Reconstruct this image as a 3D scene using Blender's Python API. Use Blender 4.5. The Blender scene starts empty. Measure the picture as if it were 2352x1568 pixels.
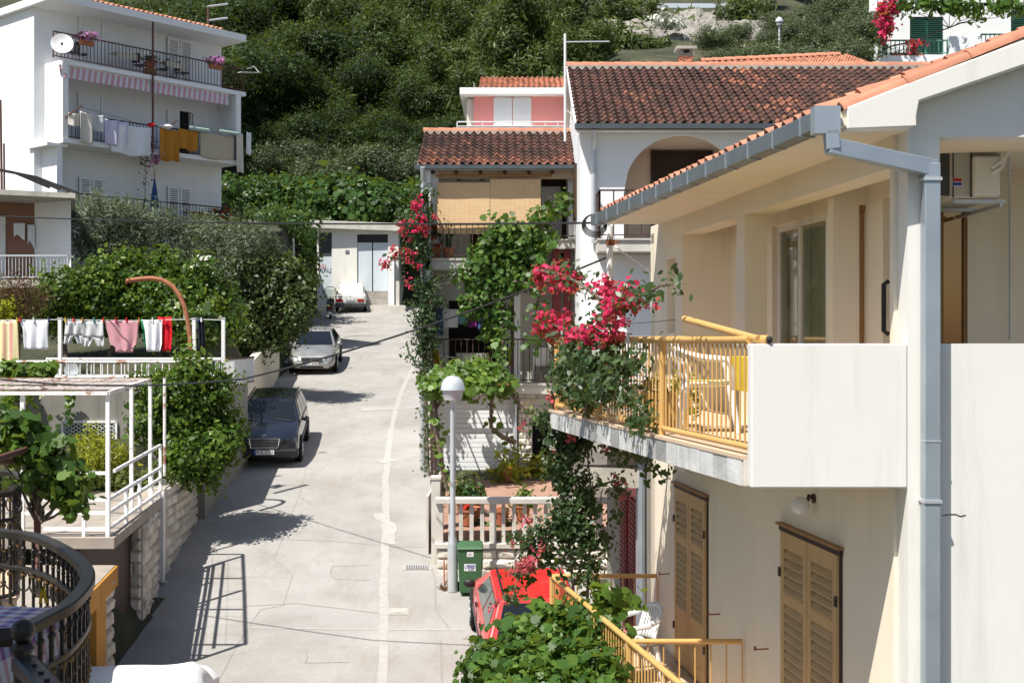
import bpy, bmesh, math, random
import numpy as np
from mathutils import Vector, Matrix
rnd = random.Random(7)
nrs = np.random.RandomState(11)
F, CX, CY = 2900.0, 1176.0, 780.0          # focal length and horizon of the photograph, for measuring
scene = bpy.context.scene
COL = scene.collection
def P(px, py, Y): return Vector(((px-CX)/F*Y, Y, (CY-py)/F*Y))
def PX(px, Y): return (px-CX)/F*Y
def PZ(py, Y): return (CY-py)/F*Y
def interp(x, xs, ys): return float(np.interp(x, xs, ys))

# ------------------------------------------------------------------ scene tree
def tag(o, label=None, cat=None, group=None, kind=None):
    if label: o['label'] = label
    if cat: o['category'] = cat
    if group: o['group'] = group
    if kind: o['kind'] = kind
    return o
def thing(name, label, cat, loc=(0, 0, 0), group=None):
    o = bpy.data.objects.new(name, None); COL.objects.link(o)
    o.empty_display_size = .2
    o.location = loc
    return tag(o, label, cat, group)
def rootof(o):
    while o.parent: o = o.parent
    return o
def dup(root, loc=None, rotz=None, label=None):
    def cp(o, par):
        c = o.copy(); COL.objects.link(c)
        if par is not None: c.parent = par
        for ch in list(o.children): cp(ch, c)
        return c
    r = cp(root, None)
    if loc is not None: r.location = loc
    if rotz is not None: r.rotation_euler.z = rotz
    if label: r['label'] = label
    return r

class MB:
    """collects shapes, then links them as ONE mesh object (coordinates are scene coordinates)"""
    def __init__(s, T=None):
        s.v = []; s.f = []; s.m = []; s.a = []; s.T = T
    def add(s, vs, fs, mi=0, var=.5):
        n = len(s.v)
        if s.T: vs = [s.T(*p) for p in vs]
        s.v += [tuple(p) for p in vs]
        for f in fs:
            s.f.append(tuple(i+n for i in f)); s.m.append(mi); s.a.append(var)
        return s
    def hexa(s, p, mi=0, var=.5):
        return s.add(p, [(0,3,2,1),(4,5,6,7),(0,1,5,4),(1,2,6,5),(2,3,7,6),(3,0,4,7)], mi, var)
    def box(s, x0, y0, z0, x1, y1, z1, mi=0, var=.5):
        return s.hexa([(x0,y0,z0),(x1,y0,z0),(x1,y1,z0),(x0,y1,z0),(x0,y0,z1),(x1,y0,z1),(x1,y1,z1),(x0,y1,z1)], mi, var)
    def ext(s, pts, vec, mi=0, var=.5):
        n = len(pts); vec = Vector(vec)
        q = [Vector(p) for p in pts]
        vs = q + [p+vec for p in q]
        fs = [tuple(range(n-1, -1, -1)), tuple(range(n, 2*n))]
        fs += [(i, (i+1) % n, n+(i+1) % n, n+i) for i in range(n)]
        return s.add(vs, fs, mi, var)
    def bar(s, a, b, w, h, mi=0, up=(0, 0, 1)):
        a = Vector(a); b = Vector(b); d = (b-a).normalized(); up = Vector(up)
        if abs(d.dot(up)) > .98: up = Vector((0, 1, 0))
        r = d.cross(up).normalized()*w/2; u = r.cross(d).normalized()*h/2
        return s.hexa([a-r-u, a+r-u, a+r+u, a-r+u, b-r-u, b+r-u, b+r+u, b-r+u], mi)
    def tube(s, pts, r, n=8, mi=0, closed=False, var=.5):
        pts = [Vector(p) for p in pts]; m = len(pts)
        rs = r if isinstance(r, (list, tuple)) else [r]*m
        vs = []; prev = None
        for i, p in enumerate(pts):
            if closed: d = pts[(i+1) % m]-pts[i-1]
            else: d = pts[min(i+1, m-1)]-pts[max(i-1, 0)]
            if d.length < 1e-9: d = Vector((0, 0, 1))
            d.normalize()
            if prev is None:
                prev = Vector((0, 0, 1)) if abs(d.z) < .9 else Vector((1, 0, 0))
            x = (prev - d*prev.dot(d)); x.normalize(); y = d.cross(x); prev = x
            for k in range(n):
                t = 2*math.pi*k/n
                vs.append(p + (x*math.cos(t)+y*math.sin(t))*rs[i])
        fs = []
        for i in range(m if closed else m-1):
            j = (i+1) % m
            for k in range(n):
                fs.append((i*n+k, i*n+(k+1) % n, j*n+(k+1) % n, j*n+k))
        if not closed: fs += [tuple(range(n-1, -1, -1)), tuple(range((m-1)*n, m*n))]
        return s.add(vs, fs, mi, var)
    def lathe(s, c, prof, n=16, mi=0, M=None, var=.5):
        vs = []; c = Vector(c)
        for (r, z) in prof:
            for k in range(n):
                t = 2*math.pi*k/n
                q = Vector((r*math.cos(t), r*math.sin(t), z))
                if M is not None: q = M @ q
                vs.append(c+q)
        fs = []
        for i in range(len(prof)-1):
            for k in range(n): fs.append((i*n+k, i*n+(k+1) % n, (i+1)*n+(k+1) % n, (i+1)*n+k))
        fs += [tuple(range(n-1, -1, -1)), tuple(range((len(prof)-1)*n, len(prof)*n))]
        return s.add(vs, fs, mi, var)
    def ball(s, c, r, n=12, m=8, mi=0, sc=(1, 1, 1), var=.5):
        pr = [(max(1e-4, r*math.sin(math.pi*i/m)), -r*math.cos(math.pi*i/m)) for i in range(m+1)]
        M = Matrix.Diagonal(Vector(sc))
        return s.lathe(c, pr, n, mi, M, var)
    def grid(s, fn, nu, nv, mi=0, var=.5):
        vs = [fn(i/nu, j/nv) for j in range(nv+1) for i in range(nu+1)]
        fs = [(j*(nu+1)+i, j*(nu+1)+i+1, (j+1)*(nu+1)+i+1, (j+1)*(nu+1)+i) for j in range(nv) for i in range(nu)]
        return s.add(vs, fs, mi, var)
    def build(s, name, mats, parent=None, smooth=False, fix=True, bevel=0, solid=0, sub=0):
        if not isinstance(mats, (list, tuple)): mats = [mats]
        off = Vector(rootof(parent).location) if parent else Vector((0, 0, 0))
        me = bpy.data.meshes.new(name)
        me.from_pydata([(x-off.x, y-off.y, z-off.z) for x, y, z in s.v], [], s.f)
        for mt in mats: me.materials.append(mt)
        me.polygons.foreach_set('material_index', s.m)
        at = me.attributes.new('var', 'FLOAT', 'FACE'); at.data.foreach_set('value', s.a)
        if fix:
            bm = bmesh.new(); bm.from_mesh(me)
            bmesh.ops.recalc_face_normals(bm, faces=bm.faces)
            bm.to_mesh(me); bm.free()
        if smooth:
            me.shade_smooth() if hasattr(me, 'shade_smooth') else None
            me.set_sharp_from_angle(angle=math.radians(38))
        me.update()
        o = bpy.data.objects.new(name, me); COL.objects.link(o)
        if parent: o.parent = parent
        if solid:
            md = o.modifiers.new('thickness', 'SOLIDIFY'); md.thickness = solid; md.offset = 0
        if bevel:
            md = o.modifiers.new('bevel', 'BEVEL'); md.width = bevel; md.segments = 2; md.limit_method = 'ANGLE'; md.angle_limit = math.radians(40)
        if sub:
            md = o.modifiers.new('sub', 'SUBSURF'); md.levels = sub; md.render_levels = sub
        return o

def wall_cells(mb, a0, a1, z0, z1, t0, t1, opens, axis='x', mi=0):
    """wall slab with rectangular openings; axis x: a is X and t is Y, axis y: the other way round"""
    A = sorted({a0, a1, *[o[0] for o in opens], *[o[1] for o in opens]})
    Z = sorted({z0, z1, *[o[2] for o in opens], *[o[3] for o in opens]})
    A = [a for a in A if a0 <= a <= a1]; Z = [z for z in Z if z0 <= z <= z1]
    for i in range(len(A)-1):
        run = None
        for j in range(len(Z)-1):
            am = (A[i]+A[i+1])/2; zm = (Z[j]+Z[j+1])/2
            solid = not any(o[0] < am < o[1] and o[2] < zm < o[3] for o in opens)
            if solid: run = (run[0], Z[j+1]) if run else (Z[j], Z[j+1])
            if (not solid or j == len(Z)-2) and run:
                if axis == 'x': mb.box(A[i], t0, run[0], A[i+1], t1, run[1], mi)
                else: mb.box(t0, A[i], run[0], t1, A[i+1], run[1], mi)
                run = None
    return mb

# ------------------------------------------------------------------ materials
MATS = {}
def nodes(name):
    m = bpy.data.materials.new(name); m.use_nodes = True
    nt = m.node_tree; b = nt.nodes['Principled BSDF']
    return m, nt, b
def _noise(nt, scale, detail=4, co=None, rough=.55, mapscale=None, dist=0):
    n = nt.nodes.new('ShaderNodeTexNoise'); n.inputs['Scale'].default_value = scale
    n.inputs['Detail'].default_value = detail; n.inputs['Roughness'].default_value = rough
    n.inputs['Distortion'].default_value = dist
    if co is not None:
        if mapscale:
            mp = nt.nodes.new('ShaderNodeMapping'); mp.inputs['Scale'].default_value = mapscale
            nt.links.new(co, mp.inputs['Vector']); co = mp.outputs['Vector']
        nt.links.new(co, n.inputs['Vector'])
    return n
def _ramp(nt, fac, stops):
    r = nt.nodes.new('ShaderNodeValToRGB'); e = r.color_ramp.elements
    while len(e) < len(stops): e.new(.5)
    for k, (p, c) in enumerate(stops):
        e[k].position = p; e[k].color = (*c, 1) if len(c) == 3 else c
    nt.links.new(fac, r.inputs['Fac']); return r
def _mix(nt, fac, a, b, blend='MIX'):
    x = nt.nodes.new('ShaderNodeMix'); x.data_type = 'RGBA'; x.blend_type = blend
    for sock, val in ((x.inputs[0], fac), (x.inputs[6], a), (x.inputs[7], b)):
        if isinstance(val, (int, float)): sock.default_value = val
        elif isinstance(val, tuple): sock.default_value = (*val, 1)
        else: nt.links.new(val, sock)
    return x.outputs[2]
def _bump(nt, b, h, strength=.3, dist=.01):
    n = nt.nodes.new('ShaderNodeBump'); n.inputs['Strength'].default_value = strength; n.inputs['Distance'].default_value = dist
    nt.links.new(h, n.inputs['Height']); nt.links.new(n.outputs['Normal'], b.inputs['Normal'])
def mat(name, c, rough=.7, c2=None, scale=3, bump=0, bscale=60, metal=0, spec=.3, streak=None, coat=0, var=0):
    m, nt, b = nodes(name)
    b.inputs['Roughness'].default_value = rough; b.inputs['Metallic'].default_value = metal
    b.inputs['Specular IOR Level'].default_value = spec
    if coat: b.inputs['Coat Weight'].default_value = coat; b.inputs['Coat Roughness'].default_value = .08
    co = nt.nodes.new('ShaderNodeTexCoord').outputs['Object']
    out = None
    if c2:
        n = _noise(nt, scale, 6, co)
        out = _ramp(nt, n.outputs['Fac'], [(.32, c), (.72, c2)]).outputs['Color']
    if streak:                                   # rain streaks and dirt: long vertical patches
        n = _noise(nt, 2.2, 5, co, .65, (1.6, 1.6, .16))
        r = _ramp(nt, n.outputs['Fac'], [(.52, (0, 0, 0)), (.84, (1, 1, 1))])
        out = _mix(nt, r.outputs['Color'], out if out is not None else c, streak)
    if var:
        a = nt.nodes.new('ShaderNodeAttribute'); a.attribute_name = 'var'
        r = _ramp(nt, a.outputs['Fac'], [(0, (1-var,)*3), (1, (1+var*.5,)*3)])
        out = _mix(nt, 1.0, out if out is not None else c, r.outputs['Color'], 'MULTIPLY')
    if out is None: b.inputs['Base Color'].default_value = (*c, 1)
    else: nt.links.new(out, b.inputs['Base Color'])
    if bump:
        n = _noise(nt, bscale, 5, co, .6)
        _bump(nt, b, n.outputs['Fac'], min(1, bump), .012)
    MATS[name] = m
    return m
def leafmat(name, dark, mid, light, rough=.45, trans=.35, spec=.35):
    m, nt, b = nodes(name)
    a = nt.nodes.new('ShaderNodeAttribute'); a.attribute_name = 'var'
    r = _ramp(nt, a.outputs['Fac'], [(0, dark), (.55, mid), (1, light)])
    nt.links.new(r.outputs['Color'], b.inputs['Base Color'])
    b.inputs['Roughness'].default_value = rough; b.inputs['Specular IOR Level'].default_value = spec
    t = nt.nodes.new('ShaderNodeBsdfTranslucent')
    tc = _mix(nt, .5, r.outputs['Color'], (.32, .4, .04), 'MIX')
    nt.links.new(tc, t.inputs['Color'])
    mx = nt.nodes.new('ShaderNodeMixShader'); mx.inputs[0].default_value = trans
    nt.links.new(b.outputs[0], mx.inputs[1]); nt.links.new(t.outputs[0], mx.inputs[2])
    nt.links.new(mx.outputs[0], nt.nodes['Material Output'].inputs['Surface'])
    MATS[name] = m; return m

mat('cream', (.79, .715, .575), .85, (.74, .67, .535), 1.2, .15, 80, streak=(.67, .61, .50))
mat('creamwhite', (.75, .735, .69), .85, (.71, .695, .65), 1.3, .16, 80, streak=(.59, .57, .52))
mat('white', (.80, .81, .82), .8, (.76, .77, .78), .8, .2, 60, streak=(.73, .73, .72))
mat('whitepaint', (.80, .80, .79), .45, (.72, .71, .69), 4)
mat('peach', (.72, .56, .44), .85, (.68, .52, .4), 2, .3, 40)
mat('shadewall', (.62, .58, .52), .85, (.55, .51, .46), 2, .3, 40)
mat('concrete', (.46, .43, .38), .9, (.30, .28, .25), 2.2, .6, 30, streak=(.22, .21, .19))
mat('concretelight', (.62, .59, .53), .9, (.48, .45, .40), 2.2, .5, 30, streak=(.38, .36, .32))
mat('slabedge', (.58, .58, .565), .9, (.40, .40, .39), 3.5, .5, 30, streak=(.17, .165, .16), var=.45)
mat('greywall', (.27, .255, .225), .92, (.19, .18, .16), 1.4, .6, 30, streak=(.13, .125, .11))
mat('deck', (.36, .31, .26), .9, (.27, .24, .205), 3, .5, 40)
mat('terracotta', (.36, .215, .155), .8, (.28, .165, .12), 2.5, .2, 40)
mat('stone', (.66, .60, .51), .9, (.50, .44, .37), 5, .9, 16, var=.28)
mat('stonewhite', (.74, .69, .61), .9, (.62, .56, .48), 5, .9, 16, var=.16)
mat('mortar', (.36, .33, .29), .95, (.26, .24, .21), 6, .5, 40)
mat('ochre', (.50, .24, .045), .8, (.42, .19, .035), 2, .2, 40, streak=(.30, .14, .03))
mat('tilenew', (.50, .225, .14), .85, (.38, .16, .10), 7, .4, 40, var=.35)
mat('rust', (.27, .095, .04), .85, (.14, .055, .03), 9, .4, 60)
mat('rustwhite', (.78, .77, .74), .55, (.74, .72, .68), 3)
mat('ironbrown', (.085, .045, .035), .6, (.05, .03, .025), 8)
mat('irondark', (.020, .018, .017), .38, (.034, .028, .024), 6, .2, 50, metal=.3, spec=.5)
mat('irongold', (.20, .115, .035), .5, (.07, .05, .03), 14, metal=.5)
mat('yellowpaint', (.60, .36, .125), .45, (.53, .31, .10), 3, spec=.4)
mat('zinc', (.40, .455, .50), .45, (.33, .38, .42), 2.5, metal=.55, spec=.5)
mat('steel', (.58, .60, .62), .4, (.50, .52, .54), 4, metal=.4, spec=.5)
mat('gutterzinc', (.16, .19, .205), .4, (.12, .145, .16), 3, metal=.3, spec=.5)
mat('gutterdark', (.10, .12, .13), .5, (.075, .09, .10), 3, metal=.4)
mat('shutter', (.55, .37, .18), .55, (.48, .315, .15), 5)
mat('shutterdark', (.06, .035, .02), .7)
mat('darkbrown', (.035, .018, .015), .55, (.05, .027, .02), 6)
mat('redpost', (.20, .035, .035), .6, (.16, .028, .03), 5)
mat('green', (.02, .075, .055), .5)
mat('greenrail', (.09, .25, .19), .5)
mat('bingreen', (.05, .13, .055), .5, (.04, .105, .045), 3, spec=.4)
mat('pink', (.78, .30, .27), .8, (.72, .27, .245), 2, .2, 40)
mat('brownwall', (.28, .15, .105), .9, (.24, .125, .09), 2, .3, 40)
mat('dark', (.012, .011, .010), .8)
mat('black', (.016, .016, .017), .5, spec=.4)
mat('rubber', (.018, .018, .018), .85)
mat('plastic', (.80, .80, .79), .35, (.76, .76, .75), 4, spec=.5)
mat('acbody', (.50, .485, .43), .5, (.46, .45, .40), 3)
mat('acpanel', (.72, .71, .66), .45)
mat('wood', (.34, .19, .075), .6, (.26, .14, .055), 6)
mat('bark', (.17, .13, .10), .95, (.09, .07, .055), 9, .8, 30)
mat('vinebark', (.21, .165, .125), .95, (.12, .09, .07), 12, .8, 40)
mat('wire', (.02, .02, .021), .6)
mat('cushion', (.55, .60, .20), .9)
mat('tubwhite', (.78, .78, .76), .5)
mat('claypot', (.42, .15, .075), .8, (.33, .115, .06), 6)
mat('brick', (.50, .17, .09), .85, (.40, .13, .07), 7, .3, 40, var=.3)
mat('doorblue', (.58, .64, .68), .6, (.53, .59, .63), 2, streak=(.47, .52, .55))
mat('lampwhite', (.62, .66, .69), .25, metal=.3, spec=.6)
mat('opal', (.72, .72, .71), .3, spec=.5)
mat('curtain', (.70, .64, .52), .9, (.60, .55, .45), 2)
mat('amber', (.34, .19, .08), .04, metal=.55, spec=.9)
mat('blueink', (.03, .08, .35), .5)
mat('redink', (.45, .03, .03), .5)
mat('ink', (.02, .02, .022), .6)
mat('platewhite', (.80, .80, .80), .4)
mat('enamelblue', (.012, .03, .07), .4)

def glassmat(name, c, rough=.04):
    m, nt, b = nodes(name); b.inputs['Base Color'].default_value = (*c, 1); b.inputs['Roughness'].default_value = rough
    b.inputs['Specular IOR Level'].default_value = .45
    MATS[name] = m
glassmat('carglass', (.010, .013, .018))
glassmat('bottleglass', (.06, .075, .07))
def realglass(name, tint=(.75, .8, .78)):
    m, nt, b = nodes(name)
    g = nt.nodes.new('ShaderNodeBsdfGlossy'); g.inputs['Roughness'].default_value = .03
    t = nt.nodes.new('ShaderNodeBsdfTransparent'); t.inputs['Color'].default_value = (*tint, 1)
    lw = nt.nodes.new('ShaderNodeLayerWeight'); fr = _ramp(nt, lw.outputs['Facing'], [(0, (.04,)*3), (.6, (.09,)*3), (1, (.7,)*3)])
    mx = nt.nodes.new('ShaderNodeMixShader')
    nt.links.new(fr.outputs[0], mx.inputs[0]); nt.links.new(t.outputs[0], mx.inputs[1]); nt.links.new(g.outputs[0], mx.inputs[2])
    nt.links.new(mx.outputs[0], nt.nodes['Material Output'].inputs['Surface'])
    MATS[name] = m
realglass('pane', (.82, .84, .80)); realglass('lens', (.8, .84, .86)); mat('lampglass', (.50, .50, .52), .35, spec=.5)
def carpaint(name, c, metal=.0, rough=.35):
    m, nt, b = nodes(name); b.inputs['Base Color'].default_value = (*c, 1); b.inputs['Metallic'].default_value = metal
    b.inputs['Roughness'].default_value = rough; b.inputs['Coat Weight'].default_value = .6; b.inputs['Coat Roughness'].default_value = .05
    co = nt.nodes.new('ShaderNodeTexCoord').outputs['Object']
    n = _noise(nt, 2.5, 4, co); r = _ramp(nt, n.outputs['Fac'], [(.35, (rough-.06,)*3), (.7, (rough+.12,)*3)])
    nt.links.new(r.outputs['Color'], b.inputs['Roughness'])
    MATS[name] = m
carpaint('paintblack', (.008, .010, .016), 0, .25); carpaint('paintsilver', (.36, .36, .345), .6, .35)
carpaint('paintred', (.58, .018, .016), 0, .35); carpaint('paintwhite', (.66, .66, .64), 0, .4)
carpaint('chrome', (.75, .75, .74), 1, .15); carpaint('taillight', (.35, .01, .01), 0, .2)
mat('bumpergrey', (.06, .062, .065), .6)
mat('coverwhite', (.80, .80, .79), .6, (.75, .75, .75), 6, .3, 12)
mat('covercream', (.74, .73, .56), .7, (.68, .67, .5), 8)

# roof tiles gone dark with lichen, some still orange
def tilemat(name, stops):
    m, nt, b = nodes(name); b.inputs['Roughness'].default_value = .9; b.inputs['Specular IOR Level'].default_value = .2
    a = nt.nodes.new('ShaderNodeAttribute'); a.attribute_name = 'var'
    co = nt.nodes.new('ShaderNodeTexCoord').outputs['Object']
    n = _noise(nt, 14, 5, co, .7)
    ad = nt.nodes.new('ShaderNodeMath'); ad.operation = 'MULTIPLY_ADD'; ad.inputs[1].default_value = .5
    nt.links.new(n.outputs['Fac'], ad.inputs[0]); nt.links.new(a.outputs['Fac'], ad.inputs[2])
    sb = nt.nodes.new('ShaderNodeMath'); sb.operation = 'SUBTRACT'; sb.inputs[1].default_value = .25
    nt.links.new(ad.outputs[0], sb.inputs[0])
    r = _ramp(nt, sb.outputs[0], stops)
    nt.links.new(r.outputs['Color'], b.inputs['Base Color'])
    _bump(nt, b, n.outputs['Fac'], .4, .01)
    MATS[name] = m
tilemat('tileold', [(.15, (.05, .032, .027)), (.45, (.105, .052, .04)), (.68, (.20, .085, .055)), (.95, (.32, .135, .08))])
# striped cloths: var 0..1 is not used, stripes run along object X or Z
def stripes(name, cols, scale, axis='X', rough=.9):
    m, nt, b = nodes(name); b.inputs['Roughness'].default_value = rough; b.inputs['Specular IOR Level'].default_value = .1
    co = nt.nodes.new('ShaderNodeTexCoord').outputs['Object']
    sp = nt.nodes.new('ShaderNodeSeparateXYZ'); nt.links.new(co, sp.inputs[0])
    mm = nt.nodes.new('ShaderNodeMath'); mm.operation = 'MULTIPLY'; mm.inputs[1].default_value = scale
    nt.links.new(sp.outputs[axis], mm.inputs[0])
    fr = nt.nodes.new('ShaderNodeMath'); fr.operation = 'FRACT'; nt.links.new(mm.outputs[0], fr.inputs[0])
    r = _ramp(nt, fr.outputs[0], [(i/len(cols), c) for i, c in enumerate(cols)]); r.color_ramp.interpolation = 'CONSTANT'
    nt.links.new(r.outputs['Color'], b.inputs['Base Color']); MATS[name] = m
stripes('stripeshirt', [(.48, .06, .09), (.62, .52, .55)], 22, 'Z')
stripes('stripeawning', [(.55, .30, .33), (.62, .58, .62)], 6.5, 'X')
stripes('stripetowel', [(.72, .62, .34), (.72, .45, .30), (.74, .66, .42), (.65, .30, .26), (.70, .64, .36)], 2.6, 'X')
def checks(name):
    m, nt, b = nodes(name); b.inputs['Roughness'].default_value = .8
    co = nt.nodes.new('ShaderNodeTexCoord').outputs['Object']; sp = nt.nodes.new('ShaderNodeSeparateXYZ'); nt.links.new(co, sp.inputs[0])
    res = []
    for ax, col in (('X', (.07, .15, .45)), ('Y', (.45, .05, .08))):
        mm = nt.nodes.new('ShaderNodeMath'); mm.operation = 'MULTIPLY'; mm.inputs[1].default_value = 9
        nt.links.new(sp.outputs[ax], mm.inputs[0])
        fr = nt.nodes.new('ShaderNodeMath'); fr.operation = 'FRACT'; nt.links.new(mm.outputs[0], fr.inputs[0])
        r = _ramp(nt, fr.outputs[0], [(0, col), (.45, (.62, .62, .66))]); r.color_ramp.interpolation = 'CONSTANT'
        res.append(r.outputs['Color'])
    o = _mix(nt, .5, res[0], res[1], 'MIX'); nt.links.new(o, b.inputs['Base Color']); MATS[name] = m
checks('checkcloth')
for nm, c in (('clothwhite', (.78, .79, .82)), ('clothgrey', (.55, .56, .57)), ('clothred', (.62, .02, .03)), ('clothgreen', (.02, .22, .10)),
              ('clothblack', (.02, .022, .03)), ('clothlilac', (.62, .58, .74)), ('clothorange', (.46, .20, .03)), ('clothbeige', (.50, .44, .33)),
              ('clothblue', (.06, .11, .25)), ('clothteal', (.16, .32, .36)), ('clothcream', (.66, .62, .54)), ('clothpurple', (.16, .03, .16)),
              ('clothyellow', (.62, .46, .04)), ('clothsage', (.40, .50, .42)), ('umbrellablue', (.04, .09, .22))):
    mat(nm, c, .9, tuple(x*.86 for x in c), 5, .3, 60, spec=.1)
def bamboo():
    m, nt, b = nodes('bamboo'); b.inputs['Roughness'].default_value = .75
    co = nt.nodes.new('ShaderNodeTexCoord').outputs['Object']
    n = _noise(nt, 5, 5, co, .7, (.5, 1, 22))
    r = _ramp(nt, n.outputs['Fac'], [(.3, (.50, .31, .15)), (.5, (.66, .44, .24)), (.72, (.76, .56, .35))])
    sp = nt.nodes.new('ShaderNodeSeparateXYZ'); nt.links.new(co, sp.inputs[0])
    mm = nt.nodes.new('ShaderNodeMath'); mm.operation = 'MULTIPLY'; mm.inputs[1].default_value = 8
    nt.links.new(sp.outputs['X'], mm.inputs[0])
    fr = nt.nodes.new('ShaderNodeMath'); fr.operation = 'FRACT'; nt.links.new(mm.outputs[0], fr.inputs[0])
    q = _ramp(nt, fr.outputs[0], [(0, (.86, .70, .48)), (.1, (0, 0, 0))]); q.color_ramp.interpolation = 'CONSTANT'
    o = _mix(nt, _ramp(nt, fr.outputs[0], [(0, (.5, .5, .5)), (.08, (0, 0, 0))]).outputs['Color'], r.outputs['Color'], (.86, .70, .48))
    nt.links.new(o, b.inputs['Base Color']); _bump(nt, b, n.outputs['Fac'], .5, .01); MATS['bamboo'] = m
bamboo()
def rustypaint():
    m, nt, b = nodes('rustypaint'); b.inputs['Roughness'].default_value = .6
    co = nt.nodes.new('ShaderNodeTexCoord').outputs['Object']
    n = _noise(nt, 2.6, 6, co, .7); r = _ramp(nt, n.outputs['Fac'], [(.52, (.78, .76, .73)), (.60, (.30, .12, .06))])
    nt.links.new(r.outputs['Color'], b.inputs['Base Color']); MATS['rustypaint'] = m
rustypaint()

def text(name, s, size, m, parent, loc, rot=(math.pi/2, 0, 0), align='CENTER', depth=.002):
    cu = bpy.data.curves.new(name, 'FONT'); cu.body = s; cu.size = size; cu.extrude = depth; cu.align_x = align; cu.align_y = 'CENTER'
    cu.resolution_u = 3
    o = bpy.data.objects.new(name, cu); COL.objects.link(o)
    dg = bpy.context.evaluated_depsgraph_get()
    me = bpy.data.meshes.new_from_object(o.evaluated_get(dg))
    bpy.data.objects.remove(o); me.materials.clear(); me.materials.append(m)
    o = bpy.data.objects.new(name, me); COL.objects.link(o); o.parent = parent
    off = Vector(rootof(parent).location)
    o.location = Vector(loc)-off; o.rotation_euler = rot
    return o

def tiles(mb, O, U, V, nu, nv, tw=.21, tl=.34, h=.07, varfn=None):
    """S-profile clay tiles, row over row: O eave corner, U along the eave, V up the slope"""
    O = Vector(O); U = Vector(U).normalized(); V = Vector(V).normalized(); N = U.cross(V).normalized()
    if N.z < 0: N = -N
    prof = [(0, .0), (.12, .55), (.30, 1.0), (.48, .55), (.60, .05), (.80, -.25), (1.0, 0)]
    for j in range(nv):
        for i in range(nu):
            jit = rnd.uniform(-.012, .012); lo = .03+rnd.uniform(-.006, .006)
            var = varfn(i/nu, j/nv) if varfn else rnd.random()
            vs = []
            for (u, n) in prof: vs.append(O+U*((i+u)*tw)+V*(j*tl+jit)+N*(n*h+lo))
            for (u, n) in prof: vs.append(O+U*((i+u)*tw)+V*((j+1)*tl+.05)+N*(n*h*.9))
            for (u, n) in prof: vs.append(O+U*((i+u)*tw)+V*(j*tl+jit+.004)+N*(n*h+lo-.028))
            k = len(prof)
            fs = [(a, a+1, k+a+1, k+a) for a in range(k-1)]+[(2*k+a, 2*k+a+1, a+1, a) for a in range(k-1)]
            mb.add(vs, fs, 0, var)
def ridge(mb, A, B, r=.11, L=.4, var=None):
    A = Vector(A); B = Vector(B); d = (B-A); n = max(1, int(d.length/L)); d.normalize()
    s = d.cross(Vector((0, 0, 1))).normalized(); up = s.cross(d)
    for i in range(n):
        p = A+d*(i*L); vs = []
        for (q, rr) in ((p-d*.03, r*1.12), (p+d*L, r*.95)):
            for k in range(7):
                t = math.pi*k/6; vs.append(q+s*math.cos(t)*rr+up*math.sin(t)*rr)
        for k in range(7):
            t = math.pi*k/6; vs.append(p-d*.03+s*math.cos(t)*r*.85+up*math.sin(t)*r*.85)
        fs = [(k, k+1, 8+k, 7+k) for k in range(6)]+[(14+k, 15+k, k+1, k) for k in range(6)]
        mb.add(vs, fs, 0, rnd.random() if var is None else var+rnd.uniform(-.2, .2))

def stones(mb, A, U, W, H, t=.06, sw=.34, sh=.17, gap=.014, N=None, top=None, mi=0):
    """courses of rough-faced stones on a wall face: A lower corner, U along, N outward"""
    A = Vector(A); U = Vector(U).normalized(); N = Vector(N).normalized()
    z = 0
    while z < H-.03:
        hh = min(sh*rnd.uniform(.9, 1.12), H-z)
        x = -rnd.uniform(0, sw*.6)
        while x < W:
            ww = sw*rnd.uniform(.7, 1.35); x0 = max(0, x)+gap/2; x1 = min(W, x+ww)-gap/2
            if x1-x0 > .05:
                zt = z+hh-gap
                o = t*rnd.uniform(.55, 1.1); c = min(.03, hh*.2)
                def q(a, b, n): return A+U*a+Vector((0, 0, b))+N*n
                j = lambda: rnd.uniform(-.012, .012)
                vs = [q(x0, z, 0), q(x1, z, 0), q(x1, zt, 0), q(x0, zt, 0),
                      q(x0+c, z+c, o*.8+j()), q(x1-c, z+c, o+j()), q(x1-c, zt-c, o+j()), q(x0+c, zt-c, o*.9+j()),
                      q((x0+x1)/2+j(), (z+zt)/2+j(), o*1.15+abs(j()))]
                mb.add(vs, [(0, 1, 5, 4), (1, 2, 6, 5), (2, 3, 7, 6), (3, 0, 4, 7), (4, 5, 8), (5, 6, 8), (6, 7, 8), (7, 4, 8)], mi, rnd.random())
            x += ww
        z += hh
    return mb

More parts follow.
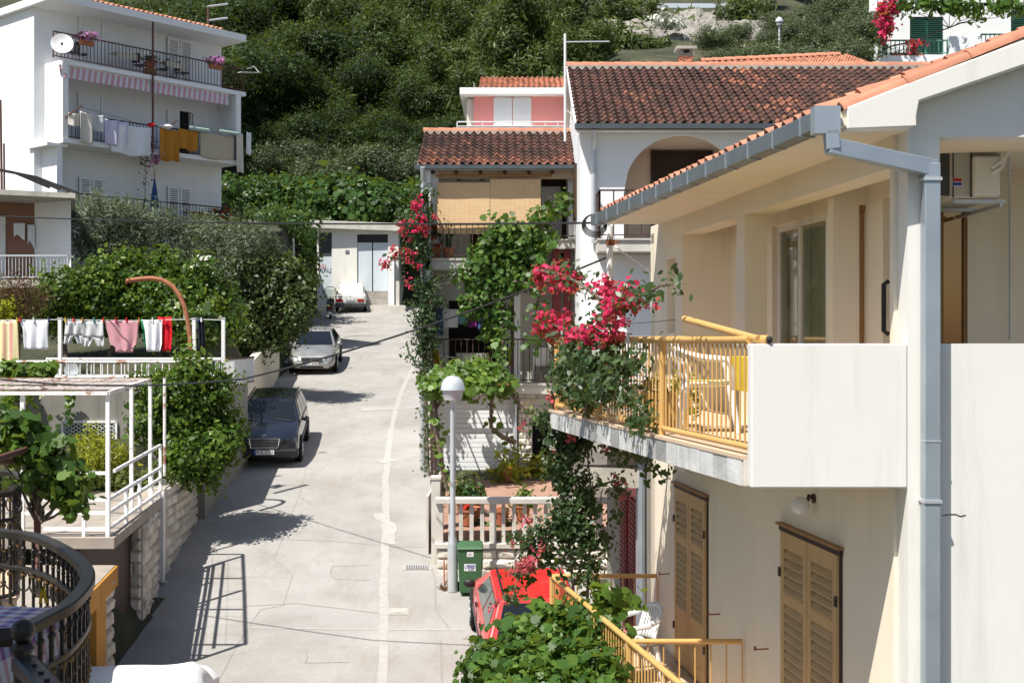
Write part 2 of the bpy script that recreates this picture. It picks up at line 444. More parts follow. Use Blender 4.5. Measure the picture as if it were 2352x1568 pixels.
# ------------------------------------------------------------------ foliage
def _unit(a): return a/np.maximum(np.linalg.norm(a, axis=1, keepdims=True), 1e-9)
GRAPE = np.array([(0, -.5), (.28, -.42), (.5, -.12), (.34, .02), (.46, .3), (.2, .24), (0, .55), (-.2, .24), (-.46, .3), (-.34, .02), (-.5, -.12), (-.28, -.42)])
OVAL = np.array([(0, -.5), (.26, -.15), (.22, .2), (0, .5), (-.22, .2), (-.26, -.15)])
DIAM = np.array([(0, -.5), (.24, 0), (0, .5), (-.24, 0)])
LANCE = np.array([(0, -.5), (.11, 0), (0, .5), (-.11, 0)])
BRACT = np.array([(0, -.5), (.42, -.05), (.30, .38), (0, .5), (-.30, .38), (-.42, -.05)])
ROUND = np.array([(0, -.5), (.4, -.28), (.46, .12), (.2, .44), (-.2, .44), (-.46, .12), (-.4, -.28)])
def leaves(name, pts, nrm, size, m, parent=None, shape=DIAM, jit=.35, tilt=.7, droop=0., var=None, cup=.12):
    """many separate leaves as one mesh; pts Nx3, nrm Nx3 preferred facing"""
    pts = np.asarray(pts, float); N = len(pts); K = len(shape)
    n = _unit(np.asarray(nrm, float)+nrs.normal(0, tilt, (N, 3)))
    r = nrs.normal(0, 1, (N, 3)); r[:, 2] -= droop
    a = _unit(r-n*np.sum(r*n, 1, keepdims=True)); b = np.cross(n, a)
    sz = size*np.exp(nrs.normal(0, jit, N))[:, None, None]
    sx = shape[:, 0][None, :, None]; sy = shape[:, 1][None, :, None]
    bend = (cup*(np.abs(shape[:, 0])*1.6-np.maximum(shape[:, 1], 0)*.7))[None, :, None]
    off = Vector(rootof(parent).location) if parent else Vector((0, 0, 0))
    v = (pts-np.array(off))[:, None, :]+sz*(b[:, None, :]*sx+a[:, None, :]*sy+n[:, None, :]*bend)
    v = v.reshape(-1, 3).astype(np.float32)
    me = bpy.data.meshes.new(name)
    me.vertices.add(N*K); me.vertices.foreach_set('co', v.ravel())
    me.loops.add(N*K); me.loops.foreach_set('vertex_index', np.arange(N*K, dtype=np.int32))
    me.polygons.add(N); me.polygons.foreach_set('loop_start', np.arange(0, N*K, K, dtype=np.int32))
    me.polygons.foreach_set('loop_total', np.full(N, K, dtype=np.int32))
    me.materials.append(m)
    va = np.clip(nrs.normal(.5, .22, N), 0, 1) if var is None else np.clip(var, 0, 1)
    at = me.attributes.new('var', 'FLOAT', 'FACE'); at.data.foreach_set('value', va.astype(np.float32))
    me.update(calc_edges=True); me.validate()
    o = bpy.data.objects.new(name, me); COL.objects.link(o)
    if parent: o.parent = parent
    return o
def crown_points(blobs, n, twig=.22, per=22, shell=.55):
    """leaf positions in twig clumps spread through ellipsoids; returns points, outward normals, per-clump tone"""
    vol = np.array([(b[1][0]*b[1][1]*b[1][2])**(2/3) for b in blobs]); vol /= vol.sum()
    Ps, Ns, Vs = [], [], []
    for (c, r), w in zip(blobs, vol):
        k = max(1, int(n*w/per)); c = np.array(c); r = np.array(r)
        d = _unit(nrs.normal(0, 1, (k, 3))); rad = (shell+(1-shell)*nrs.rand(k, 1))*(1+.16*nrs.normal(0, 1, (k, 1)))
        cc = c+d*r*rad
        tone = nrs.normal(.47, .21, k)
        ax = _unit(d+nrs.normal(0, .5, (k, 3))+np.array([0, 0, .35]))
        q = nrs.normal(0, 1, (k, per, 3))*twig*np.array([.62, .62, .55])
        q += ax[:, None, :]*(nrs.rand(k, per, 1)-.4)*twig*2.0
        Ps.append((cc[:, None, :]+q).reshape(-1, 3))
        Ns.append(np.repeat(_unit(d+np.array([0, 0, .5])), per, 0)+.3*q.reshape(-1, 3)/twig)
        Vs.append((np.repeat(tone, per)+nrs.normal(0, .09, k*per)))
    return np.concatenate(Ps), np.concatenate(Ns), np.concatenate(Vs)
def path_points(paths, n, spread, per=1):
    """leaf positions along stems"""
    Ps = []
    L = [sum((Vector(p[i+1])-Vector(p[i])).length for i in range(len(p)-1)) for p in paths]; tot = sum(L)
    for p, l in zip(paths, L):
        k = max(2, int(n*l/tot)); p = np.array([tuple(x) for x in p])
        seg = np.linalg.norm(np.diff(p, axis=0), axis=1); cum = np.concatenate([[0], np.cumsum(seg)])
        t = nrs.rand(k)*cum[-1]
        q = np.stack([np.interp(t, cum, p[:, i]) for i in range(3)], 1)
        Ps.append(q+nrs.normal(0, spread, (k, 3)))
    Ps = np.concatenate(Ps)
    return Ps
def limb(mb, a, b, r0, r1, n=7, wob=.06, seg=5):
    a = Vector(a); b = Vector(b); pts = []; L = (b-a).length
    for i in range(seg+1):
        t = i/seg; o = Vector((rnd.uniform(-1, 1), rnd.uniform(-1, 1), rnd.uniform(-.4, .4)))*wob*L*(0 if i in (0, seg) else 1)
        pts.append(a.lerp(b, t)+o)
    mb.tube(pts, [r0+(r1-r0)*i/seg for i in range(seg+1)], n)
    return pts
LM = dict(
 holm=leafmat('leafholm', (.006, .014, .005), (.020, .043, .011), (.055, .092, .022), .6, .2, .25),
 holmlight=leafmat('leafholmlight', (.010, .022, .006), (.034, .062, .015), (.085, .125, .032), .6, .25, .25),
 pine=leafmat('leafpine', (.022, .038, .009), (.062, .094, .018), (.13, .165, .036), .55, .2),
 olive=leafmat('leafolive', (.045, .066, .034), (.115, .145, .088), (.23, .26, .18), .5, .25),
 olivehill=leafmat('leafolivehill', (.034, .052, .024), (.082, .108, .052), (.145, .175, .10), .55, .2),
 fig=leafmat('leaffig', (.02, .048, .012), (.04, .095, .02), (.085, .165, .04), .45, .3),
 citrus=leafmat('leafcitrus', (.018, .046, .006), (.065, .135, .014), (.19, .27, .03), .45, .35, .35),
 lime=leafmat('leaflime', (.13, .16, .012), (.30, .31, .02), (.46, .43, .03), .4, .35),
 grape=leafmat('leafgrape', (.024, .064, .012), (.066, .145, .024), (.16, .26, .045), .45, .4),
 grapelight=leafmat('leafgrapelight', (.05, .10, .015), (.11, .20, .03), (.20, .30, .05), .45, .4),
 boug=leafmat('leafboug', (.018, .040, .014), (.040, .078, .026), (.085, .135, .05), .4, .3),
 magenta=leafmat('bractmagenta', (.42, .005, .06), (.66, .012, .11), (.78, .04, .17), .6, .4),
 rose=leafmat('bractrose', (.5, .03, .08), (.62, .10, .16), (.72, .25, .28), .6, .4),
 lilac=leafmat('petallilac', (.38, .08, .33), (.55, .18, .5), (.7, .32, .6), .6, .4),
 redf=leafmat('petalred', (.45, .01, .01), (.6, .02, .015), (.7, .06, .03), .6, .3),
 dry=leafmat('leafdry', (.06, .032, .02), (.13, .075, .045), (.24, .15, .095), .8, .15, .1),
 grass=leafmat('bladegrass', (.04, .07, .012), (.10, .13, .025), (.20, .21, .05), .6, .3),
 white=leafmat('petalwhite', (.6, .6, .55), (.75, .75, .7), (.8, .8, .76), .6, .3))
for k in LM: MATS['leaf_'+k] = LM[k]
# ================================================================== camera, light
cam = bpy.data.cameras.new('camera'); co_ = bpy.data.objects.new('camera', cam); COL.objects.link(co_)
cam.sensor_width = 36; cam.lens = F/2352*36; cam.clip_start = .1; cam.clip_end = 900
co_.location = (0, 0, 0); co_.rotation_euler = (math.pi/2, 0, 0); cam.shift_y = -4/2352
scene.camera = co_
SUN = Vector((-.345, -.371, .862)).normalized()
w = bpy.data.worlds.new('World'); scene.world = w; w.use_nodes = True
wn = w.node_tree; bg = wn.nodes['Background']; sky = wn.nodes.new('ShaderNodeTexSky'); sky.sky_type = 'NISHITA'; sky.sun_disc = False
sky.sun_elevation = math.asin(SUN.z); sky.sun_rotation = math.atan2(SUN.x, SUN.y); sky.altitude = 20; sky.air_density = 1; sky.dust_density = 1.2
wn.links.new(sky.outputs[0], bg.inputs[0]); bg.inputs[1].default_value = .072
sl = bpy.data.lights.new('sun', 'SUN'); sl.energy = 4.5; sl.angle = math.radians(.5); sl.color = (1, .955, .88)
so = bpy.data.objects.new('sun', sl); COL.objects.link(so); so.rotation_euler = (-SUN).to_track_quat('-Z', 'Y').to_euler()
so.location = (-20, -20, 50)
vs_ = scene.view_settings; vs_.view_transform = 'Standard'; vs_.look = 'None'; vs_.gamma = 1; vs_.exposure = .78
scene.cycles.use_denoising = True
try: scene.cycles.denoiser = 'OPENIMAGEDENOISE'
except Exception: pass
scene.cycles.max_bounces = 6; scene.cycles.diffuse_bounces = 4; scene.cycles.transparent_max_bounces = 12
scene.cycles.sample_clamp_indirect = 6

# ================================================================== ground
BY = [-10, 0, 8, 19.2, 23.2, 32, 47.7, 68, 72, 76, 80, 90, 110, 130, 170, 260]
BZ = [-7.6, -7.2, -6.6, -5.22, -4.62, -3.14, -1.28, 1.4, 1.9, 5, 8.3, 14, 25, 36, 62, 120]
def B(Y): return interp(Y, BY, BZ)
def XL(Y): return interp(Y, [0, 15, 18.2, 23.85, 29.9, 38, 45, 68, 90], [-4.0, -5.4, -5.86, -6.6, -7.07, -7.8, -8.47, -10.6, -13])
def XR(Y): return interp(Y, [0, 23.9, 24.0, 31, 33, 44, 66, 72], [2.6, 2.0, -1.45, -2.1, -2.3, -3.3, -5.2, -5.4])
def sm(x, a, b):
    t = min(1, max(0, (x-a)/(b-a))); return t*t*(3-2*t)
def terrain(X, Y):
    z = B(Y)-.06
    d = XL(Y)-.25-X
    if d > 0:
        L = interp(Y, [0, 15, 20, 25, 33, 40, 48, 60, 72, 78, 90, 260], [2.0, 1.6, 2.0, 1.5, 2.5, 2.8, 4.6, 5.2, 4, 1.0, 0, 0])
        z += L*sm(d, 0, .6)+max(0, d-1)*interp(Y, [0, 25, 40, 60, 80], [0, 0, .03, .03, 0])
    R = interp(Y, [0, 30, 36, 45, 60, 85, 110, 160], [0, 0, 1, 7, 10, 7.5, 2, 2])
    z += R*sm(X, -2, 9)
    z += .25*math.sin(X*.7+Y*.31)*sm(Y, 72, 80)
    return z
def G(px, py):
    """ground point under a measured place on the road"""
    lo, hi = 12., 76.
    f = lambda Y: B(Y)-PZ(py, Y)
    for _ in range(50):
        m = (lo+hi)/2
        if f(m) < 0: lo = m
        else: hi = m
    return Vector((PX(px, m), m, B(m)))
def hillmat():
    m, nt, b = nodes('hillside'); b.inputs['Roughness'].default_value = .95
    co = nt.nodes.new('ShaderNodeTexCoord').outputs['Object']
    n = _noise(nt, .35, 8, co, .65); r = _ramp(nt, n.outputs['Fac'], [(.35, (.022, .03, .014)), (.55, (.05, .055, .025)), (.75, (.14, .115, .075))])
    nt.links.new(r.outputs['Color'], b.inputs['Base Color'])
    n2 = _noise(nt, 3, 6, co, .7); _bump(nt, b, n2.outputs['Fac'], 1, .2); return m
xs = sorted(set([round(-70+i*3.5, 3) for i in range(41)]+[round(-20+i*.6, 3) for i in range(60)]))
ys = sorted(set([round(-8+i*1.0, 3) for i in range(100)]+[92+i*4 for i in range(42)]))
mb = MB(); mb.v = [(x, y, terrain(x, y)) for y in ys for x in xs]; nx = len(xs)
mb.f = [(j*nx+i, j*nx+i+1, (j+1)*nx+i+1, (j+1)*nx+i) for j in range(len(ys)-1) for i in range(nx-1)]
mb.m = [0]*len(mb.f); mb.a = [.5]*len(mb.f)
tag(mb.build('hillside_ground', hillmat(), smooth=True), kind='structure')

def roadmat():
    m, nt, b = nodes('road_concrete'); b.inputs['Roughness'].default_value = .92; b.inputs['Specular IOR Level'].default_value = .2
    co = nt.nodes.new('ShaderNodeTexCoord').outputs['Object']
    n = _noise(nt, .55, 7, co, .65); base = _ramp(nt, n.outputs['Fac'], [(.3, (.29, .278, .26)), (.52, (.345, .334, .316)), (.8, (.405, .393, .373))])
    g = _noise(nt, 55, 3, co, .8); gr = _ramp(nt, g.outputs['Fac'], [(.3, (.72, .72, .72)), (.7, (1.12, 1.12, 1.12))])
    c = _mix(nt, 1., base.outputs['Color'], gr.outputs['Color'], 'MULTIPLY')
    # hairline cracks: distorted cell borders, only in patches
    nd = _noise(nt, 1.6, 4, co, .6)
    add = nt.nodes.new('ShaderNodeMix'); add.data_type = 'VECTOR'; add.inputs[0].default_value = .3
    nt.links.new(co, add.inputs[4]); nt.links.new(nd.outputs['Color'], add.inputs[5])
    def cracks(scale, wdt, lo, hi, seed):
        v = nt.nodes.new('ShaderNodeTexVoronoi'); v.feature = 'DISTANCE_TO_EDGE'; v.inputs['Scale'].default_value = scale
        nt.links.new(add.outputs[1], v.inputs['Vector'])
        r = _ramp(nt, v.outputs['Distance'], [(0, (1, 1, 1)), (wdt, (0, 0, 0))])
        p = _noise(nt, seed, 3, co); q = _ramp(nt, p.outputs['Fac'], [(lo, (0, 0, 0)), (hi, (1, 1, 1))])
        return _mix(nt, 1., r.outputs['Color'], q.outputs['Color'], 'MULTIPLY')
    c = _mix(nt, cracks(.42, .005, .52, .60, .3), c, (.24, .22, .195))
    c = _mix(nt, cracks(2.6, .02, .54, .64, .42), c, (.25, .235, .21))
    st = _noise(nt, 1.1, 6, co, .7, (1, .35, 1)); sr = _ramp(nt, st.outputs['Fac'], [(.5, (0, 0, 0)), (.72, (.7, .7, .7))])
    c = _mix(nt, sr.outputs['Color'], c, (.25, .22, .18))
    nt.links.new(c, b.inputs['Base Color']); _bump(nt, b, g.outputs['Fac'], .35, .008)
    return m
ROAD = roadmat()
mb = MB(); Y = -6.; rows = []
while Y < 72.1:
    xl, xr = XL(Y)-.3, max(XR(Y), XR(Y+.0))+.25
    rows.append([(xl+(xr-xl)*k/6, Y, B(Y)+.0) for k in range(7)]); Y += .5
mb.v = [p for r in rows for p in r]
mb.f = [(j*7+i, j*7+i+1, (j+1)*7+i+1, (j+1)*7+i) for j in range(len(rows)-1) for i in range(6)]
mb.m = [0]*len(mb.f); mb.a = [.5]*len(mb.f)
tag(mb.build('road', ROAD), kind='structure')
# repaired trench strips, paler concrete
mat('patch', (.405, .393, .37), .9, (.325, .312, .29), 9, .5, 40)
def strip(pts, w, lift=.004, per=.45, rough=.22):
    q = [G(*p) for p in pts]; out = []
    for i in range(len(q)-1):
        n = max(1, int((q[i+1]-q[i]).length/per))
        out += [q[i].lerp(q[i+1], k/n) for k in range(n)]
    out.append(q[-1]); mb = MB(); vs = []
    for i, p in enumerate(out):
        d = (out[min(i+1, len(out)-1)]-out[max(i-1, 0)]); s = Vector((d.y, -d.x, 0)).normalized()
        for sg in (-1, 1):
            e = p+s*sg*w*.5*(1+rnd.uniform(-rough, rough)); vs.append((e.x, e.y, B(e.y)+lift))
    mb.add(vs, [(2*i, 2*i+1, 2*i+3, 2*i+2) for i in range(len(out)-1)])
    return mb
m1 = strip([(878, 1600), (882, 1400), (883, 1290), (887, 1190), (886, 1100), (896, 1000), (906, 950), (922, 898), (945, 850), (958, 815)], .155)
m2 = strip([(562, 1441), (700, 1443), (866, 1445)], .055, .005); m2b = strip([(894, 1446), (1070, 1446)], .05, .005)
m3 = strip([(868, 1178), (893, 1205), (900, 1250)], .24, .007, .2, .5); m4 = strip([(830, 940), (905, 938)], .55, .007, .25, .4); m5 = strip([(915, 941), (970, 935)], .12, .006)
m6 = strip([(868, 1060), (905, 1055)], .4, .007, .15, .5)
mm = MB()
for q in (m1, m2, m2b, m3, m4, m5, m6): mm.add(q.v, q.f)
tag(mm.build('road_repair_strips', MATS['patch'], fix=False), kind='structure')
# tar seams
mat('seam', (.26, .24, .215), .9)
mm = MB()
for pts, wd in (([(500, 1568), (545, 1480), (598, 1400), (650, 1390), (672, 1320), (630, 1285), (690, 1130), (705, 1070)], .012),
            ([(640, 1238), (760, 1242), (900, 1255), (990, 1256)], .012), ([(560, 1392), (680, 1385), (790, 1398), (870, 1408)], .02),
            ([(700, 1522), (706, 1510), (702, 1490)], .016), ([(700, 1522), (800, 1520)], .016), ([(764, 1300), (850, 1298)], .02), ([(764, 1300), (758, 1315), (770, 1330), (850, 1332)], .02),
            ([(985, 1290), (1000, 1330), (1000, 1400), (1030, 1440)], .03), ([(1012, 1470), (1015, 1568)], .03), ([(735, 808), (960, 812)], .02)):
    q = strip(pts, wd, .0045, .25, .4); mm.add(q.v, q.f)
tag(mm.build('road_seams', MATS['seam'], fix=False), kind='structure')
# drain and cover in the road
def slab_on_road(name, px0, px1, py0, py1, m, label, cat, th=.02, bars=False):
    a, b, c, d = G(px0, py1), G(px1, py1), G(px1, py0), G(px0, py0)
    t = thing(name, label, cat, ((a+c)/2))
    e = [Vector((p.x, p.y, B(p.y)+.003)) for p in (a, b, c, d)]
    cen = sum(e, Vector())/4
    mb = MB(); fr = [cen+(p-cen)*1.22 for p in e]
    mb.ext(fr, (0, 0, .006)); mb.build('surround', MATS['patch'], t)
    mb = MB(); mb.ext([p+Vector((0, 0, .006)) for p in e], (0, 0, .006)); mb.build('plate', m, t)
    if bars:
        mb = MB()
        for k in range(13):
            u = (k+.5)/13; p = e[0].lerp(e[1], u)+Vector((0, 0, .016)); q = e[3].lerp(e[2], u)+Vector((0, 0, .016)); mb.bar(p, q, .02, .012)
        mb.build('grate_bars', MATS['steel'], t)
slab_on_road('drain_grate', 932, 985, 1299, 1308, MATS['ironbrown'], 'narrow dark iron drain grate set in a pale concrete surround in the road', 'drain', bars=True)
slab_on_road('manhole_cover', 890, 934, 1398, 1411, MATS['concrete'], 'rectangular pale concrete access cover in the road beside the trench strip', 'manhole')
# ================================================================== right house (cream, yellow railings)
def RW(x, y, z): return Vector((3.04-.128*(y-9.7)+x, y, z))      # x: off the long wall (street side negative)
rh = thing('cream_house', 'large cream rendered house with yellow railings and long zinc gutter at the right', 'house', (5, 12, -6))
CRM, CW = MATS['cream'], MATS['creamwhite']
S2 = (11.03, 12.47, -1.88); S1 = (15.14, 16.55, -1.93); FL = -4.2
mb = MB(RW)
wall_cells(mb, 9.95, 18, -8, -1.14, 0, .25, [(S2[0], S2[1], FL, S2[2]), (S1[0], S1[1], FL, S1[2])], 'y')
# upper storey
wall_cells(mb, 16.3, 18, -.92, 1.36, 0, .28, [(16.62, 17.08, .09, 1.08)], 'y')
mb.box(0.10, 16.6, .05, .13, 17.1, 1.1)
mb.box(0, 13.7, -.92, .24, 14.0, 1.36)
mb.box(0, 9.951, -.92, .24, 10.02, 1.36)
mb.box(0, 9.951, 1.36, .28, 18, 1.61)
wall_cells(mb, 11.62, 18, -.92, 1.6, .62, .82, [(12.98, 14.67, -.92, 1.31)], 'y'); mb.box(.62, 11.2, 1.31, .82, 11.62, 1.6)
mb.box(.28, 16.3, -.92, .62, 16.5, 1.555)
mb.box(0, 17.75, -8, 5, 18, -1.14); mb.box(0, 17.8, -.92, 5, 17.98, 1.5)
mb.build('side_wall', CRM, rh)
mb = MB()
mb.box(3.04, 9.7, -8.2, 9, 9.95, -.03)
mb.box(3.04, 9.7, -.03, 3.285, 9.949, 1.555)
# gable above the loggia: rises with the roof
mb.ext([(3.04, 9.7, 1.556), (9, 9.7, 1.556), (9, 9.7, 4.35), (3.04, 9.7, 2.03)], (0, .25, 0))
mb.build('front_wall', CW, rh)
# loggia interior behind the front opening
mb = MB(); wall_cells(mb, 3.285, 9, -1.0, 2.2, 12.0, 12.2, [(3.3, 4.33, -1.0, 1.28)], 'x')
mb.box(3.66, 9.96, 2.2, 9, 12.2, 2.3); mb.box(3.285, 9.96, -1.14, 9, 12.0, -1.0)
mb.box(3.05, 12.0, -1.0, 3.284, 12.2, 2.2)
mb.build('loggia_wall', CRM, rh)
d = MB(); d.box(3.3, 12.05, -1, 4.33, 12.1, 1.28); dd = d.build('loggia_door', MATS['amber'], rh)
d = MB(); d.box(3.3, 12.02, 1.22, 4.33, 12.049, 1.279); d.box(4.07, 12.02, -1, 4.11, 12.048, 1.219); d.box(4.30, 12.02, -1, 4.33, 12.048, 1.219); d.build('door_frame', MATS['wood'], dd)
# slab with stained edge, tiled top, parapet
edge = lambda y: Vector((1.836-.2*(y-9.7), y, 0))
mb = MB(); e0, e1 = edge(9.85), edge(16.4)
mb.ext([(e0.x, e0.y, -1.14), (e1.x, e1.y, -1.14), (RW(0, 16.4, 0).x, 16.4, -1.14), (3.03, 9.85, -1.14)], (0, 0, .205))
sl_ = mb.build('balcony_slab', MATS['concretelight'], rh)
ee = (e1-e0).normalized(); en = Vector((ee.y, -ee.x, 0)); en = en if en.x < 0 else -en
for k in range(21):
    p = e0+ee*(k*.312+.012)+en*.001; mb = MB(); mb.ext([p+Vector((0, 0, -1.138)), p+ee*.298+Vector((0, 0, -1.138)), p+ee*.298+Vector((0, 0, -.937)), p+Vector((0, 0, -.937))], en*rnd.uniform(.008, .016), 0, rnd.random()); mb.build('edge_tile', MATS['slabedge'], sl_)
mb = MB(); mb.ext([(e0.x-.02, e0.y, -.934), (e1.x-.02, e1.y, -.934), (RW(.6, 16.3, 0).x, 16.3, -.934), (3.62, 9.95, -.934)], (0, 0, .03))
mat('floortile', (.60, .46, .33), .6, (.55, .41, .29), 6)
mb.build('balcony_floor', MATS['floortile'], rh)
mb = MB(); mb.box(1.836, 9.7, -1.14, 3.038, 9.848, -.03); pp = mb.build('parapet', CW, rh, bevel=.012)
# soffit, gutter, roof, verge
g0 = Vector((2.42, 9.5, 1.572)); g1 = Vector((1.20, 17.4, 1.55)); gd = (g1-g0).normalized(); gn = Vector((-gd.y, gd.x, 0))
mb = MB(); a, b = g0+Vector((.06, .02, .04)), g1+Vector((.06, 0, .04))
mb.ext([a, b, (8, 17.4, 1.59), (8, 9.952, 1.612), (3.04, 9.952, 1.612), (3.04, 9.5, 1.612)], (0, 0, .06))
mb.build('soffit', CRM, rh)
mb = MB(); V = Vector((1, 0, .385))
tiles(mb, g0+Vector((-.06, .16, .15)), gd, V, 36, 14, .212, .36, .055)
rf = mb.build('roof', MATS['tilenew'], rh, smooth=True)
mb = MB(); mb.ext([g0+Vector((0, .1, .13)), g1+Vector((0, 0, .13)), g1+V*5.2+Vector((0, 0, .10)), g0+V*5.2+Vector((0, .1, .10))], (0, 0, -.05)); mb.build('roof_deck', CRM, rf)
mb = MB(); q = lambda px, py: P(px, py, 9.5)
mb.ext([q(1946, 297), q(2101, 291), q(2112, 232), q(2352, 150), q(2700, 30), q(2700, -58), q(2352, 92), q(2112, 182), q(1946, 246)], (0, .19, 0))
mb.build('verge_fascia', CW, rh, bevel=.01)
mb = MB(); ridge(mb, q(1948, 243)+Vector((.0, .08, -.02)), q(2700, -62)+Vector((0, .08, -.02)), .07, .52, .6); mb.build('verge_tiles', MATS['tilenew'], rh, smooth=True)
mb = MB(); ch = [(-.11, .16), (-.12, .15), (-.115, .025), (0, .01), (.0, .02), (-.10, .032), (-.10, .16)]
vs = [];
for p in (g0, g1):
    for (u, z) in ch: vs.append(p+gn*(-u)+Vector((0, 0, z)))
mb.add(vs, [(i, i+1, 8+i, 7+i) for i in range(6)]+[tuple(range(7)), tuple(range(13, 6, -1))])
gt = mb.build('gutter', MATS['gutterzinc'], rh)
mb = MB(); mb.box(g0.x-.16, g0.y-.07, g0.z-.03, g0.x+.035, g0.y+.06, g0.z+.175); mb.build('gutter_box', MATS['zinc'], rh)
for k in range(13):
    p = g0.lerp(g1, (k+.6)/13.2); mb = MB()
    mb.bar(p+gn*.122+Vector((0, 0, .015)), p+gn*.122+Vector((0, 0, .165)), .006, .014, up=gn)
    mb.bar(p+gn*.122+Vector((0, 0, .012)), p+Vector((0, 0, .004)), .014, .006, up=(0, 0, 1)); mb.build('gutter_bracket', MATS['zinc'], gt)
mb = MB(); zc = .118
dp = [P(1908, 300, 9.48), P(1912, 335, 9.48), P(2137, 385, 9.62), P(2137, 420, 9.62)]
mb.bar(dp[0], dp[1]+Vector((0, 0, -.03)), .10, .10, up=(0, 1, 0)); mb.bar(dp[1]+Vector((-.03, 0, 0)), dp[2]+Vector((.03, -.0, -.01)), .1, .125)
mb.box(dp[2].x-.059, 9.56, -8.2, dp[2].x+.059, 9.678, dp[2].z+.03); dpo = mb.build('downpipe', MATS['zinc'], rh, bevel=.006)
for z in (PZ(412, 9.6), PZ(1150, 9.6)):
    mb = MB(); mb.box(dp[2].x-.068, 9.55, z-.012, dp[2].x+.068, 9.70, z+.012); mb.build('pipe_clamp', MATS['steel'], dpo)
for z in (PZ(1012, 9.6),):
    mb = MB(); mb.box(dp[2].x-.061, 9.556, z-.004, dp[2].x+.061, 9.68, z+.004); mb.build('pipe_joint', MATS['steel'], dpo)
# crack in the plaster
mb = MB(); cr = [(2165, 1183), (2180, 1181), (2194, 1180), (2206, 1185), (2218, 1182)]
for i in range(4): mb.bar(P(*cr[i], 9.699), P(*cr[i+1], 9.699), .004, .007)
mb.build('plaster_crack', MATS['ironbrown'], rh)
# sliding doors
def leaf(name, y0, y1, z0, z1, x, parent, m, fw=.07, glass='pane'):
    mb = MB(RW)
    mb.box(x-.03, y0, z0, x+.02, y0+fw, z1); mb.box(x-.03, y1-fw, z0, x+.02, y1, z1)
    mb.box(x-.03, y0+fw, z1-fw, x+.02, y1-fw, z1); mb.box(x-.03, y0+fw, z0, x+.02, y1-fw, z0+fw)
    o = mb.build(name, m, parent)
    g = MB(RW); g.box(x-.008, y0+fw, z0+fw, x+.004, y1-fw, z1-fw); g.build('glass', MATS[glass], o)
    return o
for (ya, yb) in ((12.98, 14.67), (11.2, 11.62)):
    ym = (ya+yb)/2
    leaf('sliding_door', ya, ym+.03, -.9, 1.31, .66, rh, MATS['creamwhite']); lf = leaf('sliding_door', ym-.03, yb, -.9, 1.31, .71, rh, MATS['creamwhite'])
    def cur(u, v, ya=ya, yb=yb): return (.79+.02*math.sin(u*34), ya+u*(yb-ya), -.9+v*2.2)
    cc = MB(RW); cc.grid(cur, 60, 2); cc.build('curtain', MATS['curtain'], rh, smooth=True)
mb = MB(RW); mb.tube([(.60, 11.45, .05), (.555, 11.45, .08), (.555, 11.45, .5), (.60, 11.45, .53)], .022, 8); mb.build('door_handle', MATS['black'], lf)
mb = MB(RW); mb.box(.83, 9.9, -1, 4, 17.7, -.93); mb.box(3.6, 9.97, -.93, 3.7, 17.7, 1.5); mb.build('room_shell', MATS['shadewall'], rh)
# shutters of the lower flat
def shutter_pair(y0, y1, z0, z1, parent):
    mb = MB(RW); mb.box(-.012, y0-.05, z0, .2, y0, z1+.05); mb.box(-.012, y1, z0, .2, y1+.03, z1+.05); mb.box(-.03, y0-.06, z1, .2, y1+.06, z1+.06)
    fr = mb.build('window_frame', MATS['darkbrown'], parent)
    mb = MB(RW); mb.box(-.065, y0-.08, z1+.055, .0, y1+.06, z1+.08); mb.build('drip_board', MATS['wood'], fr)
    ym = (y0+y1)/2
    for (a, b) in ((y0, ym-.008), (ym+.008, y1)):
        mb = MB(RW); st = .095; H = z1-z0; rails = [z0, z0+.34, z0+1.5, z1-.05]
        mb.box(-.035, a, z0, .012, a+st, z1); mb.box(-.035, b-st, z0, .012, b, z1)
        zs = [(z0, z0+.16), (z0+.98, z0+1.10) if False else (z0+.60, z0+.71), (z1-.70, z1-.60), (z1-.16, z1)]
        for (p, q) in zs: mb.box(-.0345, a+st, p, .0115, b-st, q)
        for (p, q, opened) in ((z1-.60, z1-.16, 1), (z0+.71, z1-.70, 0)):
            n = int((q-p)/.082)
            for k in range(n):
                zz = p+(k+.5)*(q-p)/n
                mb.add([(-.045, a+st, zz-.035), (-.045, b-st, zz-.035), (.008, b-st, zz+.03), (.008, a+st, zz+.03),
                        (-.045, a+st, zz-.025), (-.045, b-st, zz-.025), (.008, b-st, zz+.04), (.008, a+st, zz+.04)],
                       [(0, 3, 2, 1), (4, 5, 6, 7), (0, 1, 5, 4), (1, 2, 6, 5), (2, 3, 7, 6), (3, 0, 4, 7)])
        mb.box(-.028, a+st, z0+.16, -.01, b-st, z0+.60)
        sh = mb.build('shutter', MATS['shutter'], parent)
        for zz in (z0+.4, z1-.45):
            h = MB(RW); yy = a if a == y0 else b
            h.box(-.055, yy-.015, zz, -.036, yy+.02, zz+.09); h.build('hinge', MATS['irondark'], sh)
    mb = MB(RW); mb.box(.14, y0, z0, .2, y1, z1); mb.build('window_pane', MATS['carglass'], parent)
shutter_pair(S2[0], S2[1], FL+.03, S2[2], rh); shutter_pair(S1[0], S1[1], FL+.03, S1[2], rh)
for k, (px, py) in enumerate(((1538, 1317), (1654, 1409), (1765, 1489))):
    Y = 12412/(px-805); z = PZ(py, Y); mb = MB(RW)
    mb.tube([(0, Y, z), (-.09, Y+.02, z-.01), (-.13, Y+.03, z-.01)], .008, 6); mb.bar((-.13, Y+.03, z-.025), (-.13, Y+.03, z+.02), .02, .012); mb.build('shutter_catch', MATS['rust'], rh)
